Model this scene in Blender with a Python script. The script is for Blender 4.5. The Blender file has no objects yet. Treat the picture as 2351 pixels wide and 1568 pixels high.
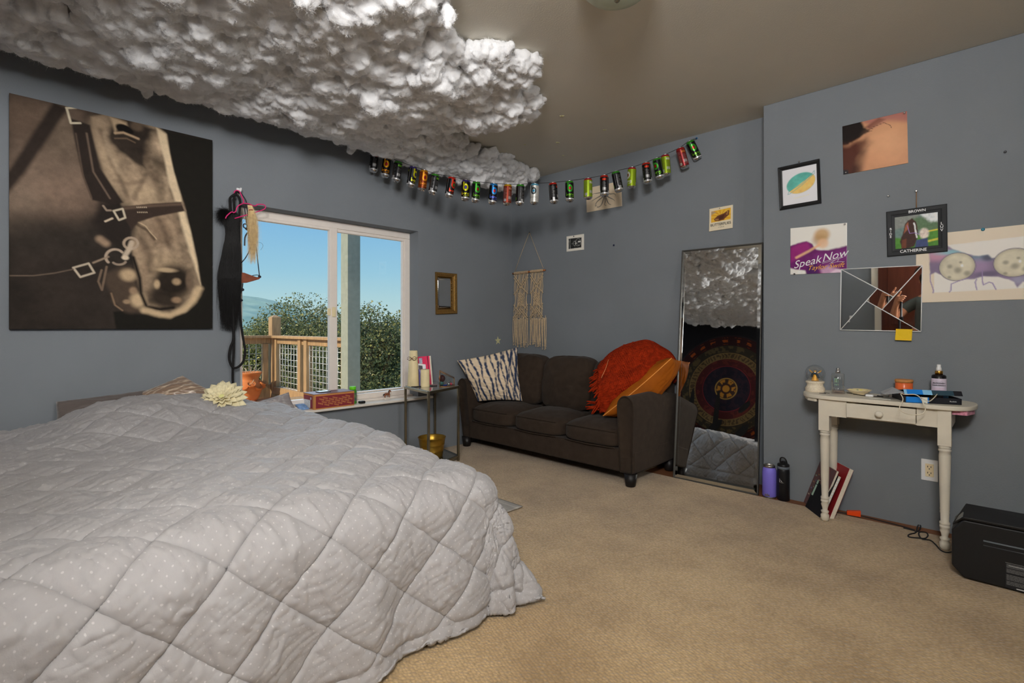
import bpy, bmesh, math, random
import numpy as np
from mathutils import Vector, Matrix, Euler

SC = bpy.context.scene
COL = SC.collection
PI = math.pi
random.seed(7)

# ------------------------------------------------------------------ camera
EYE = 1.097                       # camera height
FPX = 1180.0                      # focal length for a 2351 px wide frame
CX, HY = 1175.5, 749.0            # principal column, horizon row
FW = (-.6963, .7178)              # viewing direction in plan
RT = (.7178, .6963)               # camera right in plan
cam_d = bpy.data.cameras.new('camera')
cam = bpy.data.objects.new('camera', cam_d)
COL.objects.link(cam)
cam_d.sensor_width = 36.0
cam_d.lens = 36.0 * FPX / 2351.0
cam_d.shift_y = -(784.0 - HY) / 2351.0
cam_d.clip_start = .02
cam_d.clip_end = 3000
cam.location = (0, 0, EYE)
cam.rotation_euler = (PI / 2, 0, math.atan2(-FW[0], FW[1]))
SC.camera = cam

# ------------------------------------------------------------------ view
SC.view_settings.view_transform = 'Standard'
SC.view_settings.look = 'None'
SC.view_settings.exposure = 0.0
SC.view_settings.gamma = 1.0
SC.view_settings.use_curve_mapping = False

# ------------------------------------------------------------------ sky
world = bpy.data.worlds.new('sky')
SC.world = world
world.use_nodes = True
wn = world.node_tree.nodes
wl = world.node_tree.links
wn.clear()
w_out = wn.new('ShaderNodeOutputWorld')
w_bg = wn.new('ShaderNodeBackground')
w_tc = wn.new('ShaderNodeTexCoord')
w_sep = wn.new('ShaderNodeSeparateXYZ')
w_ramp = wn.new('ShaderNodeValToRGB')
w_ramp.color_ramp.elements[0].position = 0.0
w_ramp.color_ramp.elements[0].color = (.62, .77, .78, 1)
w_ramp.color_ramp.elements[1].position = 1.0
w_ramp.color_ramp.elements[1].color = (.10, .24, .62, 1)
for pos, c in ((.05, (.50, .74, .80, 1)), (.10, (.37, .66, .83, 1)), (.20, (.24, .53, .84, 1))):
    e = w_ramp.color_ramp.elements.new(pos)
    e.color = c
wl.new(w_tc.outputs['Generated'], w_sep.inputs[0])
wl.new(w_sep.outputs['Z'], w_ramp.inputs[0])
wl.new(w_ramp.outputs[0], w_bg.inputs['Color'])
w_bg.inputs['Strength'].default_value = 1.0
wl.new(w_bg.outputs[0], w_out.inputs[0])

# ------------------------------------------------------------------ sun and large lights
def light(name, kind, loc, energy, color, aim=None, size=1.0, size_y=None, spread=PI):
    d = bpy.data.lights.new(name, kind)
    o = bpy.data.objects.new(name, d)
    COL.objects.link(o)
    o.location = loc
    d.energy = energy
    d.color = color
    if kind == 'AREA':
        d.shape = 'RECTANGLE'
        d.size = size
        d.size_y = size_y or size
        d.spread = spread
    if aim is not None:
        o.rotation_euler = (Vector(aim) - Vector(loc)).to_track_quat('-Z', 'Y').to_euler()
    return o

sun = light('sun', 'SUN', (-12, -8, 10), 5.6, (1.0, .85, .64), aim=(-12.6, 0.6, 4.4))
sun.data.angle = math.radians(.6)
# flash in a soft reflector held up behind the camera, tilted upwards
key = light('bounced_flash', 'AREA', (.22, -.60, 2.30), 126, (1.0, .98, .96), aim=(.22 - .70, -.60 + .66, 2.30 + .40), size=.85, size_y=.55)

room = light('fill_light', 'AREA', (2.05, .75, 2.2), 15, (1.0, .98, .96), aim=(-3.0, 1.0, 1.9), size=.9, size_y=.7, spread=math.radians(100))  # unseen fill lamp added on the right to even out the flash falloff
# broad skylight coming in through the window
skyl = light('skylight', 'SUN', (-9, 4, 6), 3.0, (.80, .90, 1.0), aim=(-9 + 1.0, 4 - .50, 6 - .40))
skyl.data.angle = math.radians(75)

# ------------------------------------------------------------------ planes of the place (measured from the corner of the room)
XL, YB, YR, XR, ZC = -3.666, 3.781, 3.586, -1.171, 2.55
YF, XE = -.75, 2.3                # wall behind the camera, wall on the far right

def ray(u, v):
    a = (u - CX) / FPX
    b = (HY - v) / FPX
    return (RT[0] * a + FW[0], RT[1] * a + FW[1], b)

def on_x(u, v, x):
    d = ray(u, v); t = x / d[0]
    return Vector((x, d[1] * t, EYE + d[2] * t))

def on_y(u, v, y):
    d = ray(u, v); t = y / d[1]
    return Vector((d[0] * t, y, EYE + d[2] * t))

def on_z(u, v, z):
    d = ray(u, v); t = (z - EYE) / d[2]
    return Vector((d[0] * t, d[1] * t, z))

def at_t(u, v, t):
    d = ray(u, v)
    return Vector((d[0] * t, d[1] * t, EYE + d[2] * t))

# ------------------------------------------------------------------ colours and materials
def s2l(c):
    c = c / 255.0
    return c / 12.92 if c <= .04045 else ((c + .055) / 1.055) ** 2.4

def C(r, g, b, k=1.6):
    return tuple(min(.92, s2l(v) * k) for v in (r, g, b))

_mats = {}
def M(name, col=None, rough=.6, metal=0.0, var=.0, vscale=20.0, bump=0.0, bscale=200.0, spec=.4, sheen=0.0,
      trans=0.0, ior=1.45, alpha=1.0, sss=0.0, coat=0.0, attr=None, stretch=None, emit=None, col2=None, rnd='OBJ'):
    """principled material; colour varied by noise, surface by a noise bump"""
    if name in _mats:
        return _mats[name]
    m = bpy.data.materials.new(name)
    m.use_nodes = True
    nt = m.node_tree
    N, L = nt.nodes, nt.links
    p = N['Principled BSDF']
    p.inputs['Roughness'].default_value = rough
    p.inputs['Metallic'].default_value = metal
    p.inputs['Specular IOR Level'].default_value = spec
    p.inputs['IOR'].default_value = ior
    p.inputs['Transmission Weight'].default_value = trans
    p.inputs['Alpha'].default_value = alpha
    if sheen:
        p.inputs['Sheen Weight'].default_value = sheen
        p.inputs['Sheen Roughness'].default_value = .5
    if coat:
        p.inputs['Coat Weight'].default_value = coat
        p.inputs['Coat Roughness'].default_value = .08
    if sss:
        p.inputs['Subsurface Weight'].default_value = sss
        p.inputs['Subsurface Radius'].default_value = (.02, .02, .02)
        p.inputs['Subsurface Scale'].default_value = 1.0
    tc = N.new('ShaderNodeTexCoord')
    vec = tc.outputs['Object']
    if stretch:
        mp = N.new('ShaderNodeMapping')
        mp.inputs['Scale'].default_value = stretch
        L.new(vec, mp.inputs[0])
        vec = mp.outputs[0]
    src = None
    if attr:
        a = N.new('ShaderNodeAttribute')
        a.attribute_name = attr
        src = a.outputs['Color']
    if var or col2:
        nz = N.new('ShaderNodeTexNoise')
        nz.inputs['Scale'].default_value = vscale
        nz.inputs['Detail'].default_value = 5
        L.new(vec, nz.inputs['Vector'])
        mx = N.new('ShaderNodeMix')
        mx.data_type = 'RGBA'
        rg = N.new('ShaderNodeMapRange')
        rg.inputs[1].default_value = .3
        rg.inputs[2].default_value = .7
        L.new(nz.outputs[0], rg.inputs[0])
        L.new(rg.outputs[0], mx.inputs[0])
        if src is not None:
            mx.blend_type = 'MULTIPLY'
            mx.inputs[0].default_value = 1
            g = N.new('ShaderNodeMapRange')
            g.inputs[3].default_value = 1 - var
            g.inputs[4].default_value = 1 + var
            L.new(rg.outputs[0], g.inputs[0])
            vm = N.new('ShaderNodeVectorMath')
            vm.operation = 'SCALE'
            L.new(src, vm.inputs[0])
            L.new(g.outputs[0], vm.inputs['Scale'])
            src = vm.outputs[0]
        else:
            c2 = col2 or tuple(min(1, c * (1 + var)) for c in col)
            c1 = col if col2 else tuple(c * (1 - var) for c in col)
            mx.inputs[6].default_value = (*c1, 1)
            mx.inputs[7].default_value = (*c2, 1)
            src = mx.outputs[2]
    if src is not None:
        L.new(src, p.inputs['Base Color'])
    else:
        p.inputs['Base Color'].default_value = (*col, 1)
    if bump:
        nb = N.new('ShaderNodeTexNoise')
        nb.inputs['Scale'].default_value = bscale
        nb.inputs['Detail'].default_value = 4
        L.new(vec, nb.inputs['Vector'])
        bp = N.new('ShaderNodeBump')
        bp.inputs['Strength'].default_value = 1.0
        bp.inputs['Distance'].default_value = bump
        L.new(nb.outputs[0], bp.inputs['Height'])
        L.new(bp.outputs[0], p.inputs['Normal'])
    if emit:
        p.inputs['Emission Color'].default_value = (*emit[:3], 1)
        p.inputs['Emission Strength'].default_value = emit[3]
    _mats[name] = m
    return m

# ------------------------------------------------------------------ things, parts and their tags
def tag(o, label=None, cat=None, group=None, kind=None):
    if label: o['label'] = label
    if cat: o['category'] = cat
    if group: o['group'] = group
    if kind: o['kind'] = kind
    return o

def thing(name, label, cat, loc=(0, 0, 0), rotz=0.0, group=None):
    o = bpy.data.objects.new(name, None)
    COL.objects.link(o)
    o.empty_display_size = .05
    o.location = loc
    o.rotation_euler = (0, 0, rotz)
    return tag(o, label, cat, group)

def link(name, me, parent=None, world=True):
    """world=True: the mesh is written in world coordinates even under a parent"""
    o = bpy.data.objects.new(name, me)
    COL.objects.link(o)
    if parent is not None:
        o.parent = parent
        if world:
            mats = []
            q = parent
            mw = Matrix.Identity(4)
            while q is not None:
                mw = q.matrix_parent_inverse @ q.matrix_basis if q.parent else q.matrix_basis
                mats.append(mw.copy())
                q = q.parent
            full = Matrix.Identity(4)
            for x in reversed(mats):
                full = full @ x
            o.matrix_parent_inverse = full.inverted()
    return o

class MB:
    """collects shapes into one mesh"""
    def __init__(s):
        s.v = []; s.f = []; s.m = []; s.sm = []
    def add(s, vs, fs, mi=0, smooth=False):
        b = len(s.v)
        s.v.extend([tuple(x) for x in vs])
        for f in fs:
            s.f.append(tuple(i + b for i in f)); s.m.append(mi); s.sm.append(smooth)
        return s
    def box(s, lo, hi, mi=0, mat=None):
        x0, y0, z0 = lo; x1, y1, z1 = hi
        vs = [(x0, y0, z0), (x1, y0, z0), (x1, y1, z0), (x0, y1, z0), (x0, y0, z1), (x1, y0, z1), (x1, y1, z1), (x0, y1, z1)]
        if mat is not None:
            vs = [mat @ Vector(q) for q in vs]
        return s.add(vs, [(0, 3, 2, 1), (4, 5, 6, 7), (0, 1, 5, 4), (1, 2, 6, 5), (2, 3, 7, 6), (3, 0, 4, 7)], mi)
    def lathe(s, prof, n=24, mi=0, mat=None, cap=True, smooth=True):
        vs = []
        for r, z in prof:
            for i in range(n):
                a = 2 * PI * i / n
                vs.append(Vector((r * math.cos(a), r * math.sin(a), z)))
        if mat is not None:
            vs = [mat @ q for q in vs]
        fs = []
        for k in range(len(prof) - 1):
            for i in range(n):
                j = (i + 1) % n
                fs.append((k * n + i, k * n + j, (k + 1) * n + j, (k + 1) * n + i))
        s.add(vs, fs, mi, smooth)
        if cap:
            b = len(s.v) - len(vs)
            s.f.append(tuple(b + i for i in reversed(range(n)))); s.m.append(mi); s.sm.append(False)
            t = b + (len(prof) - 1) * n
            s.f.append(tuple(t + i for i in range(n))); s.m.append(mi); s.sm.append(False)
        return s
    def tube(s, pts, r, n=8, mi=0, closed=False, smooth=True):
        pts = [Vector(q) for q in pts]
        m = len(pts)
        rs = r if hasattr(r, '__len__') else [r] * m
        vs = []
        nrm = None
        for i in range(m):
            a = pts[i - 1] if (i > 0 or closed) else pts[i]
            b = pts[(i + 1) % m] if (i < m - 1 or closed) else pts[i]
            t = (b - a)
            if t.length < 1e-9: t = Vector((0, 0, 1))
            t.normalize()
            if nrm is None:
                nrm = t.orthogonal().normalized()
            else:
                nrm = (nrm - t * nrm.dot(t))
                if nrm.length < 1e-6: nrm = t.orthogonal()
                nrm.normalize()
            bn = t.cross(nrm)
            for k in range(n):
                ang = 2 * PI * k / n
                vs.append(pts[i] + (nrm * math.cos(ang) + bn * math.sin(ang)) * rs[i])
        fs = []
        for i in range(m if closed else m - 1):
            j = (i + 1) % m
            for k in range(n):
                l = (k + 1) % n
                fs.append((i * n + k, i * n + l, j * n + l, j * n + k))
        if not closed:
            fs.append(tuple(reversed(range(n))))
            fs.append(tuple((m - 1) * n + k for k in range(n)))
        return s.add(vs, fs, mi, smooth)
    def prism(s, pts, off, mi=0, smooth=False):
        """polygon pts (3D) swept by vector off"""
        n = len(pts)
        off = Vector(off)
        vs = [Vector(q) for q in pts] + [Vector(q) + off for q in pts]
        fs = [tuple(reversed(range(n))), tuple(range(n, 2 * n))]
        for i in range(n):
            j = (i + 1) % n
            fs.append((i, j, n + j, n + i))
        return s.add(vs, fs, mi, smooth)
    def ball(s, c, r, n=12, m=8, mi=0, sc=(1, 1, 1), mat=None):
        vs = [(0, 0, -1)]
        for i in range(1, m):
            a = -PI / 2 + PI * i / m
            for k in range(n):
                b = 2 * PI * k / n
                vs.append((math.cos(a) * math.cos(b), math.cos(a) * math.sin(b), math.sin(a)))
        vs.append((0, 0, 1))
        out = []
        for q in vs:
            q = Vector((q[0] * r * sc[0], q[1] * r * sc[1], q[2] * r * sc[2]))
            if mat is not None: q = mat @ q
            out.append(q + Vector(c))
        fs = [(0, 1 + (k + 1) % n, 1 + k) for k in range(n)]
        for i in range(m - 2):
            for k in range(n):
                l = (k + 1) % n
                fs.append((1 + i * n + k, 1 + i * n + l, 1 + (i + 1) * n + l, 1 + (i + 1) * n + k))
        b = 1 + (m - 2) * n
        fs += [(b + k, b + (k + 1) % n, len(vs) - 1) for k in range(n)]
        return s.add(out, fs, mi, True)
    def build(s, name, mats, parent=None, world=True, bevel=0.0, seg=2, subd=0, fix=True):
        me = bpy.data.meshes.new(name)
        me.from_pydata([tuple(q) for q in s.v], [], s.f)
        for m in (mats if isinstance(mats, (list, tuple)) else [mats]):
            me.materials.append(m)
        me.polygons.foreach_set('material_index', s.m)
        me.polygons.foreach_set('use_smooth', s.sm)
        if fix:
            bm = bmesh.new(); bm.from_mesh(me)
            bmesh.ops.recalc_face_normals(bm, faces=bm.faces)
            bm.to_mesh(me); bm.free()
        me.update()
        o = link(name, me, parent, world)
        if bevel:
            md = o.modifiers.new('bevel', 'BEVEL')
            md.width = bevel; md.segments = seg; md.limit_method = 'ANGLE'; md.angle_limit = math.radians(40)
            if not any(s.sm):
                for q in me.polygons: q.use_smooth = True
                wn_ = o.modifiers.new('normals', 'WEIGHTED_NORMAL'); wn_.keep_sharp = False
        if subd:
            md = o.modifiers.new('subdivision', 'SUBSURF'); md.levels = subd; md.render_levels = subd
        return o

def grid_mesh(name, P, mat, parent=None, cols=None, uv=None, close=None, world=True, smooth=True, wrap=False):
    """P: (h, w, 3) array of points -> quad mesh; cols: (h, w, 3) linear colours"""
    h, w = P.shape[:2]
    me = bpy.data.meshes.new(name)
    idx = np.arange(h * w).reshape(h, w)
    if wrap:
        nx = np.roll(idx, -1, axis=1)
        a, b, c, d = idx[:-1], nx[:-1], nx[1:], idx[1:]
    else:
        a, b, c, d = idx[:-1, :-1], idx[:-1, 1:], idx[1:, 1:], idx[1:, :-1]
    F = np.stack([a.ravel(), b.ravel(), c.ravel(), d.ravel()], 1)
    nf = len(F)
    me.vertices.add(h * w)
    me.vertices.foreach_set('co', np.ascontiguousarray(P.reshape(-1), dtype=np.float32))
    me.loops.add(nf * 4)
    me.loops.foreach_set('vertex_index', F.ravel().astype(np.int32))
    me.polygons.add(nf)
    me.polygons.foreach_set('loop_start', np.arange(0, nf * 4, 4, dtype=np.int32))
    me.polygons.foreach_set('loop_total', np.full(nf, 4, dtype=np.int32))
    me.update(calc_edges=True)
    me.polygons.foreach_set('use_smooth', np.full(nf, smooth))
    if cols is not None:
        at = me.color_attributes.new('Col', 'FLOAT_COLOR', 'POINT')
        rgba = np.ones((h * w, 4), dtype=np.float32)
        rgba[:, :3] = cols.reshape(-1, 3)
        at.data.foreach_set('color', rgba.ravel())
    if uv is not None:
        ul = me.uv_layers.new(name='UVMap')
        ul.data.foreach_set('uv', uv.reshape(-1, 2)[F.ravel()].astype(np.float32).ravel())
    me.materials.append(mat)
    me.validate()
    return link(name, me, parent, world)

def raw_mesh(name, V, F, mats, parent=None, smooth=True, cols=None, mi=None, world=True):
    """V (n,3), F (m,k) numpy -> mesh object"""
    me = bpy.data.meshes.new(name)
    k = F.shape[1]; nf = len(F)
    me.vertices.add(len(V))
    me.vertices.foreach_set('co', np.ascontiguousarray(V.reshape(-1), dtype=np.float32))
    me.loops.add(nf * k)
    me.loops.foreach_set('vertex_index', F.ravel().astype(np.int32))
    me.polygons.add(nf)
    me.polygons.foreach_set('loop_start', np.arange(0, nf * k, k, dtype=np.int32))
    me.polygons.foreach_set('loop_total', np.full(nf, k, dtype=np.int32))
    me.update(calc_edges=True)
    me.polygons.foreach_set('use_smooth', np.full(nf, smooth))
    for m in (mats if isinstance(mats, (list, tuple)) else [mats]):
        me.materials.append(m)
    if mi is not None:
        me.polygons.foreach_set('material_index', mi.astype(np.int32))
    if cols is not None:
        at = me.color_attributes.new('Col', 'FLOAT_COLOR', 'POINT')
        rgba = np.ones((len(V), 4), dtype=np.float32)
        rgba[:, :3] = cols
        at.data.foreach_set('color', rgba.ravel())
    return link(name, me, parent, world)

# ------------------------------------------------------------------ noise
def _h(ix, iy, iz, seed):
    h = (ix.astype(np.int64) * 374761393 + iy.astype(np.int64) * 668265263 + iz.astype(np.int64) * 2147483647 + seed * 1274126177) & 0xffffffff
    h = ((h ^ (h >> 13)) * 1103515245) & 0xffffffff
    h = ((h ^ (h >> 15)) * 2246822519) & 0xffffffff
    return ((h ^ (h >> 16)) & 0xffffff) / float(0xffffff)

def vnoise(x, y, z=None, seed=0):
    if z is None: z = np.zeros_like(x)
    xi, yi, zi = np.floor(x), np.floor(y), np.floor(z)
    fx, fy, fz = x - xi, y - yi, z - zi
    fx, fy, fz = (t * t * t * (t * (t * 6 - 15) + 10) for t in (fx, fy, fz))
    r = 0
    for dx in (0, 1):
        wx = fx if dx else 1 - fx
        for dy in (0, 1):
            wy = fy if dy else 1 - fy
            for dz in (0, 1):
                wz = fz if dz else 1 - fz
                r = r + _h(xi + dx, yi + dy, zi + dz, seed) * wx * wy * wz
    return r * 2 - 1

def fbm(x, y, z=None, oc=4, seed=0, gain=.5):
    a, t, n = 1.0, 0.0, 0.0
    for k in range(oc):
        f = 2.0 ** k
        t = t + a * vnoise(x * f, y * f, None if z is None else z * f, seed + k * 17)
        n += a
        a *= gain
    return t / n

def sstep(a, b, x):
    t = np.clip((x - a) / (b - a), 0, 1)
    return t * t * (3 - 2 * t)

# ------------------------------------------------------------------ painting on a grid (artworks, labels, printed cloth)
def lin(c, k=1.6):
    return np.array([min(.95, s2l(v) * k) for v in c])

class Paint:
    """x runs 0..asp to the right, y runs 0..1 downwards; asp = width / height"""
    def __init__(s, w, h, asp, bg, k=1.6):
        s.w, s.h, s.asp, s.k = w, h, asp, k
        s.X, s.Y = np.meshgrid(np.linspace(0, asp, w), np.linspace(0, 1, h))
        s.I = np.zeros((h, w, 3)) + lin(bg, k)
    def blend(s, m, c):
        c = lin(c, s.k) if len(np.shape(c)) == 1 else c
        s.I = s.I * (1 - m[..., None]) + c * m[..., None]
    def poly_mask(s, pts, soft, wob=0, seed=1, fr=9):
        X, Y = s.X, s.Y
        if wob:
            X = X + wob * fbm(s.X * fr, s.Y * fr, None, 3, seed)
            Y = Y + wob * fbm(s.X * fr, s.Y * fr, None, 3, seed + 50)
        d = np.full(X.shape, 1e9); ins = np.zeros(X.shape, bool)
        n = len(pts)
        for i in range(n):
            x0, y0 = pts[i]; x1, y1 = pts[(i + 1) % n]
            ex, ey = x1 - x0, y1 - y0
            t = np.clip(((X - x0) * ex + (Y - y0) * ey) / (ex * ex + ey * ey + 1e-12), 0, 1)
            d = np.minimum(d, (X - x0 - t * ex) ** 2 + (Y - y0 - t * ey) ** 2)
            c = ((y0 > Y) != (y1 > Y)) & (X < (x1 - x0) * (Y - y0) / (y1 - y0 + 1e-12) + x0)
            ins ^= c
        d = np.sqrt(d); d = np.where(ins, d, -d)
        return sstep(-soft, soft, d)
    def poly(s, pts, c, soft=.006, a=1.0, wob=0, seed=1, fr=9):
        s.blend(s.poly_mask(pts, soft, wob, seed, fr) * a, c); return s
    def line_mask(s, pts, wd, soft, wob=0, seed=1):
        X, Y = s.X, s.Y
        if wob:
            X = X + wob * fbm(s.X * 9, s.Y * 9, None, 3, seed); Y = Y + wob * fbm(s.X * 9, s.Y * 9, None, 3, seed + 50)
        d = np.full(X.shape, 1e9)
        for i in range(len(pts) - 1):
            x0, y0 = pts[i]; x1, y1 = pts[i + 1]
            ex, ey = x1 - x0, y1 - y0
            t = np.clip(((X - x0) * ex + (Y - y0) * ey) / (ex * ex + ey * ey + 1e-12), 0, 1)
            d = np.minimum(d, (X - x0 - t * ex) ** 2 + (Y - y0 - t * ey) ** 2)
        return 1 - sstep(wd / 2 - soft, wd / 2 + soft, np.sqrt(d))
    def line(s, pts, wd, c, soft=.003, a=1.0, wob=0, seed=1):
        s.blend(s.line_mask(pts, wd, soft, wob, seed) * a, c); return s
    def ell(s, cx, cy, rx, ry, c, soft=.15, a=1.0, rot=0.0):
        dx, dy = s.X - cx, s.Y - cy
        cr, sr = math.cos(rot), math.sin(rot)
        d = np.sqrt(((dx * cr + dy * sr) / rx) ** 2 + ((-dx * sr + dy * cr) / ry) ** 2)
        s.blend((1 - sstep(1 - soft, 1 + soft, d)) * a, c); return s
    def mott(s, amt, fr, seed=3, oc=4, mask=None, sx=1, sy=1):
        n = fbm(s.X * fr * sx, s.Y * fr * sy, None, oc, seed)
        g = 1 + amt * n * (1 if mask is None else mask)
        s.I = np.clip(s.I * g[..., None], 0, .95); return s

def spl(pts, n=40, closed=False):
    """Catmull-Rom through points (any dimension)"""
    P = [np.array(q, float) for q in pts]
    if closed:
        P = [P[-1]] + P + [P[0], P[1]]
    else:
        P = [2 * P[0] - P[1]] + P + [2 * P[-1] - P[-2]]
    m = len(P) - 3
    out = []
    for i in range(n):
        t = i / (n if closed else n - 1) * m
        k = min(int(t), m - 1); f = t - k
        a, b, c, d = P[k:k + 4]
        out.append(.5 * ((2 * b) + (c - a) * f + (2 * a - 5 * b + 4 * c - d) * f * f + (3 * b - a - 3 * c + d) * f ** 3))
    return out

M_PRINT = M('printed_paper', attr='Col', rough=.55, spec=.3, col=(1, 1, 1))
M_GLOSSP = M('glossy_print', attr='Col', rough=.22, spec=.5, col=(1, 1, 1))
M_CANVAS = M('painted_canvas', attr='Col', rough=.75, spec=.2, col=(1, 1, 1), var=.06, vscale=240, bump=.0006, bscale=700)

def sheet(name, o, r, u, n, paint, mat, parent=None, thick=.002, edge=None, bow=None):
    """painted sheet: o = top left corner, r / u(down) edge vectors, n = unit normal towards the room"""
    o, r, u, n = Vector(o), Vector(r), Vector(u), Vector(n)
    h, w = paint.h, paint.w
    s_ = np.linspace(0, 1, w); t_ = np.linspace(0, 1, h)
    S, T = np.meshgrid(s_, t_)
    P = np.array(o)[None, None] + S[..., None] * np.array(r) + T[..., None] * np.array(u) + np.array(n) * thick
    if bow is not None:
        P = P + bow(S, T)[..., None] * np.array(n)
    front = grid_mesh(name, P, mat, parent, cols=paint.I)
    me = front.data
    me.materials.append(edge or M('paper_white', C(205, 200, 190), .7))
    # back and sides, so the sheet has its real thickness
    bm = bmesh.new(); bm.from_mesh(me)
    bm.verts.ensure_lookup_table()
    lay = bm.verts.layers.float_color.get('Col')
    loop = [i for i in range(w)] + [(j + 1) * w - 1 for j in range(1, h)] + [(h - 1) * w + i for i in range(w - 2, -1, -1)] + [j * w for j in range(h - 2, 0, -1)]
    back = []
    for i in loop:
        q = bm.verts.new(bm.verts[i].co - n * thick)
        back.append(q); bm.verts.ensure_lookup_table()
    m = len(loop)
    for k in range(m):
        f = bm.faces.new((bm.verts[loop[k]], back[k], back[(k + 1) % m], bm.verts[loop[(k + 1) % m]]))
        f.material_index = 1; f.smooth = False
    f = bm.faces.new(back); f.material_index = 1
    bmesh.ops.recalc_face_normals(bm, faces=bm.faces)
    bm.to_mesh(me); bm.free()
    return front

def text_mesh(name, body, o, r, u, size, mat, parent=None, ext=.0008, align='LEFT', spacing=1.0, shear=0.0, bold=0.0):
    """raised lettering: o = baseline start, r = reading direction, u = up (unit vectors)"""
    cu = bpy.data.curves.new(name, 'FONT')
    cu.body = body; cu.size = size; cu.extrude = ext; cu.align_x = align; cu.space_character = spacing; cu.shear = shear
    cu.offset = bold; cu.resolution_u = 3
    t = bpy.data.objects.new(name, cu)
    COL.objects.link(t)
    dg = bpy.context.evaluated_depsgraph_get()
    me = bpy.data.meshes.new_from_object(t.evaluated_get(dg))
    bpy.data.objects.remove(t); bpy.data.curves.remove(cu)
    r, u = Vector(r).normalized(), Vector(u).normalized()
    n = r.cross(u)
    mt = Matrix(((r.x, u.x, n.x, o[0]), (r.y, u.y, n.y, o[1]), (r.z, u.z, n.z, o[2]), (0, 0, 0, 1)))
    me.transform(mt)
    me.materials.clear(); me.materials.append(mat)
    return link(name, me, parent)

# =================================================================== THE ROOM
m_wall = M('wall_paint', (.222, .243, .266), .75, var=.04, vscale=2.2, bump=.0008, bscale=160, spec=.25)
m_ceil = M('ceiling_paint', (.70, .665, .58), .8, var=.03, vscale=1.5, bump=.0008, bscale=140, spec=.2)
m_trimw = M('white_vinyl', C(214, 206, 198, 1.35), .35, var=.02)
m_sill = M('sill_paint', C(205, 198, 188, 1.4), .4, var=.05, vscale=14)
m_sub = M('subfloor_wood', C(112, 72, 46, 1.5), .6, var=.25, vscale=9, stretch=(1, 12, 1))

def struct(name, mb, mat, parent=None, **k):
    o = mb.build(name, mat, parent, **k)
    if parent is None: o['kind'] = 'structure'
    return o

HY0, HY1, HZ0, HZ1 = 1.19, 2.617, .485, 1.915        # window opening
W = MB()
W.box((XL - .17, YF - .15, 0 - .1), (XL, HY0, ZC))
W.box((XL - .17, HY1, -.1), (XL, YB, ZC))
W.box((XL - .17, HY0, -.1), (XL, HY1, HZ0))
W.box((XL - .17, HY0, HZ1), (XL, HY1, ZC))
struct('wall_left', W, m_wall)
struct('wall_back', MB().box((XL - .17, YB, -.1), (XR, YB + .15, ZC)), m_wall)
struct('wall_right', MB().box((XR, YR, -.1), (XE + .15, YB + .15, ZC)), m_wall, bevel=.006)
struct('wall_front', MB().box((XL, YF - .15, -.1), (XE + .15, YF, ZC)), m_wall)
struct('wall_side', MB().box((XE, YF, -.1), (XE + .15, YR, ZC)), m_wall)
struct('ceiling', MB().box((XL - .17, YF - .15, ZC), (XE + .15, YB + .15, ZC + .1)), m_ceil)
# boards showing between the carpet edge and the wall
struct('trim_1', MB().box((XL, YF, -.1), (XE, YB, -.006)), m_sub)

# ---- carpet
mc = bpy.data.materials.new('loop_carpet')
mc.use_nodes = True
N, L = mc.node_tree.nodes, mc.node_tree.links
p = N['Principled BSDF']
p.inputs['Roughness'].default_value = .95
p.inputs['Specular IOR Level'].default_value = .05
p.inputs['Sheen Weight'].default_value = .25
tc = N.new('ShaderNodeTexCoord')
nz = N.new('ShaderNodeTexNoise'); nz.inputs['Scale'].default_value = 1.7; nz.inputs['Detail'].default_value = 6; nz.inputs['Roughness'].default_value = .62
rp = N.new('ShaderNodeValToRGB')
rp.color_ramp.elements[0].position = .33; rp.color_ramp.elements[0].color = (*C(140, 116, 84, 1.45), 1)
rp.color_ramp.elements[1].position = .62; rp.color_ramp.elements[1].color = (*C(166, 142, 106, 1.55), 1)
L.new(tc.outputs['Object'], nz.inputs['Vector']); L.new(nz.outputs[0], rp.inputs[0])
n2 = N.new('ShaderNodeTexNoise'); n2.inputs['Scale'].default_value = 110; n2.inputs['Detail'].default_value = 3
L.new(tc.outputs['Object'], n2.inputs['Vector'])
mp = N.new('ShaderNodeMapping'); mp.inputs['Rotation'].default_value = (0, 0, .5); mp.inputs['Scale'].default_value = (1, 1.5, 1)
L.new(tc.outputs['Object'], mp.inputs[0])
vo = N.new('ShaderNodeTexVoronoi'); vo.inputs['Scale'].default_value = 62; vo.inputs['Randomness'].default_value = .55
L.new(mp.outputs[0], vo.inputs['Vector'])
g = N.new('ShaderNodeMapRange'); g.inputs[1].default_value = .0; g.inputs[2].default_value = .75; g.inputs[3].default_value = 1.12; g.inputs[4].default_value = .78
L.new(vo.outputs['Distance'], g.inputs[0])
g2 = N.new('ShaderNodeMapRange'); g2.inputs[1].default_value = .3; g2.inputs[2].default_value = .7; g2.inputs[3].default_value = .86; g2.inputs[4].default_value = 1.14
L.new(n2.outputs[0], g2.inputs[0])
mm = N.new('ShaderNodeMath'); mm.operation = 'MULTIPLY'; L.new(g.outputs[0], mm.inputs[0]); L.new(g2.outputs[0], mm.inputs[1])
vm = N.new('ShaderNodeVectorMath'); vm.operation = 'SCALE'; L.new(rp.outputs[0], vm.inputs[0]); L.new(mm.outputs[0], vm.inputs['Scale'])
L.new(vm.outputs[0], p.inputs['Base Color'])
bp = N.new('ShaderNodeBump'); bp.inputs['Strength'].default_value = .9; bp.inputs['Distance'].default_value = .006; bp.invert = True
L.new(vo.outputs['Distance'], bp.inputs['Height']); L.new(bp.outputs[0], p.inputs['Normal'])
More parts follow.
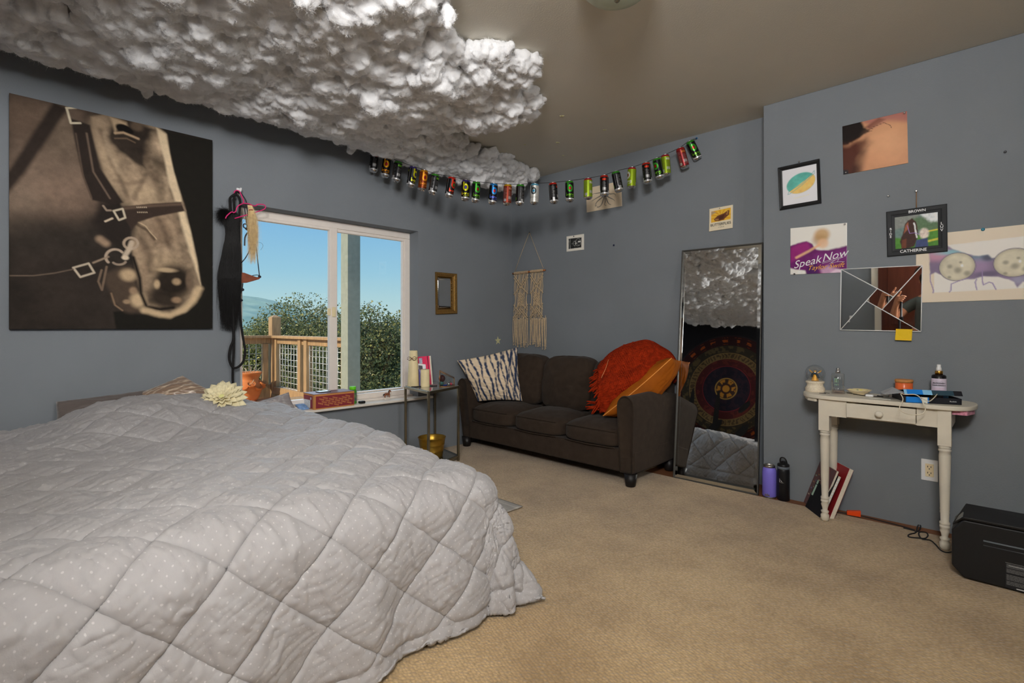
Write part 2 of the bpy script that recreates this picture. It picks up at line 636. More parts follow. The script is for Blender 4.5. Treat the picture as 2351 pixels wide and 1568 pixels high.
F = MB().box((XL, YF, -.006), (-2.0, YB, 0)).box((-2.0, YF, -.006), (XE, 3.492, 0))
struct('floor', F, mc)

# ---- window
win = tag(bpy.data.objects.new('window_1', None), kind='structure')
COL.objects.link(win); win.location = (-3.8, 1.9, .5)
fx0, fx1 = -3.838, -3.792
wf = MB()
wf.box((fx0, HY0 - .005, .505), (fx1, HY1 + .004, .545)).box((fx0, HY0 - .005, 1.862), (fx1, HY1 + .004, HZ1))
wf.box((fx0, HY0 - .005, .553), (fx1, HY0 + .04, 1.862)).box((fx0, 2.566, .553), (fx1, HY1 + .004, 1.862))
wf.box((fx0, HY0, .49), (-3.74, HY1, .506))
wf.build('window_frame', m_trimw, win, bevel=.004)
sx0, sx1 = -3.812, -3.770
sh = MB()
sh.box((sx0, 1.868, .52), (sx1, 1.93, 1.86)).box((sx0, HY0 + .02, .52), (sx1, 1.868, .553)).box((sx0, HY0 + .02, 1.838), (sx1, 1.868, 1.86))
sh.box((sx0, HY0 + .02, .553), (sx1, HY0 + .05, 1.838))
sh.build('sash', m_trimw, win, bevel=.004)
b2 = MB()
b2.box((-3.834, 1.93, .553), (-3.80, 2.566, .566)).box((-3.834, 1.93, 1.838), (-3.80, 2.566, 1.862)).box((-3.834, 2.55, .566), (-3.80, 2.566, 1.838)).box((-3.834, 1.905, .566), (-3.80, 1.934, 1.838))
b2.build('glazing_bead', m_trimw, win, bevel=.003)
mg = bpy.data.materials.new('window_glass'); mg.use_nodes = True
N, L = mg.node_tree.nodes, mg.node_tree.links
N.remove(N['Principled BSDF'])
tr = N.new('ShaderNodeBsdfTransparent'); gl = N.new('ShaderNodeBsdfGlossy'); ms = N.new('ShaderNodeMixShader'); fr = N.new('ShaderNodeFresnel')
tr.inputs[0].default_value = (.93, .95, .95, 1); gl.inputs['Roughness'].default_value = .0; fr.inputs['IOR'].default_value = 1.32
L.new(fr.outputs[0], ms.inputs[0]); L.new(tr.outputs[0], ms.inputs[1]); L.new(gl.outputs[0], ms.inputs[2]); L.new(ms.outputs[0], N['Material Output'].inputs[0])
MB().box((-3.794, HY0 + .045, .548), (-3.790, 1.872, 1.842)).build('pane', mg, win)
MB().box((-3.818, 1.928, .562), (-3.814, 2.556, 1.842)).build('pane', mg, win)
lt = MB().box((-3.771, 1.885, 1.17), (-3.757, 1.912, 1.245)).box((-3.77, 1.845, 1.18), (-3.762, 1.872, 1.235))
tag(lt.build('latch', M('latch_tan', C(200, 186, 150), .4), win, bevel=.004), label='tan plastic sash latch')
s_ = MB().box((-3.80, HY0 - .01, .472), (XL + .062, 2.735, .492))
struct('window_sill', s_, m_sill, bevel=.006)

# =================================================================== OUTSIDE
m_deck = M('deck_boards', C(205, 160, 118, .85), .7, var=.22, vscale=3, stretch=(9, 1, 1), bump=.001, bscale=60)
m_cedar = M('weathered_cedar', C(172, 140, 102, .85), .7, var=.25, vscale=5, stretch=(9, 9, 1), bump=.001, bscale=50)
m_wire = M('galvanised_wire', C(225, 225, 222, .8), .35, metal=.35)
d = MB()
x = -8.45
while x < -3.85:
    d.box((x, -3.5, -.035), (min(x + .135, -3.845), 3.3, .0))
    x += .142
o = d.build('deck', m_deck); tag(o, kind='structure')
MB_j = MB().box((-8.4, -3.4, -.25), (-3.9, 3.2, -.06)); tag(MB_j.build('deck_joists', m_cedar), kind='structure')

rail = thing('deck_railing', 'weathered wooden deck railing with square wire mesh panels outside the window', 'railing', (-8.2, 3.18, 0))
PX, PY = -8.22, 3.17
MB().box((PX - .07, PY - .07, 0), (PX + .07, PY + .07, 1.235)).lathe([(.095, 1.235), (.02, 1.27)], 4, mat=Matrix.Translation((PX, PY, 0)) @ Matrix.Rotation(PI / 4, 4, 'Z'), smooth=False).build('corner_post', m_cedar, rail, bevel=.006)
MB().box((PX - .08, -3.4, .915), (PX + .08, PY - .07, .955)).box((PX - .02, -3.4, .83), (PX + .02, PY - .07, .915)).build('top_rail', m_cedar, rail, bevel=.005)
MB().box((PX + .07, PY - .08, .915), (-5.95, PY + .08, .955)).box((PX + .07, PY - .02, .83), (-5.95, PY + .02, .915)).build('top_rail', m_cedar, rail, bevel=.005)
MB().box((PX - .02, -3.4, .0), (PX + .02, PY - .07, .20)).build('bottom_rail', m_cedar, rail, bevel=.005)
MB().box((PX + .07, PY - .06, .06), (-5.95, PY + .06, .17)).build('bottom_rail', m_cedar, rail, bevel=.005)
for px_ in (-7.25, -7.05):
    MB().box((px_ - .045, PY - .045, .17), (px_ + .045, PY + .045, .915)).build('stile', m_cedar, rail, bevel=.004)
for px_ in (-8.1, -6.0):
    MB().box((px_ - .03, PY - .04, .17), (px_ + .03, PY + .04, .915)).build('stile', m_cedar, rail, bevel=.004)
MB().box((PX - .04, 2.98, .2), (PX + .04, 3.06, .83)).build('stile', m_cedar, rail, bevel=.004)
def wires(a, b, axis):
    m = MB(); s = a
    while s < b - .02:
        q0, q1 = ((s, PY, .17), (s, PY, .83)) if axis == 0 else ((PX, s, .2), (PX, s, .83))
        m.tube([q0, q1], .005, 4); s += .102
    z = .17
    while z < .86:
        q0, q1 = ((a, PY, z), (b, PY, z)) if axis == 0 else ((PX, a, z), (PX, b, z))
        m.tube([q0, q1], .005, 4); z += .085
    return m.build('wire_mesh', m_wire, rail)
wires(-8.02, -7.3, 0); wires(-7.0, -6.03, 0); wires(-2.0, 2.98, 1)
pil = MB().box((-5.93, 3.08, 0), (-5.76, 3.25, 3.3)).build('porch_post', M('post_paint', C(118, 122, 112, 1.5), .7, var=.08), bevel=.006)
tag(pil, 'tall grey painted porch post standing behind the right window pane', 'post')
blk = MB().box((-6.75, 2.70, 0), (-6.45, 2.95, .17)).build('wood_block', m_cedar, bevel=.01)
tag(blk, 'short wooden block lying on the deck below the wire mesh', 'block')

# strawberry pot
pc = Vector((-8.0, 2.72, 0))
pot = thing('strawberry_pot', 'terracotta strawberry pot with side pockets standing on the sunny deck', 'pot', pc)
m_terra = M('terracotta', C(214, 128, 70, .8), .75, var=.12, vscale=8)
prof = [(.10, 0), (.13, .05), (.165, .14), (.178, .21), (.165, .27), (.135, .305), (.128, .33), (.15, .385), (.172, .41), (.172, .425), (.15, .425), (.12, .36), (.12, .30)]
MB().lathe(prof, 32, mat=Matrix.Translation(pc), cap=True).build('body', m_terra, pot)
for k, (a, zz) in enumerate([(-.2, .2), (.9, .2), (2.0, .2), (-1.3, .2), (.35, .245), (1.5, .245), (-.75, .245)]):
    ax = a - .5
    c = pc + Vector((math.cos(ax) * .165, math.sin(ax) * .165, zz))
    rt = Matrix.Translation(c) @ Matrix.Rotation(ax, 4, 'Z') @ Matrix.Rotation(.6, 4, 'Y')
    MB().lathe([(.02, -.045), (.045, -.01), (.06, .03), (.058, .036), (.04, .0)], 14, mat=rt).build('pocket', m_terra, pot)
m_stem = M('dry_stem', C(205, 190, 165, .9), .8)
for k in range(9):
    a = random.uniform(0, 6.28); r0 = random.uniform(.02, .1)
    q = pc + Vector((math.cos(a) * r0, math.sin(a) * r0, .38))
    pts = [q]
    for j in range(3):
        q = q + Vector((random.uniform(-.04, .04), random.uniform(-.04, .04), random.uniform(.02, .06))); pts.append(q)
    MB().tube(pts, .0035, 4).build('dry_stem', m_stem, pot)
for k in range(4):
    a = random.uniform(-1.6, .6)
    q = pc + Vector((math.cos(a) * .19, math.sin(a) * .19, .25)); pts = [q]
    for j in range(3):
        q = q + Vector((math.cos(a) * .02 + random.uniform(-.02, .02), random.uniform(-.03, .03), random.uniform(.0, .06))); pts.append(q)
    MB().tube(pts, .003, 4).build('dry_stem', m_stem, pot)

# trees beyond the railing
rng = np.random.default_rng(5)
m_leaf = bpy.data.materials.new('oak_leaves'); m_leaf.use_nodes = True
N, L = m_leaf.node_tree.nodes, m_leaf.node_tree.links
p = N['Principled BSDF']; p.inputs['Roughness'].default_value = .45
at = N.new('ShaderNodeAttribute'); at.attribute_name = 'Col'
L.new(at.outputs['Color'], p.inputs['Base Color'])
tl = N.new('ShaderNodeBsdfTranslucent'); L.new(at.outputs['Color'], tl.inputs[0])
mx = N.new('ShaderNodeMixShader'); mx.inputs[0].default_value = .25
L.new(p.outputs[0], mx.inputs[1]); L.new(tl.outputs[0], mx.inputs[2]); L.new(mx.outputs[0], N['Material Output'].inputs[0])
m_bark = M('bark', (.06, .05, .04), .9, var=.3, vscale=12)

def tree(name, label, base, height, blobs, nleaf, tint, ls=.055):
    """blobs: list of (dx, dy, z, radius) leaf masses"""
    t = thing(name, label, 'tree', base)
    bx, by, bz = base
    V = []; Cc = []
    tot = sum(b[3] ** 2 for b in blobs)
    for (dx, dy, z, r) in blobs:
        n = int(nleaf * r * r / tot)
        d = rng.normal(size=(n, 3)); d /= np.linalg.norm(d, axis=1)[:, None]
        rad = r * (rng.random(n) ** .33) * (1 + .16 * np.sin(d[:, 0] * 6 + dx * 9) * np.cos(d[:, 2] * 7 + dy * 5))
        c = d * rad[:, None] * np.array([1, 1, .85]) + np.array([bx + dx, by + dy, z])
        # leaf quads: random orientation
        nn = rng.normal(size=(n, 3)) + d * .9; nn /= np.linalg.norm(nn, axis=1)[:, None]
        u = np.cross(nn, rng.normal(size=(n, 3))); u /= np.linalg.norm(u, axis=1)[:, None]
        w = np.cross(nn, u)
        s = ls * (.55 + .8 * rng.random(n))[:, None]
        fold = nn * s * .22
        V.append(np.stack([c - u * s * .62, c - w * s * .36 + fold, c + u * s * .62, c + w * s * .36 + fold], 1).reshape(-1, 3))
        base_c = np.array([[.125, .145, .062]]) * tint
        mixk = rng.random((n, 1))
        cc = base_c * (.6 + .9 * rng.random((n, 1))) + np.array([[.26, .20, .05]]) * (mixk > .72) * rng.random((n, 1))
        Cc.append(np.repeat(cc, 4, 0))
    V = np.concatenate(V); Cc = np.concatenate(Cc)
    n = len(V) // 4
    Fq = np.arange(n * 4).reshape(n, 4)
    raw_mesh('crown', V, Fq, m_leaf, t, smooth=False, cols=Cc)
    tk = MB()
    for k, (dx, dy, z, r) in enumerate(blobs):
        tk.tube(spl([(bx, by, bz), (bx + dx * .2, by + dy * .2, bz + (z - bz) * .4), (bx + dx * .7, by + dy * .7, bz + (z - bz) * .8), (bx + dx, by + dy, z)], 8), list(np.linspace(.07, .018, 8)), 6)
        for q in range(4):
            e = Vector((bx + dx, by + dy, z)) + Vector((random.uniform(-r, r), random.uniform(-r, r), random.uniform(0, r))) * .8
            tk.tube([(bx + dx * .6, by + dy * .6, bz + (z - bz) * .7), (bx + dx, by + dy, z), e], [.02, .014, .006], 5)
    tk.build('trunk', m_bark, t)
    return t

def at_depth(u, dz):
    q = at_t(u, 749, dz); return (q.x, q.y)
def T(name, label, u, dz, vtop, spread, tint, nl, ls=.052):
    x, y = at_depth(u, dz)
    top = EYE + (749 - vtop) / FPX * dz
    bl = []
    R = spread
    bl.append((0, 0, top - R, R))
    for k in range(7):
        a = k / 7 * 6.28 + u
        bl.append((math.cos(a) * R * .95, math.sin(a) * R * .95, top - R * (1.25 + .5 * ((k * 37) % 5) / 5), R * .72))
    for k in range(7):
        a = k / 7 * 6.28 + u + .5
        bl.append((math.cos(a) * R * 1.15, math.sin(a) * R * 1.15, top - R * 2.5, R * .8))
    bl.append((0, 0, top - R * 2.4, R * .9))
    tree(name, label, (x, y, -2.6), top, bl, nl, np.array(tint), ls)
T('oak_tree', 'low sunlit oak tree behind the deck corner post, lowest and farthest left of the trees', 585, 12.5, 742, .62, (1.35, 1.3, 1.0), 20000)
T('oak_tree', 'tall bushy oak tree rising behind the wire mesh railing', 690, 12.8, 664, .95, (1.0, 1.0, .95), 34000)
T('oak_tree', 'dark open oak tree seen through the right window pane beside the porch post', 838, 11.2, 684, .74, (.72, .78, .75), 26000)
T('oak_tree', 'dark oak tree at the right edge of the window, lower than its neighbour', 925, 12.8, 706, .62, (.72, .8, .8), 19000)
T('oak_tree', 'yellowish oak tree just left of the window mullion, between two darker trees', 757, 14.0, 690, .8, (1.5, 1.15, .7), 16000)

# far hills
ang = np.linspace(math.radians(95), math.radians(200), 160)
rad = np.concatenate([np.linspace(14, 60, 12), np.linspace(80, 900, 60)])
A_, R_ = np.meshgrid(ang, rad)
Xh, Yh = np.cos(A_) * R_, np.sin(A_) * R_
ridge = sstep(160, 760, R_) * (58 + 42 * sstep(math.radians(149), math.radians(162), A_) + 9 * fbm(A_ * 9, R_ * 0, None, 4, 3)) - 2.2 - 58 * sstep(10, 200, R_)
ridge += 4.5 * fbm(Xh / 40, Yh / 40, None, 4, 8) * sstep(60, 300, R_)
hill = grid_mesh('hills', np.stack([Xh, Yh, ridge], -1), M('hazy_forest', C(140, 168, 158, 1.0), .95, col2=C(100, 140, 140, .95), vscale=.05, bump=.0), smooth=True)  # distance haze is mixed into the blue-green forest colour
tag(hill, kind='structure')

# =================================================================== BED
m_sheetw = M('mattress_cloth', C(205, 200, 192, 1.4), .8, var=.03)
m_dark = M('dark_frame', (.03, .028, .026), .6)
bed = thing('bed', 'double bed with white mattress and dark frame under the quilted comforter', 'bed', (-2.6, .63, 0))
MB().box((-3.60, -.08, .30), (-1.60, 1.33, .52)).build('mattress', m_sheetw, bed, bevel=.05, seg=4)
MB().box((-3.60, -.06, .14), (-1.64, 1.30, .30)).build('box_spring', m_sheetw, bed, bevel=.02)
MB().box((-3.62, -.07, .09), (-1.62, 1.32, .14)).build('bed_frame', m_dark, bed, bevel=.005)
for lx in (-3.5, -1.75):
    for ly in (.05, 1.18):
        MB().lathe([(.03, 0), (.03, .09)], 12, mat=Matrix.Translation((lx, ly, 0))).build('leg', m_dark, bed)

def comforter():
    xh, xf, y0, y1 = -3.50, -1.575, -.06, 1.315
    R, top = .13, .545
    P = np.linspace(xh, xf + .66, 660)
    Q = np.linspace(y0 - .40, y1 + .56, 560)
    Pg, Qg = np.meshgrid(P, Q, indexing='ij')
    cx = np.minimum(Pg, xf); ex = Pg - cx
    cy = np.clip(Qg, y0, y1); ey = Qg - cy
    d = np.sqrt(ex ** 2 + ey ** 2) + 1e-9
    dx, dy = ex / d, ey / d
    d = d * (1 - .20 * np.where((ex > 0) & (ey > 0), np.sin(2 * np.arctan2(np.abs(ey), np.abs(ex))), 0) * sstep(.1, .5, d))
    arc = R * PI / 2
    s = np.clip(d, 0, arc) / R
    ang = np.arctan2(dy, dx)                                   # 0 = foot side, pi/2 = far side
    corner = np.where((ex > 0) & (ey > 0), np.sin(2 * np.clip(ang, 0, PI / 2)), 0)
    flare = .06 + .26 * corner + .10 * np.cos(ang * 9 - 1.2) * corner
    hor = R * np.sin(s) + np.clip(d - arc, 0, None) * flare
    drop = R * (1 - np.cos(s)) + np.clip(d - arc, 0, None) * np.sqrt(np.clip(1 - flare ** 2, .2, 1))
    X = cx + dx * hor; Y = cy + dy * hor
    # pillow and body of the bed under the cloth
    yy = np.clip(Y, -2, 3)
    bump = .125 * np.exp(-(((yy - .72) / .43) ** 4)) * sstep(-2.72, -3.28, X)
    bump += .022 * fbm(X * 2.2, Y * 2.2, None, 3, 4) - .045 * sstep(-2.3, -1.55, X) * sstep(.5, 1.35, yy) + .012
    Z = top + bump * sstep(.25, .0, d) - drop
    # what does not fit above the floor runs out along it
    fl = .016
    over = np.clip(fl - Z, 0, None)
    X = X + dx * over * .35; Y = Y + dy * over * .35
    Z = np.maximum(Z, fl) + .010 * fbm(X * 9, Y * 9, None, 2, 9) * (over > 0)
    # folds of the hanging part
    hang = sstep(.12, .5, d)
    fold = hang * (.022 * np.sin(Qg * 17 + 1.5 * fbm(Qg * 3, Pg * 2, None, 2, 5)) * (ex > 0) + .02 * np.sin(Pg * 15) * (ey > 0) * (ex <= 0))
    X = X + dx * fold; Y = Y + dy * fold
    B = np.stack([X, Y, Z], -1)
    # normals
    du = np.gradient(B, axis=0); dv = np.gradient(B, axis=1)
    n = np.cross(du, dv); n /= np.linalg.norm(n, axis=-1, keepdims=True) + 1e-12
    n = np.where(n[..., 2:3] < -.2, -n, n)
    # quilting: diamonds
    wv = .012 * fbm(Pg * 5, Qg * 5, None, 2, 21)
    a_ = (Pg + 1.296 + wv) / .125 + (Qg - .577) / .135
    b_ = (Pg + 1.296) / .125 - (Qg - .577 + wv) / .135
    sa, sb = np.abs(np.sin(PI * a_ / 2)), np.abs(np.sin(PI * b_ / 2))
    hem = np.minimum(xf + .66 - Pg, y1 + .56 - Qg)             # distance to the hem
    inq = sstep(.095, .105, hem)
    puff = (sa ** .36) * (sb ** .36)
    seam = np.minimum(sa, sb)
    border = sstep(.0, .02, np.abs(hem - .10))
    puff = puff * inq + (1 - inq) * (.55 * sstep(0, .05, hem) * (.6 + .4 * sstep(.0, .04, np.abs(hem - .1))))
    puff = puff * (.45 + .55 * border)
    flat = sstep(.05, -.25, ex) * (ey <= 0)                    # lying part: flatter puffs, finer creases
    amp = .018 * (1 - flat) + .009 * flat
    # creases
    u1 = Pg * .91 + Qg * .41; v1 = -Pg * .41 + Qg * .91
    cre = 1 - np.abs(fbm(u1 * 46 + 2.0 * fbm(Pg * 4, Qg * 4, None, 2, 3), v1 * 7, None, 3, 31))
    cre2 = 1 - np.abs(fbm(u1 * 7 + .8 * fbm(Pg * 6, Qg * 6, None, 2, 6), v1 * 15, None, 3, 37))
    near = (1 - sstep(.0, .55, seam))                          # gathers pulled in by the stitching
    gath = near * fbm((Pg + Qg) * 38, (Pg - Qg) * 38, None, 2, 43)
    c_ = (.012 * cre ** 3 + .004 * cre2 ** 4) * flat + (.003 * cre ** 4 + .0075 * cre2 ** 4) * (1 - flat)
    disp = amp * puff + c_ * (.35 + .65 * sstep(.02, .3, seam)) + .003 * gath + .003 * fbm(Pg * 14, Qg * 14, None, 3, 51)
    disp = disp - .009 * (1 - sstep(0, .09, seam)) * inq
    B = B + n * disp[..., None]
    B[..., 2] = np.maximum(B[..., 2], .004)
    B[..., 0] = np.maximum(B[..., 0], XL + .03)
    uv = np.stack([Pg, Qg], -1)
    mat = bpy.data.materials.new('comforter_cotton'); mat.use_nodes = True
    N, L = mat.node_tree.nodes, mat.node_tree.links
    p = N['Principled BSDF']; p.inputs['Roughness'].default_value = .62; p.inputs['Specular IOR Level'].default_value = .25
    p.inputs['Sheen Weight'].default_value = .15
    uvn = N.new('ShaderNodeUVMap')
    mp = N.new('ShaderNodeMapping'); mp.inputs['Rotation'].default_value = (0, 0, PI / 4); mp.inputs['Scale'].default_value = (46, 46, 46)
    L.new(uvn.outputs[0], mp.inputs[0])
    vo = N.new('ShaderNodeTexVoronoi'); vo.voronoi_dimensions = '2D'; vo.inputs['Randomness'].default_value = 0; vo.inputs['Scale'].default_value = 1
    L.new(mp.outputs[0], vo.inputs['Vector'])
    lt_ = N.new('ShaderNodeMapRange'); lt_.inputs[1].default_value = .075; lt_.inputs[2].default_value = .11; lt_.inputs[3].default_value = 1; lt_.inputs[4].default_value = 0
    L.new(vo.outputs['Distance'], lt_.inputs[0])
    nz = N.new('ShaderNodeTexNoise'); nz.inputs['Scale'].default_value = 2.5
    L.new(uvn.outputs[0], nz.inputs['Vector'])
    m1 = N.new('ShaderNodeMix'); m1.data_type = 'RGBA'; L.new(nz.outputs[0], m1.inputs[0])
    m1.inputs[6].default_value = (.39, .378, .382, 1); m1.inputs[7].default_value = (.43, .415, .42, 1)
    m2 = N.new('ShaderNodeMix'); m2.data_type = 'RGBA'; L.new(lt_.outputs[0], m2.inputs[0]); L.new(m1.outputs[2], m2.inputs[6]); m2.inputs[7].default_value = (.55, .538, .536, 1)
    L.new(m2.outputs[2], p.inputs['Base Color'])
    nb = N.new('ShaderNodeTexNoise'); nb.inputs['Scale'].default_value = 60; nb.inputs['Detail'].default_value = 4; L.new(uvn.outputs[0], nb.inputs['Vector'])
    bp = N.new('ShaderNodeBump'); bp.inputs['Distance'].default_value = .0022; bp.inputs['Strength'].default_value = .8; L.new(nb.outputs[0], bp.inputs['Height']); L.new(bp.outputs[0], p.inputs['Normal'])
    o = grid_mesh('comforter', B, mat, uv=uv)
    md = o.modifiers.new('thickness', 'SOLIDIFY'); md.thickness = .008; md.offset = -1
    return tag(o, 'white diamond quilted comforter with tiny dots spread over the bed', 'comforter')
comforter()

def pillow_mesh(name, corners, thick, mat, parent=None, n=36, pinch=.55, wr=.006, seed=1, cols=None, ctr=None, sag=None):
    """corners TL, TR, BR, BL; puffed both ways along the normal; front and back shells share their seam"""
    tl, tr_, br, bl = [np.array(c, float) for c in corners]
    s = np.linspace(0, 1, n); S, T_ = np.meshgrid(s, s)
    # edges pulled in a little between the corners
    Sx = S + .05 * pinch * (2 * S - 1) * -1 * np.sin(PI * T_) * np.abs(2 * S - 1)
    Tx = T_ + .05 * pinch * (2 * T_ - 1) * -1 * np.sin(PI * S) * np.abs(2 * T_ - 1)
    Pm = ((1 - Sx) * (1 - Tx))[..., None] * tl + (Sx * (1 - Tx))[..., None] * tr_ + (Sx * Tx)[..., None] * br + ((1 - Sx) * Tx)[..., None] * bl
    nn = np.cross(br - tl, tr_ - bl); nn /= np.linalg.norm(nn)
    prof = (np.clip(np.sin(PI * S), 0, 1) ** .55) * (np.clip(np.sin(PI * T_), 0, 1) ** .55)
    w1 = wr * fbm(S * 7, T_ * 7, None, 3, seed) * prof ** .3 + wr * 1.2 * (1 - np.abs(fbm(S * 5 + T_ * 3, T_ * 9 - S * 4, None, 2, seed + 5))) ** 3 * prof ** .3
    f = Pm + nn * (prof * thick * .5 + w1)[..., None]
    b = Pm - nn * (prof * thick * .5 + w1)[..., None]
    V = np.concatenate([f.reshape(-1, 3), b.reshape(-1, 3)])
    if sag is not None: V = sag(V)
    idx = np.arange(n * n).reshape(n, n)
    q = np.stack([idx[:-1, :-1].ravel(), idx[:-1, 1:].ravel(), idx[1:, 1:].ravel(), idx[1:, :-1].ravel()], 1)
    F = np.concatenate([q, q[:, ::-1] + n * n])
    cc = None
    if cols is not None:
        cc = np.concatenate([cols.reshape(-1, 3), cols.reshape(-1, 3)])
    o = raw_mesh(name, V, F, mat, parent, smooth=True, cols=cc)
    bm = bmesh.new(); bm.from_mesh(o.data)
    bmesh.ops.remove_doubles(bm, verts=bm.verts, dist=.0004)
    bmesh.ops.recalc_face_normals(bm, faces=bm.faces)
    bm.to_mesh(o.data); bm.free()
    return o

# pillows at the head of the bed
P1 = Paint(60, 60, 1.0, (118, 98, 82), 1.5)
for k in range(22):
    yb = -.1 + k * .055
    P1.line([(0, yb), (.3, yb + .03 * math.sin(k)), (.6, yb + .05 * math.sin(k * 1.7)), (1, yb + .02)], .02, (188, 172, 152), .012, a=.8 * (k % 3 != 1), wob=.05, seed=k)
m_satin = M('zebra_satin', attr='Col', rough=.32, spec=.6, sheen=.3, col=(1, 1, 1))
tag(pillow_mesh('bed_pillow', [(-3.60, .60, .70), (-3.585, .84, .80), (-3.43, 1.04, .66), (-3.46, .74, .56)], .14, m_satin, n=60, cols=P1.I, seed=4),
    'brown satin pillow with pale streaks peaking behind the white flower', 'pillow')
tag(pillow_mesh('bed_pillow', [(-3.61, .27, .70), (-3.61, .74, .735), (-3.50, .76, .52), (-3.50, .24, .50)], .12, M('umber_sateen', C(86, 78, 74, 1.5), .5, var=.15, vscale=6, sheen=.3), n=40, seed=8),
    'dull brown pillow leaning on the wall at the left end of the bed head', 'pillow')
P2 = Paint(50, 50, 1.0, (128, 122, 122), 1.5)
for k in range(16):
    P2.line([(random.random(), random.random()) for _ in range(2)], .03, (170, 166, 164), .03, a=.5, wob=.08, seed=k + 30)
tag(pillow_mesh('bed_pillow', [(-3.69, 1.25, .565), (-3.69, 1.52, .628), (-3.60, 1.54, .50), (-3.60, 1.20, .485)], .08, M('grey_marbled_cloth', attr='Col', rough=.7, col=(1, 1, 1)), n=50, cols=P2.I, seed=12),
    'small grey marbled cushion on the window sill beside the shoe box', 'cushion')

# artificial flower
def flower():
    c = on_x(511, 918, -3.16)
    root = thing('artificial_flower', 'large cream artificial dahlia lying on the comforter below the hanging ropes', 'flower', c)
    mp_ = M('cream_petal', C(206, 196, 160, 1.4), .75, var=.12, vscale=30, sss=.1)
    ax = Vector((.62, -.35, .70)).normalized()
    q = ax.to_track_quat('Z', 'Y').to_matrix().to_4x4()
    MT = Matrix.Translation(c) @ q
    for ring, (cnt, ln, el, wd) in enumerate([(17, .118, .02, .046), (16, .108, .24, .043), (14, .092, .50, .038), (12, .074, .80, .033), (10, .054, 1.05, .026), (6, .034, 1.3, .02)]):
        m = MB()
        for k in range(cnt):
            a = 2 * PI * (k + .5 * (ring % 2)) / cnt + random.uniform(-.08, .08)
            l_ = ln * random.uniform(.9, 1.08)
            vs = []
            for i in range(7):
                t = i / 6
                w = wd * min(1, (t + .12) * 1.9) * (1 - max(0, t - .62) ** 2 / .16)
                rr = .008 + l_ * t * math.cos(el * (1 - .3 * t))
                zz = l_ * t * math.sin(el) * (1 - .35 * t * (1 - el / 1.6)) + .004 * ring
                for j in (-1, -.5, 0, .5, 1):
                    lx, ly = rr, j * w * .5
                    vs.append(MT @ Vector((lx * math.cos(a) - ly * math.sin(a), lx * math.sin(a) + ly * math.cos(a), zz + .010 * abs(j) * math.sin(PI * t))))
            fs = [(i * 5 + j, i * 5 + j + 1, (i + 1) * 5 + j + 1, (i + 1) * 5 + j) for i in range(6) for j in range(4)]
            m.add(vs, fs, 0, True)
        o = m.build('petals', mp_, root, fix=False)
        md = o.modifiers.new('thickness', 'SOLIDIFY'); md.thickness = .0016
    MB().ball(MT @ Vector((0, 0, .02)), .02).build('flower_centre', M('green_centre', C(190, 190, 130, 1.4), .8), root)
    return root
flower()

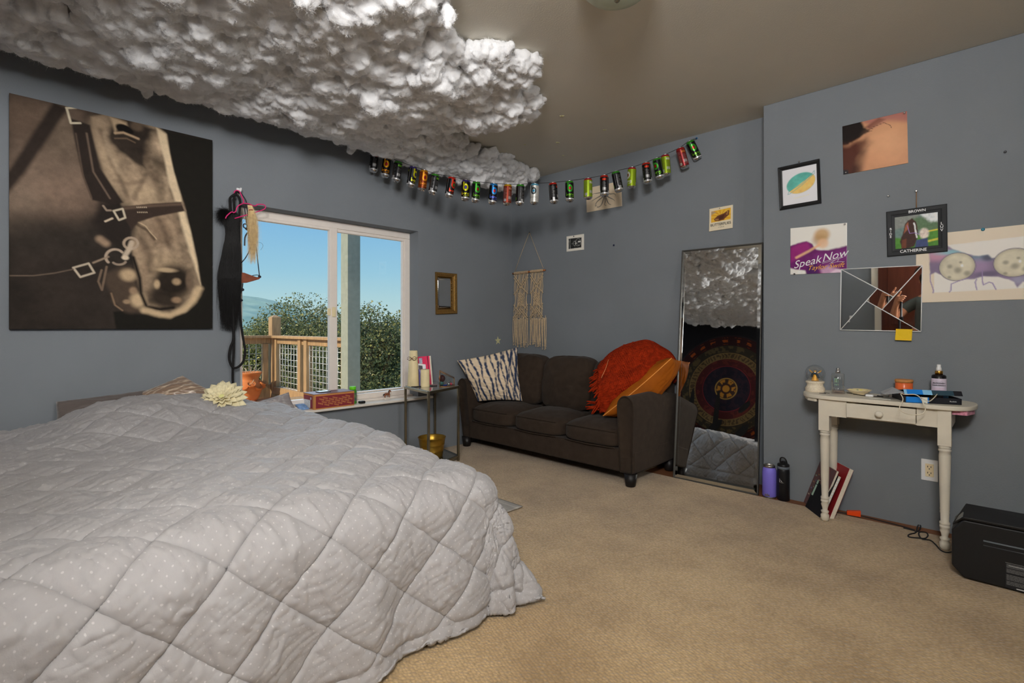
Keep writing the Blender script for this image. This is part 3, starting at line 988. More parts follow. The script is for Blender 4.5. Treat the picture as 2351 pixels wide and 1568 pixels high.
# =================================================================== COTTON CLOUD ON THE CEILING
def cloud():
    outline = [(-3.64, -.66), (-1.45, -.66), (-1.50, .2), (-1.58, .95), (-1.66, 1.36), (-1.90, 1.48), (-1.93, 1.66), (-1.80, 1.86), (-1.84, 2.10), (-2.12, 2.22),
               (-2.02, 2.34), (-2.28, 2.52), (-2.62, 2.50), (-2.86, 2.24), (-2.98, 2.55), (-3.05, 2.95), (-3.13, 3.45), (-3.17, 3.62), (-3.64, 3.66)]
    ox = np.array(outline)
    r = np.random.default_rng(11)
    def inside(x, y):
        ins = np.zeros(x.shape, bool); d = np.full(x.shape, 9.0)
        n = len(ox)
        for i in range(n):
            x0, y0 = ox[i]; x1, y1 = ox[(i + 1) % n]
            ins ^= ((y0 > y) != (y1 > y)) & (x < (x1 - x0) * (y - y0) / (y1 - y0 + 1e-12) + x0)
            ex, ey = x1 - x0, y1 - y0
            t = np.clip(((x - x0) * ex + (y - y0) * ey) / (ex * ex + ey * ey), 0, 1)
            d = np.minimum(d, np.hypot(x - x0 - t * ex, y - y0 - t * ey))
        return ins, d
    # tufts: noisy balls of several kinds
    bm = bmesh.new(); bmesh.ops.create_icosphere(bm, subdivisions=3, radius=1)
    bm.verts.ensure_lookup_table()
    U = np.array([v.co[:] for v in bm.verts]); Fb = np.array([[v.index for v in f.verts] for f in bm.faces]); bm.free()
    kinds = []
    for k in range(14):
        n1 = fbm(U[:, 0] * 1.3 + k * 7, U[:, 1] * 1.3, U[:, 2] * 1.3, 2, k)
        n2 = fbm(U[:, 0] * 2.6 + k * 3, U[:, 1] * 2.6, U[:, 2] * 2.6, 2, k + 40)
        n3 = fbm(U[:, 0] * 6.5 + k * 5, U[:, 1] * 6.5, U[:, 2] * 6.5, 3, k + 90)
        kinds.append(U * (.86 + .40 * n1 + .24 * n2 + .08 * n3)[:, None])
    g = np.array([(x, y) for x in np.arange(-3.66, -1.4, .074) for y in np.arange(-.66, 3.68, .074)])
    g = g + r.uniform(-.033, .033, g.shape)
    ins, d = inside(g[:, 0], g[:, 1])
    g = g[ins]; d = d[ins]
    Vs, Fs = [], []
    nb = 0
    big = fbm(g[:, 0] * 1.9, g[:, 1] * 1.9, None, 3, 77)
    for i, (x, y) in enumerate(g):
        edge = sstep(.0, .22, d[i])
        th = .035 + .085 * edge + .075 * big[i] * edge + r.uniform(-.018, .018)
        th = max(.02, min(th, .22))
        rad = r.uniform(.046, .078) * (.8 + .3 * edge) * (1.25 if r.random() < .12 else 1)
        w_ = max(0, x - XL); lim = .030 + .42 * w_ + .085 * sstep(1.7, 3.1, y)      # thin where it meets the wall
        rad = min(rad, .026 + .25 * w_ + .03 * sstep(1.7, 3.1, y))
        th = max(.004, min(th, lim - .8 * rad))
        kd = kinds[r.integers(14)]
        a = r.uniform(0, 6.28); b = r.uniform(-.7, .7)
        ca, sa, cb, sb = math.cos(a), math.sin(a), math.cos(b), math.sin(b)
        Rm = np.array([[ca, -sa, 0], [sa, ca, 0], [0, 0, 1]]) @ np.array([[1, 0, 0], [0, cb, -sb], [0, sb, cb]])
        sc = np.array([r.uniform(.9, 1.5), r.uniform(.85, 1.15), r.uniform(.75, 1.15)])
        V = (kd * sc * rad) @ Rm.T + np.array([x, y, ZC - th])
        V[:, 2] = np.minimum(V[:, 2], ZC - .002)
        V[:, 0] = np.maximum(V[:, 0], XL + .006)
        Vs.append(V); Fs.append(Fb + nb); nb += len(V)
    # a wisp hanging by the wall and a few loose ones
    for (x, y, z, sx, sz) in [(-3.55, .66, 2.46, .028, .055), (-1.74, 1.40, 2.44, .03, .06), (-3.50, 1.9, 2.42, .03, .045)]:
        V = kinds[3] * np.array([sx, sx, sz]) + np.array([x, y, z]); Vs.append(V); Fs.append(Fb + nb); nb += len(V)
    V = np.concatenate(Vs); F = np.concatenate(Fs)
    m = bpy.data.materials.new('polyester_fibre'); m.use_nodes = True
    N, L = m.node_tree.nodes, m.node_tree.links
    p = N['Principled BSDF']; p.inputs['Base Color'].default_value = (.86, .86, .87, 1); p.inputs['Roughness'].default_value = .95; p.inputs['Specular IOR Level'].default_value = .05
    p.inputs['Subsurface Weight'].default_value = .85; p.inputs['Subsurface Radius'].default_value = (1, 1, 1); p.inputs['Subsurface Scale'].default_value = .016
    tc = N.new('ShaderNodeTexCoord')
    nz = N.new('ShaderNodeTexNoise'); nz.inputs['Scale'].default_value = 120; nz.inputs['Detail'].default_value = 5; nz.inputs['Roughness'].default_value = .7
    L.new(tc.outputs['Object'], nz.inputs['Vector'])
    bp = N.new('ShaderNodeBump'); bp.inputs['Distance'].default_value = .006; bp.inputs['Strength'].default_value = .6
    L.new(nz.outputs[0], bp.inputs['Height']); L.new(bp.outputs[0], p.inputs['Normal'])
    mf = M('loose_fibre', (.86, .86, .87), .9, spec=.05)
    root = thing('cotton_cloud', 'big fluffy white cotton cloud stuck across the ceiling above the bed', 'cloud decoration', (-2.6, 1.4, ZC))
    # melt the tufts into one mass, then roughen it
    tmp = raw_mesh('tufts', V, F, m)
    md = tmp.modifiers.new('melt', 'REMESH'); md.mode = 'VOXEL'; md.voxel_size = .0085; md.use_smooth_shade = True
    dg = bpy.context.evaluated_depsgraph_get()
    me = bpy.data.meshes.new_from_object(tmp.evaluated_get(dg))
    old = tmp.data; bpy.data.objects.remove(tmp); bpy.data.meshes.remove(old)
    nv = len(me.vertices)
    co = np.empty(nv * 3, dtype=np.float32); me.vertices.foreach_get('co', co); co = co.reshape(-1, 3).astype(float)
    nr = np.empty(nv * 3, dtype=np.float32); me.vertex_normals.foreach_get('vector', nr); nr = nr.reshape(-1, 3).astype(float)
    x_, y_, z_ = co[:, 0], co[:, 1], co[:, 2]
    dsp = .013 * (1 - np.abs(fbm(x_ * 17, y_ * 17, z_ * 17, 3, 3))) ** 2 + .010 * fbm(x_ * 34, y_ * 34, z_ * 34, 3, 9) - .006
    co = co + nr * dsp[:, None]
    co[:, 2] = np.minimum(co[:, 2], ZC - .001); co[:, 0] = np.maximum(co[:, 0], XL + .003); co[:, 1] = np.maximum(co[:, 1], YF + .004)
    me.vertices.foreach_set('co', co.astype(np.float32).ravel()); me.update()
    me.polygons.foreach_set('use_smooth', np.full(len(me.polygons), True))
    me.materials.clear(); me.materials.append(m)
    link('tufts', me, root)
    # short loose fibres lying on and standing off the mass
    ok = np.where((co[:, 2] < ZC - .015) & (co[:, 0] > XL + .03))[0]
    ns, seg = 620000, 4
    pick = r.choice(ok, ns)
    tg = np.cross(nr[pick], r.normal(size=(ns, 3))); tg /= np.linalg.norm(tg, axis=1)[:, None] + 1e-9
    d0 = tg * .85 + nr[pick] * (.15 + .5 * r.random((ns, 1)))
    ln = (.004 + .009 * r.random(ns))[:, None]
    cur = r.normal(size=(ns, 3)) * .45
    p0 = co[pick] + r.normal(size=(ns, 3)) * .003 - nr[pick] * .002
    pts = np.stack([p0 + (d0 * t + cur * t * t) * ln for t in np.linspace(0, 1, seg)], 1)
    pts[..., 2] = np.minimum(pts[..., 2], ZC - .001)
    pts[..., 0] = np.maximum(pts[..., 0], XL + .003); pts[..., 1] = np.maximum(pts[..., 1], YF + .004)
    cu = bpy.data.hair_curves.new('loose_fibres')
    cu.add_curves([seg] * ns)
    cu.points.foreach_set('position', pts.reshape(-1).astype(np.float32))
    at = cu.attributes.new('radius', 'FLOAT', 'POINT')
    at.data.foreach_set('value', np.tile(np.array([.0003, .0003, .00025, .0001], dtype=np.float32), ns))
    cu.materials.append(mf)
    o = link('loose_fibres', cu, root)
    o['kind'] = 'stuff'
cloud()

# =================================================================== SOFA
m_sofa = M('brown_corduroy', C(50, 41, 34, 1.5), .9, var=.14, vscale=22, bump=.0012, bscale=420, spec=.08, sheen=.06, stretch=(1, 1, 1))
m_leg = M('espresso_wood', (.012, .010, .010), .45, var=.2)
SX0, SX1 = -3.640, -1.815
sofa = thing('sofa', 'dark brown three seat fabric sofa against the back wall', 'sofa', ((SX0 + SX1) / 2, 3.4, 0))
MB().box((SX0 + .02, 3.075, .085), (SX1 - .02, 3.70, .245)).build('base', m_sofa, sofa, bevel=.018, seg=3)
MB().box((SX0 + .03, 3.56, .20), (SX1 - .03, 3.72, .72)).build('back_frame', m_sofa, sofa, bevel=.04, seg=4)
def arm(x0, x1, side):
    # rounded top, front face slightly bowed, outer side leaning out towards the top
    m = MB(); n = 14; prof = []
    for i in range(n + 1):
        a = PI * i / n
        prof.append(((x0 + x1) / 2 - math.cos(a) * (x1 - x0) / 2, .545 + .075 * math.sin(a)))
    ins = .035
    lo0, lo1 = (x0 + (ins if side < 0 else 0), x1 - (ins if side > 0 else 0))
    ring = [(lo0, .085)] + prof + [(lo1, .085)]
    rows = []
    for (y, sh, dz) in [(3.052, .012, -.012), (3.045, .0, 0), (3.12, 0, .0), (3.4, 0, .006), (3.66, 0, -.02), (3.71, .0, -.03)]:
        rows.append([((x - (x0 + x1) / 2) * (1 - sh * 8) + (x0 + x1) / 2, y + (.03 if z < .2 and y < 3.1 else 0), z + (dz if z > .3 else 0)) for x, z in ring])
    k = len(ring); vs = [q for r_ in rows for q in r_]
    fs = [tuple(range(k)), tuple(reversed(range((len(rows) - 1) * k, len(rows) * k)))]
    for i in range(len(rows) - 1):
        for j in range(k):
            l = (j + 1) % k
            fs.append((i * k + j, i * k + l, (i + 1) * k + l, (i + 1) * k + j))
    m.add(vs, fs, 0, True)
    o = m.build('arm', m_sofa, sofa)
    e = o.modifiers.new('edges', 'EDGE_SPLIT'); e.split_angle = math.radians(50)
    pp = [(q[0], q[1] - .004, q[2]) for q in rows[1][1:-1]]
    pip = MB().tube([(lo0 if side < 0 else lo0, 3.075, .1)] + pp + [(lo1, 3.075, .1)], .0045, 6).build('piping', m_sofa, o)
    return o
arm(SX0, SX0 + .125, -1); arm(SX1 - .125, SX1, 1)

def cushion(name, x0, x1, y0, y1, z0, z1, dome, tilt=0.0, crown=0.0, seed=0, rows=26, back=False):
    """soft box with rounded edges and a domed top"""
    n = rows
    def shell(sx, sy, sz):
        # superellipsoid-ish rounded box from a cube-sphere direction
        e = 5.0
        l = (np.abs(sx) ** e + np.abs(sy) ** e + np.abs(sz) ** e) ** (1 / e)
        return sx / l, sy / l, sz / l
    s = np.tan(np.linspace(-1, 1, n) * PI / 4)
    A, B_ = np.meshgrid(s, s)
    Vs, Fs = [], []
    idx = np.arange(n * n).reshape(n, n)
    q = np.stack([idx[:-1, :-1].ravel(), idx[:-1, 1:].ravel(), idx[1:, 1:].ravel(), idx[1:, :-1].ravel()], 1)
    for k, (ax, sg) in enumerate([(0, 1), (0, -1), (1, 1), (1, -1), (2, 1), (2, -1)]):
        o_ = np.full_like(A, sg)
        xyz = [None] * 3; xyz[ax] = o_; xyz[(ax + 1) % 3] = A * sg; xyz[(ax + 2) % 3] = B_
        Vs.append(np.stack(shell(*xyz), -1).reshape(-1, 3)); Fs.append(q + k * n * n)
    V = np.concatenate(Vs); F = np.concatenate(Fs)
    u, w, t = V[:, 0], V[:, 1], V[:, 2]
    wr = .006 * fbm(u * 3 + seed, w * 3, t * 3, 3, seed) + .003 * (1 - np.abs(fbm(u * 4 + seed, w * 2, t * 4, 2, seed + 3))) ** 3
    if back:
        bul = dome * np.clip(1 - u ** 2, 0, 1) * np.clip(1 - t ** 2, 0, 1)
        Y = (y0 + y1) / 2 + w * (y1 - y0) / 2 - bul * (w < 0) * np.abs(w) - wr * 2
        Z = (z0 + z1) / 2 + t * (z1 - z0) / 2 + crown * np.clip(1 - u ** 2, 0, 1) * (t > 0) * t + wr
        X = (x0 + x1) / 2 + u * (x1 - x0) / 2
        Y = Y + tilt * (Z - z0)
    else:
        bul = dome * np.clip(1 - u ** 2, 0, 1) ** .7 * np.clip(1 - w ** 2, 0, 1) ** .7
        X = (x0 + x1) / 2 + u * (x1 - x0) / 2
        Y = (y0 + y1) / 2 + w * (y1 - y0) / 2 - .012 * np.clip(1 - u ** 2, 0, 1) * (w < 0) * np.abs(w)
        Z = (z0 + z1) / 2 + t * (z1 - z0) / 2 + bul * (t > 0) * t + wr * (t > 0)
    o = raw_mesh(name, np.stack([X, Y, Z], 1), F, m_sofa, sofa)
    bm = bmesh.new(); bm.from_mesh(o.data); bmesh.ops.remove_doubles(bm, verts=bm.verts, dist=.0005); bmesh.ops.recalc_face_normals(bm, faces=bm.faces); bm.to_mesh(o.data); bm.free()
    # piping along the front edges
    p_ = MB()
    for zz in ((z0 + .012), (z1 - .012)):
        if not back:
            p_.tube([(x0 + .045, y0 + .012, zz), (x0 + .08, y0 + .003, zz), ((x0 + x1) / 2, y0 - .012, zz + (.004 if zz > z0 + .05 else 0)), (x1 - .08, y0 + .003, zz), (x1 - .045, y0 + .012, zz)], .004, 6)
    if not back:
        p_.build('piping', m_sofa, o)
    return o
ix0, ix1 = SX0 + .12, SX1 - .12
wd = (ix1 - ix0) / 3
for k in range(3):
    cushion('seat_cushion', ix0 + wd * k + .002, ix0 + wd * (k + 1) - .002, 3.058, 3.60, .236, .372, .045, seed=k * 5 + 1)
for k in range(3):
    cushion('back_cushion', ix0 + wd * k + .003, ix0 + wd * (k + 1) - .003, 3.40, 3.60, .385, .825, .05, tilt=.16, crown=.012, seed=k * 7 + 2, back=True)
for lx in (SX0 + .06, SX1 - .055):
    for ly in (3.095, 3.65):
        MB().lathe([(.030, 0), (.034, .004), (.046, .088)], 14, mat=Matrix.Translation((lx, ly, 0))).build('leg', m_leg, sofa)

# tie-dye cushion
P3 = Paint(110, 110, 1.0, (202, 184, 158), 1.55)
r_ = random.Random(4)
xs = [.03, .13, .22, .33, .44, .54, .62, .70, .76, .82, .87, .915, .955, .985]
for k, x0 in enumerate(xs):
    pts = []; y = 0
    for j in range(30):
        pts.append((x0 + .018 * math.sin(j * .35 + k * 2) + r_.uniform(-.006, .006), j / 29))
    for j in range(29):
        a = .95 if r_.random() > .22 else .3
        wd_ = r_.uniform(.016, .05) * (1 if k % 2 == 0 else .75)
        P3.line([pts[j], pts[j + 1]], wd_, (30, 46, 74), .010, a=a)
P3.mott(.08, 14)
tag(pillow_mesh('throw_pillow', [(-3.60, 2.995, .785), (-3.255, 3.43, .905), (-3.15, 3.38, .425), (-3.49, 3.15, .41)], .17, M('dyed_linen', attr='Col', rough=.85, col=(1, 1, 1), bump=.0004, bscale=900), n=110, cols=P3.I, seed=20, wr=.008),
    'cream cushion with navy tie dye stripes in the left corner of the sofa', 'cushion')

# velvet pillow on the right arm
m_vel = M('ochre_velvet', C(150, 80, 16, 1.15), .7, var=.14, vscale=9, spec=.12, col2=None)
A_ = np.array(at_t(1384, 955, 3.75)); B_ = np.array(at_t(1542, 822, 3.72))
D_ = np.array((-.02, .30, -.04)); D2 = np.array((.0, .17, -.03))
velv = thing('throw_pillow', 'ochre velvet pillow leaning over the right arm of the sofa', 'cushion', tuple(A_))
pillow_mesh('cover', [A_, B_, B_ + D2, A_ + D_], .22, m_vel, velv, n=46, seed=33, wr=.007, pinch=.2)
ab = [A_ + (B_ - A_) * t + np.array((0, 0, -.012)) * math.sin(PI * t) for t in np.linspace(0, 1, 14)]
MB().tube(ab, .0035, 6).build('seam_piping', M('ochre_piping', C(214, 140, 62, 1.4), .5), velv)

# chunky orange throw
m_knit = M('rust_knit', C(138, 38, 12, 1.35), .95, var=.25, vscale=40, bump=.002, bscale=300, sheen=.0, spec=.1)
throw = thing('throw_blanket', 'chunky rust orange knitted throw heaped over the right back cushion', 'blanket', (-2.05, 3.55, .6))
ridge = spl([np.array(at_t(u, v, t)) for u, v, t in [(1376, 842, 4.10), (1400, 818, 4.10), (1428, 800, 4.08), (1462, 789, 4.06), (1490, 788, 4.04), (1515, 800, 4.02), (1534, 812, 4.0), (1547, 830, 3.98), (1552, 856, 3.97)]], 70)
lower = spl([np.array(at_t(u, v, t)) for u, v, t in [(1380, 945, 3.86), (1396, 946, 3.82), (1420, 938, 3.80), (1452, 922, 3.79), (1480, 905, 3.79), (1508, 890, 3.83), (1530, 882, 3.92), (1543, 880, 3.95), (1549, 872, 3.95)]], 70)
ridge = spl(ridge, 260); lower = spl(lower, 260)
Ra, La = np.array(ridge)[None], np.array(lower)[None]
Tc_ = np.linspace(0, 1, 170)[:, None, None]
Pb = Ra + (La - Ra) * Tc_ + np.array((.45, -.75, .35)) * .10 * np.sin(PI * np.minimum(1, Tc_ * 1.1)) ** .8
S_, T_ = np.meshgrid(np.linspace(0, 1, 260), np.linspace(0, 1, 170))
Tw = T_ * 30 + .8 * fbm(S_ * 5, T_ * 4, None, 3, 5)                  # rows of stitches
rw = np.floor(Tw); ph = S_ * 62 + .5 * (rw % 2) + .4 * fbm(S_ * 8, T_ * 6, None, 2, 6)
st_ = np.abs(np.sin(PI * Tw)) ** .6 * (.45 + .55 * np.abs(np.sin(PI * (ph + .5 * (Tw - rw)))) ** .7)
folds = .016 * np.sin(T_ * 13 + 2 * fbm(S_ * 3, T_ * 2, None, 2, 5)) + .008 * fbm(S_ * 7, T_ * 6, None, 3, 8) + .010 * st_
Pb = Pb + folds[..., None] * np.array((.45, -.8, .4))
o = grid_mesh('blanket_body', Pb, m_knit, throw)
md = o.modifiers.new('thickness', 'SOLIDIFY'); md.thickness = .02; md.offset = -1
bd = MB()
rk = random.Random(12)
for i in range(6, 254, 6):
    q = np.array(ridge[i]) + np.array((rk.uniform(-.004, .004), rk.uniform(-.004, .004), rk.uniform(-.004, .005) + .010)) + np.array((.004, -.012, 0))
    bd.ball(q, .012 * rk.uniform(.8, 1.1), 8, 6, sc=(1.1, 1, .8))
    bd.ball(q + np.array((.006, -.018, -.010)), .011, 8, 6)
bd.build('knotted_edge', m_knit, throw)
r_ = random.Random(9)
lft = np.array(Pb[:, 0])
for k in range(46):
    t = k / 45
    base = Vector(lft[int(8 + t * 150)]) + Vector((.012, -.006, 0))
    ln = .075 + .05 * r_.random() if .12 < t < .50 else .05 + .03 * r_.random()
    if t > .82: ln = .09 + .04 * r_.random()
    dr_ = Vector((-.62, -.25, -.55)) if t < .6 else Vector((-.35, -.35, -.85))
    if t > .86: dr_ = Vector((-.85, -.45, -.05))
    pts = [base]
    for j in range(4):
        pts.append(pts[-1] + (dr_ + Vector((r_.uniform(-.3, .3), r_.uniform(-.2, .2), r_.uniform(-.3, .3)))).normalized() * ln / 4)
    MB().tube(spl(pts, 10), [.0062, .0065, .006, .006, .0058, .0056, .0055, .0055, .005, .003], 6).build('tassel', m_knit, throw)
tag(MB().tube(spl([at_t(1397, 826, 3.93), at_t(1391, 845, 3.84), at_t(1383, 862, 3.8), at_t(1381, 868, 3.8)], 16), .0022, 5).build('loose_thread', M('pale_thread', C(196, 130, 84, 1.4), .8), throw), label='single pale loose thread')

# =================================================================== PICTURES AND HANGINGS
m_black = M('black_lacquer', (.012, .012, .013), .35)
m_steel = M('bright_steel', (.62, .62, .63), .25, metal=1.0)
NR, NL = Vector((0, -1, 0)), Vector((1, 0, 0))          # out of the right / back wall, out of the left wall

def pin(parent, pos, n, mat=None, r=.0055, name='pin'):
    q = n.to_track_quat('Z', 'Y').to_matrix().to_4x4()
    return MB().lathe([(.0015, 0), (.0015, .004), (r, .005), (r * .95, .008), (r * .5, .0098)], 10, mat=Matrix.Translation(pos) @ q).build(name, mat or m_steel, parent)

def onp(plane):
    return {'R': lambda u, v: on_y(u, v, YR), 'B': lambda u, v: on_y(u, v, YB), 'L': lambda u, v: on_x(u, v, XL)}[plane]

def wall_picture(name, label, cat, pl, tl, tr_, bl, paint, mat, thick=.003, edge=None, lift=.0, bow=None, part='sheet', group=None, br=None):
    f = onp(pl); n = NL if pl == 'L' else NR
    o, a, b = f(*tl), f(*tr_), f(*bl)
    if br is not None:
        c = f(*br)
        w = ((a - o) + (c - b)) / 2; h = ((b - o) + (c - a)) / 2
        ctr = (o + a + b + c) / 4
        o = ctr - w / 2 - h / 2
    else:
        w, h = a - o, b - o
    root = thing(name, label, cat, tuple(o + w / 2 + h))
    root.location = o + w / 2 + h
    sheet(part, o + n * (.0008 + lift), w, h, n, paint, mat, root, thick, edge, bow)
    return root, o + n * (.0008 + lift + thick), w, h, n

# ---- horse canvas
def horse():
    xf = XL + .036
    tl, tr_, bl, br = on_x(22, 210, xf), on_x(489, 325, xf), on_x(20, 755, xf), on_x(486.5, 755, xf)
    y0 = (tl.y + bl.y) / 2; y1 = (tr_.y + br.y) / 2; z1 = (tl.z + tr_.z) / 2; z0 = (bl.z + br.z) / 2
    asp = (y1 - y0) / (z1 - z0)
    pt = Paint(380, 486, asp, (40, 34, 29), 1.35)
    def Q(*xy):
        out = []
        for x, y in xy:
            q = on_x(x / 2.614, 180 + y / 2.614, xf)
            out.append(((q.y - y0) / (z1 - z0), (z1 - q.z) / (z1 - z0)))
        return out
    rad = lambda px: px / 2.614 / 545.0
    pt.poly(Q((40, 60), (560, 180), (560, 700), (620, 830), (500, 900), (40, 900)), (98, 80, 66), .05, wob=.03)
    for (x, y, rx, ry, c, a) in [(330, 600, 210, 190, (142, 118, 98), .8), (360, 330, 90, 160, (128, 108, 88), .7), (110, 740, 120, 110, (130, 110, 92), .7), (430, 690, 140, 120, (128, 104, 86), .7), (150, 240, 110, 130, (110, 88, 70), .6), (120, 880, 160, 60, (100, 86, 72), .5)]:
        (cx, cy), = Q((x, y)); pt.ell(cx, cy, rad(rx), rad(ry), c, .6, a)
    pt.poly(Q((40, 860), (700, 840), (760, 1520), (40, 1530)), (66, 57, 49), .07, a=.85)
    pt.poly(Q((40, 1050), (700, 1050), (700, 1530), (40, 1530)), (52, 43, 37), .08, a=.8)
    pt.mott(.35, 7, 5); pt.mott(.14, 40, 7)
    # far rein
    pt.poly(Q((320, 140), (410, 180), (140, 580), (40, 700), (40, 570)), (46, 36, 31), .012, a=.92)
    # head
    pt.poly(Q((545, 230), (640, 210), (950, 290), (1010, 340), (1040, 560), (1110, 760), (1185, 1100), (1208, 1250), (1120, 1400), (1030, 1432), (880, 1395), (840, 1300), (800, 1080), (775, 900), (720, 740), (620, 560)), (142, 120, 94), .008)
    m = pt.poly_mask(Q((560, 240), (940, 290), (1040, 560), (1120, 760), (1200, 1200), (1030, 1420), (880, 1380), (790, 1000), (720, 740), (620, 560)), .02)
    pt.mott(.75, 11, 11, mask=m); pt.mott(.35, 30, 12, mask=m)
    for (x, y, rx, ry, c, a, rot) in [(650, 480, 50, 190, (178, 152, 118), .8, -.35), (800, 640, 130, 80, (172, 146, 114), .7, .2), (900, 700, 90, 60, (182, 156, 120), .6, 0), (730, 640, 50, 90, (160, 136, 106), .6, -.3), (980, 900, 90, 110, (150, 122, 94), .6, 0),
                                      (860, 1030, 55, 90, (160, 134, 104), .7, -.4), (960, 1120, 110, 70, (178, 152, 116), .7, -.5), (590, 330, 40, 90, (150, 126, 98), .6, -.2), (1000, 1180, 150, 130, (140, 116, 88), .35, 0)]:
        (cx, cy), = Q((x, y)); pt.ell(cx, cy, rad(rx), rad(ry), c, .6, a, rot)
    for b, w, c, a in [([(600, 300), (640, 420), (700, 560), (760, 700)], .022, (92, 74, 58), .55), ([(880, 560), (840, 640), (800, 720)], .02, (98, 80, 62), .5), ([(960, 520), (940, 620), (960, 720)], .03, (104, 86, 66), .5), ([(1000, 600), (1010, 700)], .02, (186, 160, 126), .5),
                       ([(820, 870), (870, 900), (930, 970)], .014, (84, 66, 50), .8), ([(830, 860), (880, 885), (945, 960)], .006, (196, 168, 130), .7), ([(940, 850), (990, 930), (1020, 1010)], .02, (96, 76, 58), .5), ([(850, 960), (900, 1060), (890, 1150)], .03, (84, 66, 52), .55),
                       ([(1010, 860), (1060, 960), (1080, 1060)], .024, (182, 154, 120), .5), ([(640, 330), (660, 450), (720, 560)], .02, (190, 164, 130), .5), ([(900, 420), (890, 520), (930, 600)], .03, (96, 78, 60), .55), ([(860, 1120), (870, 1220), (910, 1300)], .024, (150, 124, 96), .6), ([(700, 620), (760, 640), (840, 620)], .02, (110, 90, 70), .5)]:
        pt.line(Q(*b), w, c, w * .45, a, wob=.012, seed=int(b[0][0]))
    pt.mott(.16, 50, 61, oc=2, mask=m)
    # eye and its shadow
    pt.poly(Q((640, 215), (930, 290), (900, 420), (870, 560), (790, 500), (700, 420), (640, 330)), (40, 31, 26), .018, a=.92, wob=.03)
    pt.poly(Q((650, 228), (760, 268), (770, 300), (700, 290), (690, 330), (670, 290)), (188, 160, 122), .01, a=.85, wob=.012)
    (cx, cy), = Q((748, 305)); pt.ell(cx, cy, rad(50), rad(30), (24, 19, 16), .2, 1, .25)
    pt.line(Q((692, 328), (740, 325), (790, 345), (830, 362)), .010, (176, 146, 110), .005)
    pt.line(Q((690, 360), (760, 360), (810, 385)), .006, (110, 88, 66), .004)
    (cx, cy), = Q((820, 290)); pt.ell(cx, cy, rad(35), rad(28), (120, 98, 76), .5, .6)
    # bridge of the nose
    pt.poly(Q((938, 292), (998, 330), (1032, 490), (1072, 660), (1092, 745), (1046, 735), (1010, 620), (985, 480)), (206, 182, 144), .008, wob=.006)
    pt.poly(Q((1070, 795), (1110, 790), (1150, 930), (1180, 1080), (1205, 1240), (1170, 1130), (1120, 980)), (214, 190, 150), .01, wob=.006)
    # dark ground in front of the face
    pt.poly(Q((1003, 325), (1300, 380), (1300, 1530), (700, 1530), (680, 1400), (760, 1395), (860, 1420), (1035, 1440), (1130, 1400), (1212, 1255), (1190, 1100), (1115, 770), (1045, 560), (1020, 440)), (34, 31, 25), .006)
    # cheek strap, noseband
    pt.poly(Q((425, 240), (540, 280), (600, 540), (740, 745), (690, 760), (555, 730), (490, 560), (450, 380)), (52, 41, 35), .006)
    pt.line(Q((520, 330), (560, 560), (660, 720)), .007, (112, 92, 76), .004); pt.line(Q((455, 330), (500, 590), (548, 715)), .005, (96, 78, 64), .004)
    pt.poly(Q((600, 740), (760, 770), (820, 860), (800, 960), (740, 1000), (640, 980), (560, 860)), (48, 39, 34), .02)
    pt.poly(Q((738, 770), (900, 752), (1090, 742), (1112, 795), (930, 830), (830, 862), (790, 910), (755, 850)), (66, 51, 42), .005)
    pt.line(Q((750, 780), (900, 765), (1085, 755)), .012, (104, 82, 66), .006); pt.line(Q((1092, 745), (1112, 795)), .008, (140, 118, 96), .004)
    for k in range(6):
        pt.line(Q((822 + k * 11, 772), (823 + k * 11, 775)), .004, (190, 170, 140), .002); pt.line(Q((826 + k * 11, 802), (827 + k * 11, 805)), .004, (190, 170, 140), .002)
    # mouth, nostril
    pt.poly(Q((650, 1180), (730, 1140), (800, 1130), (850, 1290), (880, 1400), (760, 1392), (680, 1345)), (84, 68, 54), .015, wob=.02)
    for (x, y, rx, ry, c) in [(770, 1180, 45, 40, (196, 166, 124)), (830, 1330, 45, 50, (206, 176, 132)), (800, 1275, 22, 25, (160, 130, 98)), (760, 1340, 20, 15, (170, 140, 104))]:
        (cx, cy), = Q((x, y)); pt.ell(cx, cy, rad(rx), rad(ry), c, .5, .85)
    pt.line(Q((800, 1075), (838, 1200), (846, 1290), (880, 1370), (960, 1385), (1040, 1375)), .014, (28, 22, 18), .008)
    pt.line(Q((668, 1290), (690, 1360), (735, 1392)), .006, (140, 112, 84), .004)
    (cx, cy), = Q((1040, 1215)); pt.ell(cx, cy, rad(122), rad(110), (34, 26, 20), .35, .95, -.5)
    (cx, cy), = Q((985, 1320)); pt.ell(cx, cy, rad(105), rad(60), (42, 33, 26), .5, .9, .3)
    for (x, y, rx, ry, c) in [(1060, 1220, 26, 24, (182, 152, 112)), (942, 1235, 18, 30, (196, 166, 124)), (1060, 1330, 30, 22, (160, 128, 94)), (1135, 1210, 22, 60, (120, 98, 76)), (1000, 1150, 60, 16, (190, 162, 122))]:
        (cx, cy), = Q((x, y)); pt.ell(cx, cy, rad(rx), rad(ry), c, .5, .85)
    pt.line(Q((872, 1385), (940, 1408), (1030, 1420), (1100, 1395), (1165, 1335), (1195, 1262)), .028, (196, 168, 126), .012, wob=.012)
    # bit rings and buckles
    def ring(x, y, rx, ry, w, c, a0=0, a1=6.29):
        pt.line(Q(*[(x + rx * math.cos(a), y + ry * math.sin(a)) for a in np.linspace(a0, a1, 18)]), w, c, .003)
    ring(785, 990, 42, 34, .011, (168, 146, 122)); ring(690, 1072, 55, 46, .011, (172, 150, 128), 2.4, 5.6); ring(715, 1095, 40, 22, .010, (150, 130, 110), .3, 2.6)
    pt.line(Q((752, 1060), (775, 1025), (790, 985)), .020, (186, 166, 142), .006)
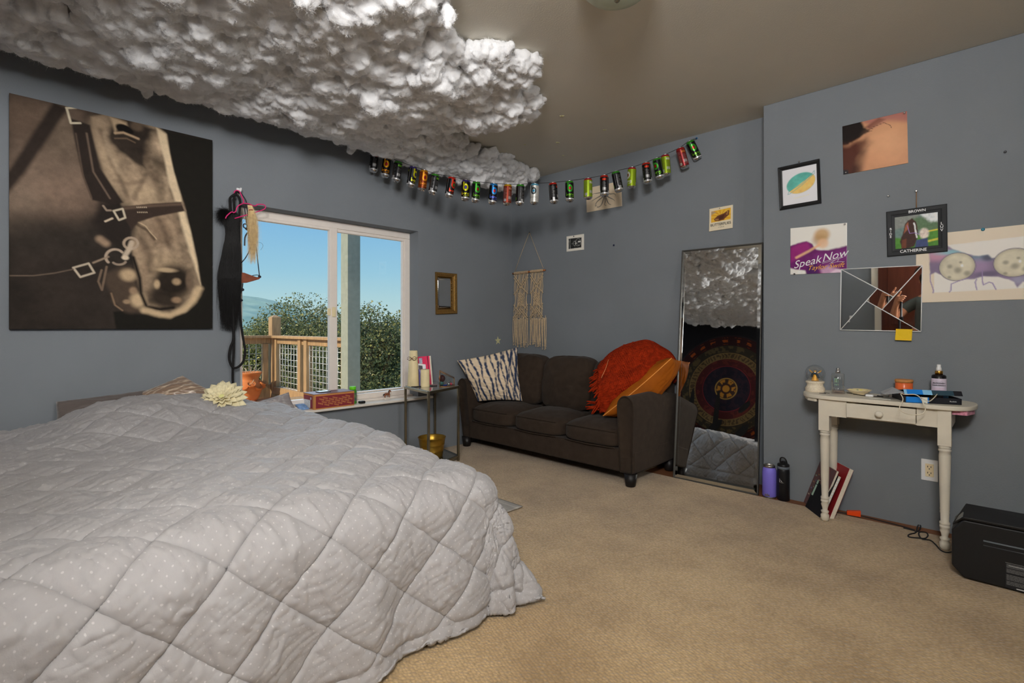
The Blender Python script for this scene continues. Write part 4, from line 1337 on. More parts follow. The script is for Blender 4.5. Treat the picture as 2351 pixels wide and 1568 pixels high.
    (cx, cy), = Q((752, 1076)); pt.ell(cx, cy, rad(20), rad(15), (206, 186, 158), .4)
    for b, c in [([(400, 178), (425, 268), (482, 268)], (196, 184, 156)), ([(400, 178), (455, 176)], (196, 184, 156)), ([(682, 795), (736, 782), (752, 836), (714, 850), (682, 795)], (190, 176, 150)),
                 ([(440, 1136), (532, 1110), (566, 1166), (482, 1192), (440, 1136)], (186, 170, 146)), ([(620, 765), (640, 792), (665, 792)], (150, 130, 110)), ([(632, 858), (674, 840)], (196, 176, 148)), ([(610, 1150), (590, 1218), (612, 1270), (640, 1130)], (120, 98, 78))]:
        pt.line(Q(*b), .0085, c, .003)
    pt.line(Q((60, 1184), (200, 1184), (330, 1168), (440, 1145)), .005, (112, 94, 78), .003); pt.line(Q((560, 1106), (650, 1070)), .008, (150, 128, 106), .004); pt.line(Q((600, 965), (635, 990)), .03, (170, 140, 110), .012, a=.8)
    pt.mott(.10, 60, 33)
    g_ = pt.I.mean(-1, keepdims=True); pt.I = pt.I * .72 + g_ * np.array([1.06, 1.0, .92]) * .28
    gm_ = np.clip(pt.I, 0, 1); pt.I = gm_ ** 1.12
    o = Vector((XL + .0008, y0, z1))
    root = thing('canvas_print', 'large dark sepia canvas of a horse head in a bridle on the left wall', 'picture', (XL + .02, (y0 + y1) / 2, z0))
    sheet('canvas', o, (0, y1 - y0, 0), (0, 0, z0 - z1), NL, pt, M_CANVAS, root, .035, M('canvas_edge', C(38, 33, 29, 1.3), .8))
horse()

# ---- pictures of the right wall
# planet print in a black frame
f = onp('R')
def framed(name, label, cat, pl, quad, inner, depth, m_frame, paint, part='print', gloss=M_PRINT, mat_in=None):
    """quad / inner: TL TR BR BL pixels of the frame and of what it holds"""
    f = onp(pl); n = NL if pl == 'L' else NR
    o = [f(*q) for q in quad]; i = [f(*q) for q in inner]
    root = thing(name, label, cat, tuple((o[2] + o[3]) / 2))
    root.location = (o[2] + o[3]) / 2
    for k in range(4):
        l = (k + 1) % 4
        mid = [o[k] * .45 + i[k] * .55, o[l] * .45 + i[l] * .55]
        m = MB()
        vs = []
        for a, b, c in ((o[k], mid[0], i[k]), (o[l], mid[1], i[l])):
            vs += [a + n * .001, a + n * depth * .8, a * .8 + b * .2 + n * depth, b + n * depth * .92, b * .7 + c * .3 + n * depth * .72, c + n * depth * .55, c + n * .001]
        fs = [(j, j + 1, 8 + j, 7 + j) for j in range(6)] + [tuple(range(7)), tuple(range(7, 14))]
        m.add(vs, fs, 0)
        m.build('frame_side', m_frame, root)
    w = ((i[1] - i[0]) + (i[2] - i[3])) / 2; h = ((i[3] - i[0]) + (i[2] - i[1])) / 2
    sheet(part, i[0] + n * .002, w, h, n, paint, gloss, root, .004)
    return root, i, n
Z6 = lambda x, y: (1740 + x / 2.614, 220 + y / 2.614)
pp = Paint(80, 92, .86, (196, 196, 200), 1.6)
cx, cy = .46, .44
pp.ell(cx, cy, .36, .27, (84, 158, 146), .05, 1, -.28)
pp.poly([(.10, .62), (.30, .56), (.52, .42), (.80, .26), (.84, .5), (.6, .72), (.3, .74)], (204, 164, 98), .012, a=0)
msk = (1 - sstep(.95, 1.05, np.sqrt(((pp.X - cx) * math.cos(.28) - (pp.Y - cy) * math.sin(.28)) ** 2 / .36 ** 2 + ((pp.X - cx) * math.sin(.28) + (pp.Y - cy) * math.cos(.28)) ** 2 / .27 ** 2)))
pp.blend(msk * sstep(-.02, .02, (pp.Y - cy) + .62 * (pp.X - cx) - .015), (206, 166, 96))
pp.mott(.22, 9, 5, mask=msk)
pp.line([(.13, .70), (.16, .62), (.5, .46), (.76, .22), (.80, .17), (.80, .25), (.5, .50), (.18, .69), (.13, .70)], .010, (70, 140, 138), .004)
pp.line([(.28, .84), (.66, .80)], .010, (214, 196, 160), .005)
root, i_, n_ = framed('framed_print', 'small black framed watercolour of a teal and ochre ringed planet', 'picture', 'R', [Z6(123, 435), Z6(372, 380), Z6(383, 645), Z6(135, 688)], [Z6(147, 452), Z6(354, 408), Z6(361, 628), Z6(153, 663)], .018, m_black, pp)
pin(root, on_y(*Z6(249, 396), YR), NR)

# record sleeve with a bare back (plain stand-in)
bp_ = Paint(90, 84, .31 / .291, (178, 130, 98), 1.6)
bp_.poly([(.35, .0), (1.1, -.1), (1.1, .22), (.75, .10), (.55, .16)], (150, 96, 88), .06)
bp_.poly([(-.1, -.1), (.30, -.1), (.40, .12), (.46, .20), (.30, .34), (.10, .42), (-.1, .46)], (26, 20, 20), .03, wob=.06, fr=6)
bp_.poly([(-.1, .42), (.12, .40), (.42, .34), (.46, .46), (.30, .72), (.26, 1.1), (-.1, 1.1)], (74, 40, 32), .10, wob=.04)
bp_.poly([(.30, .60), (.42, .52), (.40, .75), (.30, 1.05), (.10, 1.1), (.2, .8)], (50, 30, 26), .07, a=.7)
bp_.poly([(.40, .12), (.62, .0), (.72, .06), (.55, .16), (.46, .20)], (110, 66, 58), .03)
bp_.ell(.74, .52, .30, .34, (200, 152, 116), .8, .7); bp_.ell(.60, .80, .26, .14, (190, 138, 104), .8, .6)
for q in ([(.42, .20), (.50, .18), (.52, .20)], [(.38, .22), (.46, .235), (.50, .23)], [(.52, .16), (.70, .12), (.80, .20), (.82, .26)]):
    bp_.line(q, .007, (60, 40, 34), .004)
bp_.poly([(-.02, .9), (.08, .92), (.1, 1.02), (-.02, 1.02)], (40, 40, 44), .02)
bp_.mott(.05, 8)
root, o_, w_, h_, n_ = wall_picture('record_sleeve', 'glossy square sleeve in tan skin tones with a dark left edge, pinned highest of all', 'poster', 'R', (1934, 290), (2083, 256), (1937, 402), bp_, M_GLOSSP, .003, br=(2085, 374))
pin(root, o_ + w_ * .965 + h_ * .03, NR); pin(root, o_ + w_ * .045 + h_ * .97, NR)

# purple record sleeve with lettering (plain stand-in artwork)
sp_ = Paint(96, 92, .308 / .293, (206, 200, 194), 1.6)
sp_.poly([(-.1, .42), (.12, .36), (.32, .30), (.44, .38), (.50, .50), (.72, .52), (.9, .50), (1.2, .44), (1.2, .98), (.85, .92), (.66, 1.1), (.34, 1.1), (.30, .92), (.12, .90), (-.1, .84)], (96, 34, 92), .02, wob=.03, fr=5)
sp_.poly([(.0, .42), (.18, .35), (.34, .33), (.40, .46), (.22, .62), (.0, .74)], (134, 40, 104), .05, a=.9)
sp_.poly([(.45, .60), (.9, .56), (1.2, .52), (1.2, .7), (.7, .84), (.5, .75)], (110, 44, 108), .06, a=.8)
sp_.poly([(.34, .86), (.5, .78), (.56, 1.1), (.28, 1.1)], (66, 34, 84), .03, a=.9)
sp_.poly([(.58, .92), (.72, .84), (1.0, .98), (.9, 1.06), (.62, 1.06)], (196, 160, 188), .05, a=.7)
sp_.ell(.60, .20, .14, .13, (176, 142, 96), .4, .9); sp_.ell(.56, .30, .13, .11, (160, 124, 84), .5, .7); sp_.ell(.62, .38, .10, .10, (206, 166, 132), .4, .8)
sp_.line([(.56, .40), (.36, .52), (.12, .64)], .05, (206, 160, 124), .02, a=.9)
sp_.mott(.16, 9, 4, mask=sp_.poly_mask([(-.1, .40), (.3, .3), (.5, .5), (1.2, .45), (1.2, 1.1), (-.1, 1.1)], .02))
root, o_, w_, h_, n_ = wall_picture('record_sleeve', 'square glossy sleeve in white and purple with white handwriting', 'poster', 'R', (1815, 525), (1945, 511), (1815, 630), sp_, M_GLOSSP, .003, br=(1945, 626))
wu, hu = w_.normalized(), -h_.normalized()
m_white_ink = M('white_ink', C(232, 228, 222, 1.5), .5); m_ochre_ink = M('ochre_ink', C(206, 150, 60, 1.5), .5)
up_ = (hu + wu * 0).normalized(); rd = (wu + hu * .20).normalized(); up2 = (hu - wu * .20).normalized()
tag(text_mesh('lettering', 'Speak', o_ + w_ * .06 + h_ * .875, rd, up2, .066, m_white_ink, root, .0006, shear=.45), label='white slanting handwriting')
tag(text_mesh('lettering', 'Now', o_ + w_ * .575 + h_ * .76, rd, up2, .066, m_white_ink, root, .0006, shear=.45), label='white slanting handwriting')
tag(text_mesh('lettering', 'Taylor Swift', o_ + w_ * .31 + h_ * .925, (wu + hu * .06).normalized(), hu, .040, m_ochre_ink, root, .0006, shear=.4), label='ochre handwriting')
sw = MB()
for pts in ([(.57, .775), (.70, .735), (.90, .685), (.93, .69), (.80, .735), (.62, .785), (.58, .80)], [(.72, .80), (.80, .74), (.86, .72), (.84, .77)], [(.70, .80), (.85, .775), (.96, .785)]):
    sw.tube(spl([o_ + w_ * a + h_ * b + NR * .0006 for a, b in pts], 24), .0011, 5)
tag(sw.build('flourish', m_white_ink, root), label='white pen flourish under the words')
pin(root, o_ + w_ * .965 + h_ * .03, NR); pin(root, o_ + w_ * .08 + h_ * .99, NR, M('dark_pin', (.05, .05, .06), .4))

# horse photo in a black board frame hung on a cord
hp = Paint(90, 70, 1.31, (96, 116, 112), 1.6)
hp.poly([(-.1, -.1), (.9, -.1), (.5, .28), (-.1, .42)], (120, 124, 120), .05); hp.poly([(.75, -.1), (1.4, -.1), (1.4, .3), (1.0, .34)], (196, 200, 202), .06)
hp.poly([(.55, .12), (.8, .05), (1.1, .25), (1.4, .3), (1.4, .55), (.6, .5)], (80, 104, 76), .06, wob=.05); hp.poly([(-.1, .62), (.3, .7), (1.0, .55), (1.4, .5), (1.4, 1.1), (-.1, 1.1)], (70, 120, 46), .04)
hp.poly([(.98, .53), (1.4, .49), (1.4, .53), (.98, .57)], (190, 178, 60), .012); hp.poly([(.98, .82), (1.4, .76), (1.4, .82), (1.0, .88)], (176, 170, 60), .012)
hp.poly([(.30, .30), (.42, .14), (.55, .10), (.66, .22), (.72, .48), (.70, .74), (.60, .96), (.22, 1.05), (.16, .78), (.26, .5)], (58, 36, 30), .02, wob=.02)
hp.poly([(.34, .28), (.42, .2), (.44, .4), (.36, .46), (.28, .54)], (140, 82, 58), .02); hp.poly([(.22, .74), (.36, .7), (.34, 1.05), (.2, 1.05)], (96, 52, 36), .02)
hp.line([(.60, .26), (.64, .45), (.68, .70)], .05, (210, 206, 210), .012, wob=.02); hp.line([(.39, .3), (.46, .55), (.62, .55), (.76, .62)], .018, (140, 110, 170), .006)
hp.ell(.90, .60, .14, .16, (196, 182, 172), .3, 1); hp.mott(.3, 20, 6, mask=hp.poly_mask([(.75, .42), (1.06, .42), (1.06, .8), (.75, .8)], .03)); hp.poly([(.66, .78), (1.0, .74), (1.02, 1.05), (.6, 1.05)], (56, 66, 104), .02)
hp.mott(.22, 16, 8)
Z7 = lambda x, y: (2020 + x / 8.711, 420 + y / 8.711)
root, i_, n_ = framed('framed_photo', 'black board frame with white letters around a photo of a brown horse', 'picture', 'R', [Z7(132, 585), Z7(1348, 420), Z7(1360, 1372), Z7(152, 1478)], [Z7(300, 694), Z7(1164, 584), Z7(1172, 1248), Z7(316, 1326)], .012, M('black_board', C(40, 42, 45, 1.1), .6, var=.06), hp)
m_wl = M('white_letters', C(225, 225, 225, 1.5), .5)
def ltr(txt, x, y, size, a=(1, -.12), name='lettering'):
    o = on_y(*Z7(x, y), YR) + NR * .0125
    tag(text_mesh(name, txt, o, (1, 0, .012), (0, 0, 1), size, m_wl, root, .0005, align='CENTER', bold=.0004), label='white letters on the frame')
ltr('BROWN', 750, 590, .020); ltr('CATHERINE', 672, 1380, .022)
for k, ch in enumerate('RIDE'): ltr(ch, 226, 948 + k * 52, .017)
for k, ch in enumerate('LUV'): ltr(ch, 1243, 838 + k * 66, .020)
cd = MB()
for dx in (-4, 4):
    cd.tube([on_y(*Z7(734 + dx, 165), YR) + NR * .006, on_y(*Z7(734 + dx * 1.5, 500), YR) + NR * .005], .0016, 6)
tag(cd.build('hanging_cord', M('jute', C(120, 96, 74, 1.5), .9), root), label='brown cord'); pin(root, on_y(*Z7(734, 165), YR), NR, r=.007)

# moon painting
mo = Paint(190, 104, .68 / .37, (196, 184, 166), 1.6)
ap = .68 / .37
mo.poly([(.21, .19), (2.1, .12), (2.1, .84), (.21, .86)], (202, 198, 192), .004)
def S(x, y):
    q = on_y(2090 + x / 7.467, 500 + y / 7.467, YR)
    return ((q.x + .374) / .37, (1.596 - q.z) / .37)
pur = [S(325, 600), S(640, 480), S(720, 545), S(880, 600), S(1080, 650), S(1200, 660), S(1340, 650), S(1400, 705), S(1500, 680), S(1800, 600), S(2300, 600), S(2300, 1100), S(1940, 1100), S(1830, 1215), S(1790, 1110), S(1680, 1065), S(1500, 1015), S(1250, 1010), S(1100, 1065), S(960, 1055), S(700, 1040), S(500, 960), S(430, 935), S(345, 975)]
mo.poly(pur, (116, 102, 128), .012, wob=.012)
pm = mo.poly_mask(pur, .02, .012)
mo.mott(.3, 5, 9, mask=pm)
for (x, y, rx, ry, c) in [(450, 640, .20, .12, (176, 130, 150)), (760, 590, .26, .05, (120, 170, 178)), (1200, 700, .16, .08, (84, 124, 136)), (1180, 830, .14, .14, (140, 120, 150)), (1330, 690, .08, .06, (70, 66, 82)), (1340, 970, .16, .05, (84, 76, 98)), (1860, 1080, .1, .08, (140, 138, 160))]:
    sx, sy = S(x, y)
    d_ = np.sqrt(((mo.X - sx) / rx) ** 2 + ((mo.Y - sy) / ry) ** 2); mo.blend((1 - sstep(.3, 1.2, d_)) * pm * .8, c)
def moon(x, y, rx, ry, rot):
    sx, sy = S(x, y); a, b = rx / 7.467, ry / 7.467
    ex, ey = S(x + rx, y); r1 = abs(ex - sx); _, fy = S(x, y + ry); r2 = abs(fy - sy)
    mo.ell(sx, sy, r1 * 1.02, r2 * 1.02, (92, 84, 100), .03, 1, rot)
    d_ = np.sqrt(((mo.X - sx) / r1) ** 2 + ((mo.Y - sy) / r2) ** 2)
    k = (1 - sstep(.94, 1.0, d_)); mo.blend(k, (186, 180, 160)); mo.mott(.22, 7, int(x) % 17, mask=k)
    mo.blend(sstep(.7, 1, d_) * k * .5, (140, 134, 112))
    for dx, dy, q in [(-.4, -.05, .10), (.05, .25, .14), (-.42, .72, .07), (.2, -.3, .06), (.55, .5, .12)]:
        mo.ell(sx + dx * r1, sy + dy * r2, q * r1 * 1.4, q * r2 * 1.4, (112, 106, 90), .7, .7)
    mo.ell(sx + .28 * r1, sy - .06 * r2, .07 * r1, .1 * r2, (214, 212, 200), .3)
moon(800, 845, 318, 240, 0); moon(1780, 780, 372, 246, 0)
for pts in ([(340, 960), (345, 1090), (380, 1190), (398, 1250), (392, 1290)], [(1000, 1040), (840, 1085), (700, 1140), (695, 1250), (668, 1278)], [(1138, 1060), (1112, 1110), (1130, 1200), (1142, 1240)], [(1235, 900), (1232, 1060), (1250, 1160), (1350, 1112), (1410, 1130), (1468, 1238)]):
    mo.line([S(*q) for q in pts], .012, (128, 112, 150), .004)
root = thing('painting', 'long unframed watercolour of two grey moons on a purple cloud at the right', 'painting', (-.03, YR, 1.22))
sheet('paper', (-.374, YR - .001, 1.596), (.68, 0, .006), (0, 0, -.37), NR, mo, M_PRINT, root, .002)
pin(root, on_y(2257, 527, YR) + NR * .002, NR, M('teal_pin', (.01, .22, .34), .4), r=.008)

# faceted mirror made of five panes
m_mir = M('mirror_silver', (.80, .82, .83), .015, metal=1.0)
ZM = lambda x, y: on_y(1910 + x / 7.465, 590 + y / 7.465, YR)
mk = {'TL': ZM(163, 213), 'TR': ZM(1555, 147), 'BL': ZM(150, 1250), 'BR': ZM(1528, 1278), 'A': ZM(1055, 685), 'B': ZM(865, 900), 'C': ZM(598, 755), 'D': ZM(780, 545)}
root = thing('faceted_mirror', 'rectangular wall mirror cut into five panes with white seams', 'mirror', ZM(840, 1270))
root.location = ZM(840, 1270)
ctr = (mk['TL'] + mk['TR'] + mk['BL'] + mk['BR']) / 4
MB().prism([mk['TL'] + NR * .001, mk['TR'] + NR * .001, mk['BR'] + NR * .001, mk['BL'] + NR * .001], NR * .007).build('backing_board', M('white_board', C(225, 225, 228, 1.5), .5), root)
tilts = [('TL', 'TR', 'A', 'D', .0, .0), ('TL', 'D', 'C', 'BL', .016, .004), ('D', 'A', 'B', 'C', -.010, .003), ('TR', 'BR', 'B', 'A', .006, -.006), ('BL', 'C', 'B', 'BR', .004, .008)]
for *ks, ax, az in tilts:
    ps = [mk[k] for k in ks]
    c = sum(ps, Vector()) / len(ps)
    ps2 = []
    for q in ps:
        d_ = q - c
        q2 = c + d_ * (1 - .0022 / max(.02, d_.length))
        off = .010 + d_.x * ax + d_.z * az
        ps2.append(q2 + NR * off)
    MB().prism(ps2, NR * -.003).build('mirror_pane', m_mir, root)
sm = MB()
for a, b in (('TL', 'TR'), ('TR', 'BR'), ('BR', 'BL'), ('BL', 'TL'), ('TL', 'A'), ('TR', 'B'), ('D', 'BL'), ('C', 'BR')):
    sm.tube([mk[a] + NR * .0095, mk[b] + NR * .0095], .0026, 6)
sm.build('seams', M('white_came', C(222, 220, 226, 1.5), .4), root)
# sticky note
sn = Paint(30, 30, 1.0, (214, 170, 24), 1.5)
sn.line(spl([(.2, .62), (.3, .4), (.7, .36), (.8, .45), (.5, .58), (.25, .6), (.4, .5), (.75, .42)], 30), .02, (150, 122, 20), .012, a=.6)
sn.line([(.38, .86), (.46, .86)], .03, (140, 112, 24), .01); sn.line([(.52, .86), (.58, .84)], .03, (140, 112, 24), .01)
zs = lambda x, y: (1910 + x / 7.465, 590 + y / 7.465)
wall_picture('sticky_note', 'yellow sticky note with a pencil scribble on the lower edge of the faceted mirror', 'note', 'R', zs(1102, 1232), zs(1386, 1240), zs(1092, 1422), sn, M_PRINT, .0006, lift=.013, bow=lambda S, T: .010 * T * T, edge=M('yellow_paper', C(214, 170, 24, 1.5), .7))
# loose pins and nails
for u, v, lab, mt in [(2040, 450, 'silver tack in the bare wall left of the brown hanging cord', m_steel), (2308, 349, 'dark tack alone on the upper right of the right wall', M('dark_pin', (.05, .05, .06), .4))]:
    r0 = thing('wall_tack', lab, 'pin', on_y(u, v, YR)); r0.location = on_y(u, v, YR); pin(r0, on_y(u, v, YR), NR, mt, r=.006)
r0 = thing('wall_tack', 'tiny navy tack in the middle of the bare back wall', 'pin', on_y(1410, 563, YB)); r0.location = on_y(1410, 563, YB); pin(r0, on_y(1410, 563, YB), NR, M('navy_pin', (.01, .012, .06), .4), r=.008)

# ---- back wall
oc = Paint(90, 64, .361 / .215, (198, 182, 158), 1.5)
ao = .361 / .215
Zb = lambda x, y: on_y(1260 + x / 7.837, 360 + y / 7.837, YB)
def O(x, y):
    q = Zb(x, y); return ((q.x + 2.728) / .215, (2.332 - q.z) / .215)
for pts, w0 in [([(960, 640), (880, 660), (830, 665), (785, 690)], .03), ([(970, 690), (880, 740), (830, 770), (785, 800)], .034), ([(985, 720), (900, 790), (860, 840), (850, 890), (870, 870)], .04), ([(1000, 730), (970, 830), (930, 890), (880, 910), (885, 890)], .04),
                ([(1015, 730), (1025, 800), (1010, 860), (1040, 880)], .04), ([(1035, 725), (1060, 800), (1090, 850), (1125, 860)], .04), ([(1050, 705), (1110, 740), (1170, 770), (1188, 795)], .034), ([(1055, 650), (1120, 670), (1180, 665), (1210, 690), (1200, 705)], .03)]:
    c_ = spl([O(*q) for q in pts], 22)
    for k in range(21):
        oc.line([c_[k], c_[k + 1]], w0 * (1.1 - k / 24), (92, 88, 82), .008)
oc.ell(*O(1015, 620), .16, .22, (88, 84, 78), .1); oc.ell(*O(1015, 540), .20, .24, (96, 92, 86), .1); oc.mott(.06, 10)
root, o_, w_, h_, n_ = wall_picture('ink_drawing', 'cream sheet with an ink drawing of an octopus behind the row of cans', 'drawing', 'B', (1345, 433), (1427, 415), (1348, 488), oc, M_PRINT, .002, br=(1428, 473))
pr = Paint(70, 62, .198 / .141, (204, 200, 190), 1.5)
apn = .198 / .141
pr.poly([(.18, .17), (1.22, .20), (1.20, .84), (.18, .84)], (38, 39, 38), .01, wob=.012)
for a, b in [((.30, .20), (.33, .82)), ((.26, .3), (.26, .8)), ((.40, .52), (1.16, .50)), ((.62, .35), (1.05, .72)), ((.66, .74), (.80, .34))]: pr.line([a, b], .014, (170, 170, 168), .006, a=.8)
for cx, cy, rr in [(.94, .48, .22), (.66, .52, .13)]: pr.line([(cx + rr * math.cos(t), cy + rr * 1.05 * math.sin(t)) for t in np.linspace(0, 6.29, 24)], .016, (180, 180, 176), .006, a=.8)
pr.poly([(.92, .40), (1.14, .40), (1.14, .48), (.95, .48)], (190, 190, 186), .01); pr.poly([(.72, .50), (.82, .50), (.78, .60)], (205, 205, 200), .01)
root, o_, w_, h_, n_ = wall_picture('small_print', 'small white card with a black abstract print on the back wall', 'print', 'B', (1301, 543), (1341, 537), (1301, 578), pr, M_PRINT, .002)
pin(root, o_ + w_ * .45 + h_ * .07, NR, M('dark_pin', (.05, .05, .06), .4), r=.005)
bt = Paint(80, 84, 1.0, (202, 190, 166), 1.5)
bt.poly([(.08, .13), (.92, .10), (.92, .60), (.08, .63)], (206, 158, 48), .006)
for k in range(22):
    a = k / 22 * 6.28; bt.line([(.5 + .15 * math.cos(a), .4 + .12 * math.sin(a)), (.5 + .42 * math.cos(a), .38 + .30 * math.sin(a))], .02, (226, 188, 80) if k % 2 else (176, 112, 30), .01, a=.7)
bt.poly([(.08, .13), (.16, .13), (.3, .2), (.2, .24), (.08, .3)], (120, 120, 130), .02, a=.6)
bt.poly([(.20, .50), (.36, .36), (.62, .30), (.80, .20), (.86, .22), (.84, .40), (.70, .50), (.62, .58), (.40, .60), (.26, .58)], (96, 56, 36), .012)
bt.poly([(.40, .42), (.66, .34), (.6, .52), (.44, .56)], (70, 40, 28), .03)
for x, y in ((.30, .52), (.37, .53), (.78, .27), (.76, .35)): bt.ell(x, y, .028, .028, (214, 160, 90), .2); bt.ell(x, y, .016, .016, (40, 30, 50), .2)
bt.poly([(.06, .09), (.08, .09), (.08, .64), (.06, .64)], (202, 190, 166), .004); bt.poly([(.92, .09), (1, .09), (1, .64), (.92, .64)], (202, 190, 166), .004); bt.poly([(.0, .0), (1, .0), (1, .10), (0, .13)], (202, 190, 166), .004); bt.poly([(.0, .63), (1, .60), (1, 1), (0, 1)], (202, 190, 166), .004)
root, o_, w_, h_, n_ = wall_picture('calendar', 'small cream calendar page showing a butterfly on a yellow flower', 'calendar', 'B', (1629, 480), (1683, 470), (1629, 532), bt, M_PRINT, .0025, bow=lambda S, T: .006 * T * T)
m_ink = M('dark_ink', (.03, .03, .032), .6)
text_mesh('lettering', 'BUTTERFLIES', o_ + w_ * .5 + h_ * .80 + NR * .006, w_, -h_, .0265, m_ink, root, .0004, align='CENTER')
text_mesh('lettering', '1999', o_ + w_ * .52 + h_ * .90 + NR * .007, w_, -h_, .011, m_ink, root, .0004, align='CENTER', spacing=2.2)
pin(root, o_ + w_ * .46 + h_ * .06 + NR * .001, NR, r=.004)

# ---- little gilt mirror and stars on the left wall
gm = Paint(8, 8, .7, (150, 146, 138), 1.5)
Zg = lambda x, y: (860 + x / 6.03, 480 + y / 6.03)
m_gilt = M('antique_gilt', C(128, 98, 52, 1.5), .42, metal=.75, var=.45, vscale=160, bump=.004, bscale=160)
root, i_, n_ = framed('gilt_mirror', 'small upright mirror in an ornate dull gold frame right of the window', 'mirror', 'L', [Zg(835, 872), Zg(1125, 898), Zg(1130, 1446), Zg(842, 1458)], [Zg(860, 930), Zg(1066, 946), Zg(1068, 1388), Zg(866, 1392)], .022, m_gilt, gm, 'glass', M('misty_mirror', (.72, .71, .69), .06, metal=1.0, var=.04, vscale=9))
def star(name, label, pos, n, r, mat, rot=0.0, group=None):
    n = Vector(n); up = Vector((0, 0, 1)) if abs(n.z) < .5 else Vector((0, 1, 0)); rt = up.cross(n)
    ps = []
    for k in range(10):
        a = PI / 2 + k * PI / 5 + rot; q = r if k % 2 == 0 else r * .42
        ps.append(pos + (rt * math.cos(a) + up * math.sin(a)) * q + n * .0005)
    o = MB().prism(ps, n * .0022).build(name, mat)
    return tag(o, label, 'sticker', group)
m_glow = M('pale_glow_plastic', C(178, 174, 132, 1.5), .5)
star('star_sticker', 'pale plastic star stuck low on the left wall above the striped cushion', on_x(1143, 782, XL), NL, .043, m_glow, .06)
for k, (u, v, rr) in enumerate([(1290, 266, .017), (1388, 298, .016), (1280, 327, .016), (1205, 332, .011), (1293, 357, .011)]):
    star('ceiling_star', 'tiny pale star sticker on the ceiling near the row of cans', on_z(u, v, ZC), (0, 0, -1), rr, m_glow, k, 'pale star stickers on the ceiling')

# ---- macrame hanging
def macrame():
    f = lambda u, v, d=.012: on_y(1160 + u / 5.227, 520 + v / 5.227, YB) + NR * d
    root = thing('macrame_hanging', 'cream macrame wall hanging on a wooden dowel in the corner above the sofa', 'wall hanging', f(300, 1450)); root.location = f(300, 1450)
    m_c = M('cotton_cord', C(176, 156, 128, 1.5), .95, var=.12, vscale=50, bump=.0012, bscale=260)
    MB().tube([f(100, 567), f(490, 524)], .0085, 10).build('dowel', M('dowel_wood', C(150, 92, 50, 1.5), .6, var=.15), root)
    hg = MB().tube([f(125, 545), f(208, 310), f(294, 72, .006)], .0022, 6).tube([f(466, 500), f(382, 290), f(296, 72, .006)], .0022, 6)
    hg.build('hanging_cord', m_c, root)
    pin(root, f(295, 70, 0), NR, M('dark_pin', (.05, .05, .06), .4))
    r_ = random.Random(3)
    for (x0, x1, dt, sl) in [(120, 290, 0, -.10), (316, 470, -14, -.10)]:
        w = x1 - x0
        pn = MB()
        for k in range(13):                                     # loops over the dowel
            x = x0 + w * (k + .5) / 13; y = 567 + (x - 100) * -.11
            c = [f(x, y - 14, .012), f(x, y - 10, .024), f(x, y + 4, .026), f(x, y + 14, .014)]
            pn.tube(c, .0042, 6)
        Y = lambda t, x: 570 + (x - 120) * -.06 + t * 530      # t: 0 top, 1 bottom of the knotted part
        for k in range(12):                                     # vertical cords
            x = x0 + w * (k + .5) / 12 - 4
            pts = []
            for t in np.linspace(0, 1, 14):
                q = 1 - abs(2 * t - 1)
                xx = x - 8 * t + 3 * math.sin(t * 14 + k * 2)
                c_ = x0 + w / 2 - 6 * t
                if .42 < t < .78: xx = xx + (c_ - xx) * .12 * math.sin(PI * (t - .42) / .36)
                if .40 < t < .80 and k in (1, 10): xx += (-6 if k == 1 else 6)
                pts.append(f(xx, Y(t, xx)))
            pn.tube(pts, .0034, 6)
        pn.build('knotted_panel', m_c, root)
        bd = MB()                                               # diagonal braids
        cx = x0 + w / 2
        for t0, t1, inv in [(.03, .26, 0), (.10, .33, 0), (.30, .46, 1), (.68, .84, 1), (.70, .92, 0), (.78, .99, 1), (.84, 1.05, 1)]:
            for sgn in (-1, 1):
                a, b = (sgn * w * .5, 0) if not inv else (0, sgn * w * .5)
                pts = []
                for s in np.linspace(0, 1, 16):
                    xx = cx + a + (b - a) * s - 6 * (t0 + (t1 - t0) * s)
                    pts.append(f(xx, Y(t0 + (t1 - t0) * s, xx) + 4 * math.sin(s * 40), .019))
                bd.tube(pts, .0046, 6)
        for tw in (-24, 0, 24):                                 # twisted columns in the middle
            for ph in (0, PI):
                bd.tube([f(cx - 3 + tw + 7 * math.sin(s * 15 + ph), Y(.44 + .30 * s, cx), .017 + .004 * math.cos(s * 15 + ph)) for s in np.linspace(0, 1, 26)], .0038, 6)
        bd.build('braid', m_c, root)
    fr = MB()
    for k in range(46):
        x = 105 + (500 - 105) * k / 45
        if 286 < x < 300: continue
        top = 1085 + r_.uniform(-20, 30); bot = 1420 + r_.uniform(-40, 30) + (30 if x > 440 else 0)
        pts = [f(x, top), f(x + r_.uniform(-6, 6), (top + bot) / 2, .014 + r_.uniform(-.004, .006)), f(x + r_.uniform(-9, 9), bot)]
        fr.tube(spl(pts, 8), .0030, 6); fr.ball(pts[-1], .0058, 7, 5)
    fr.build('fringe', m_c, root)
macrame()

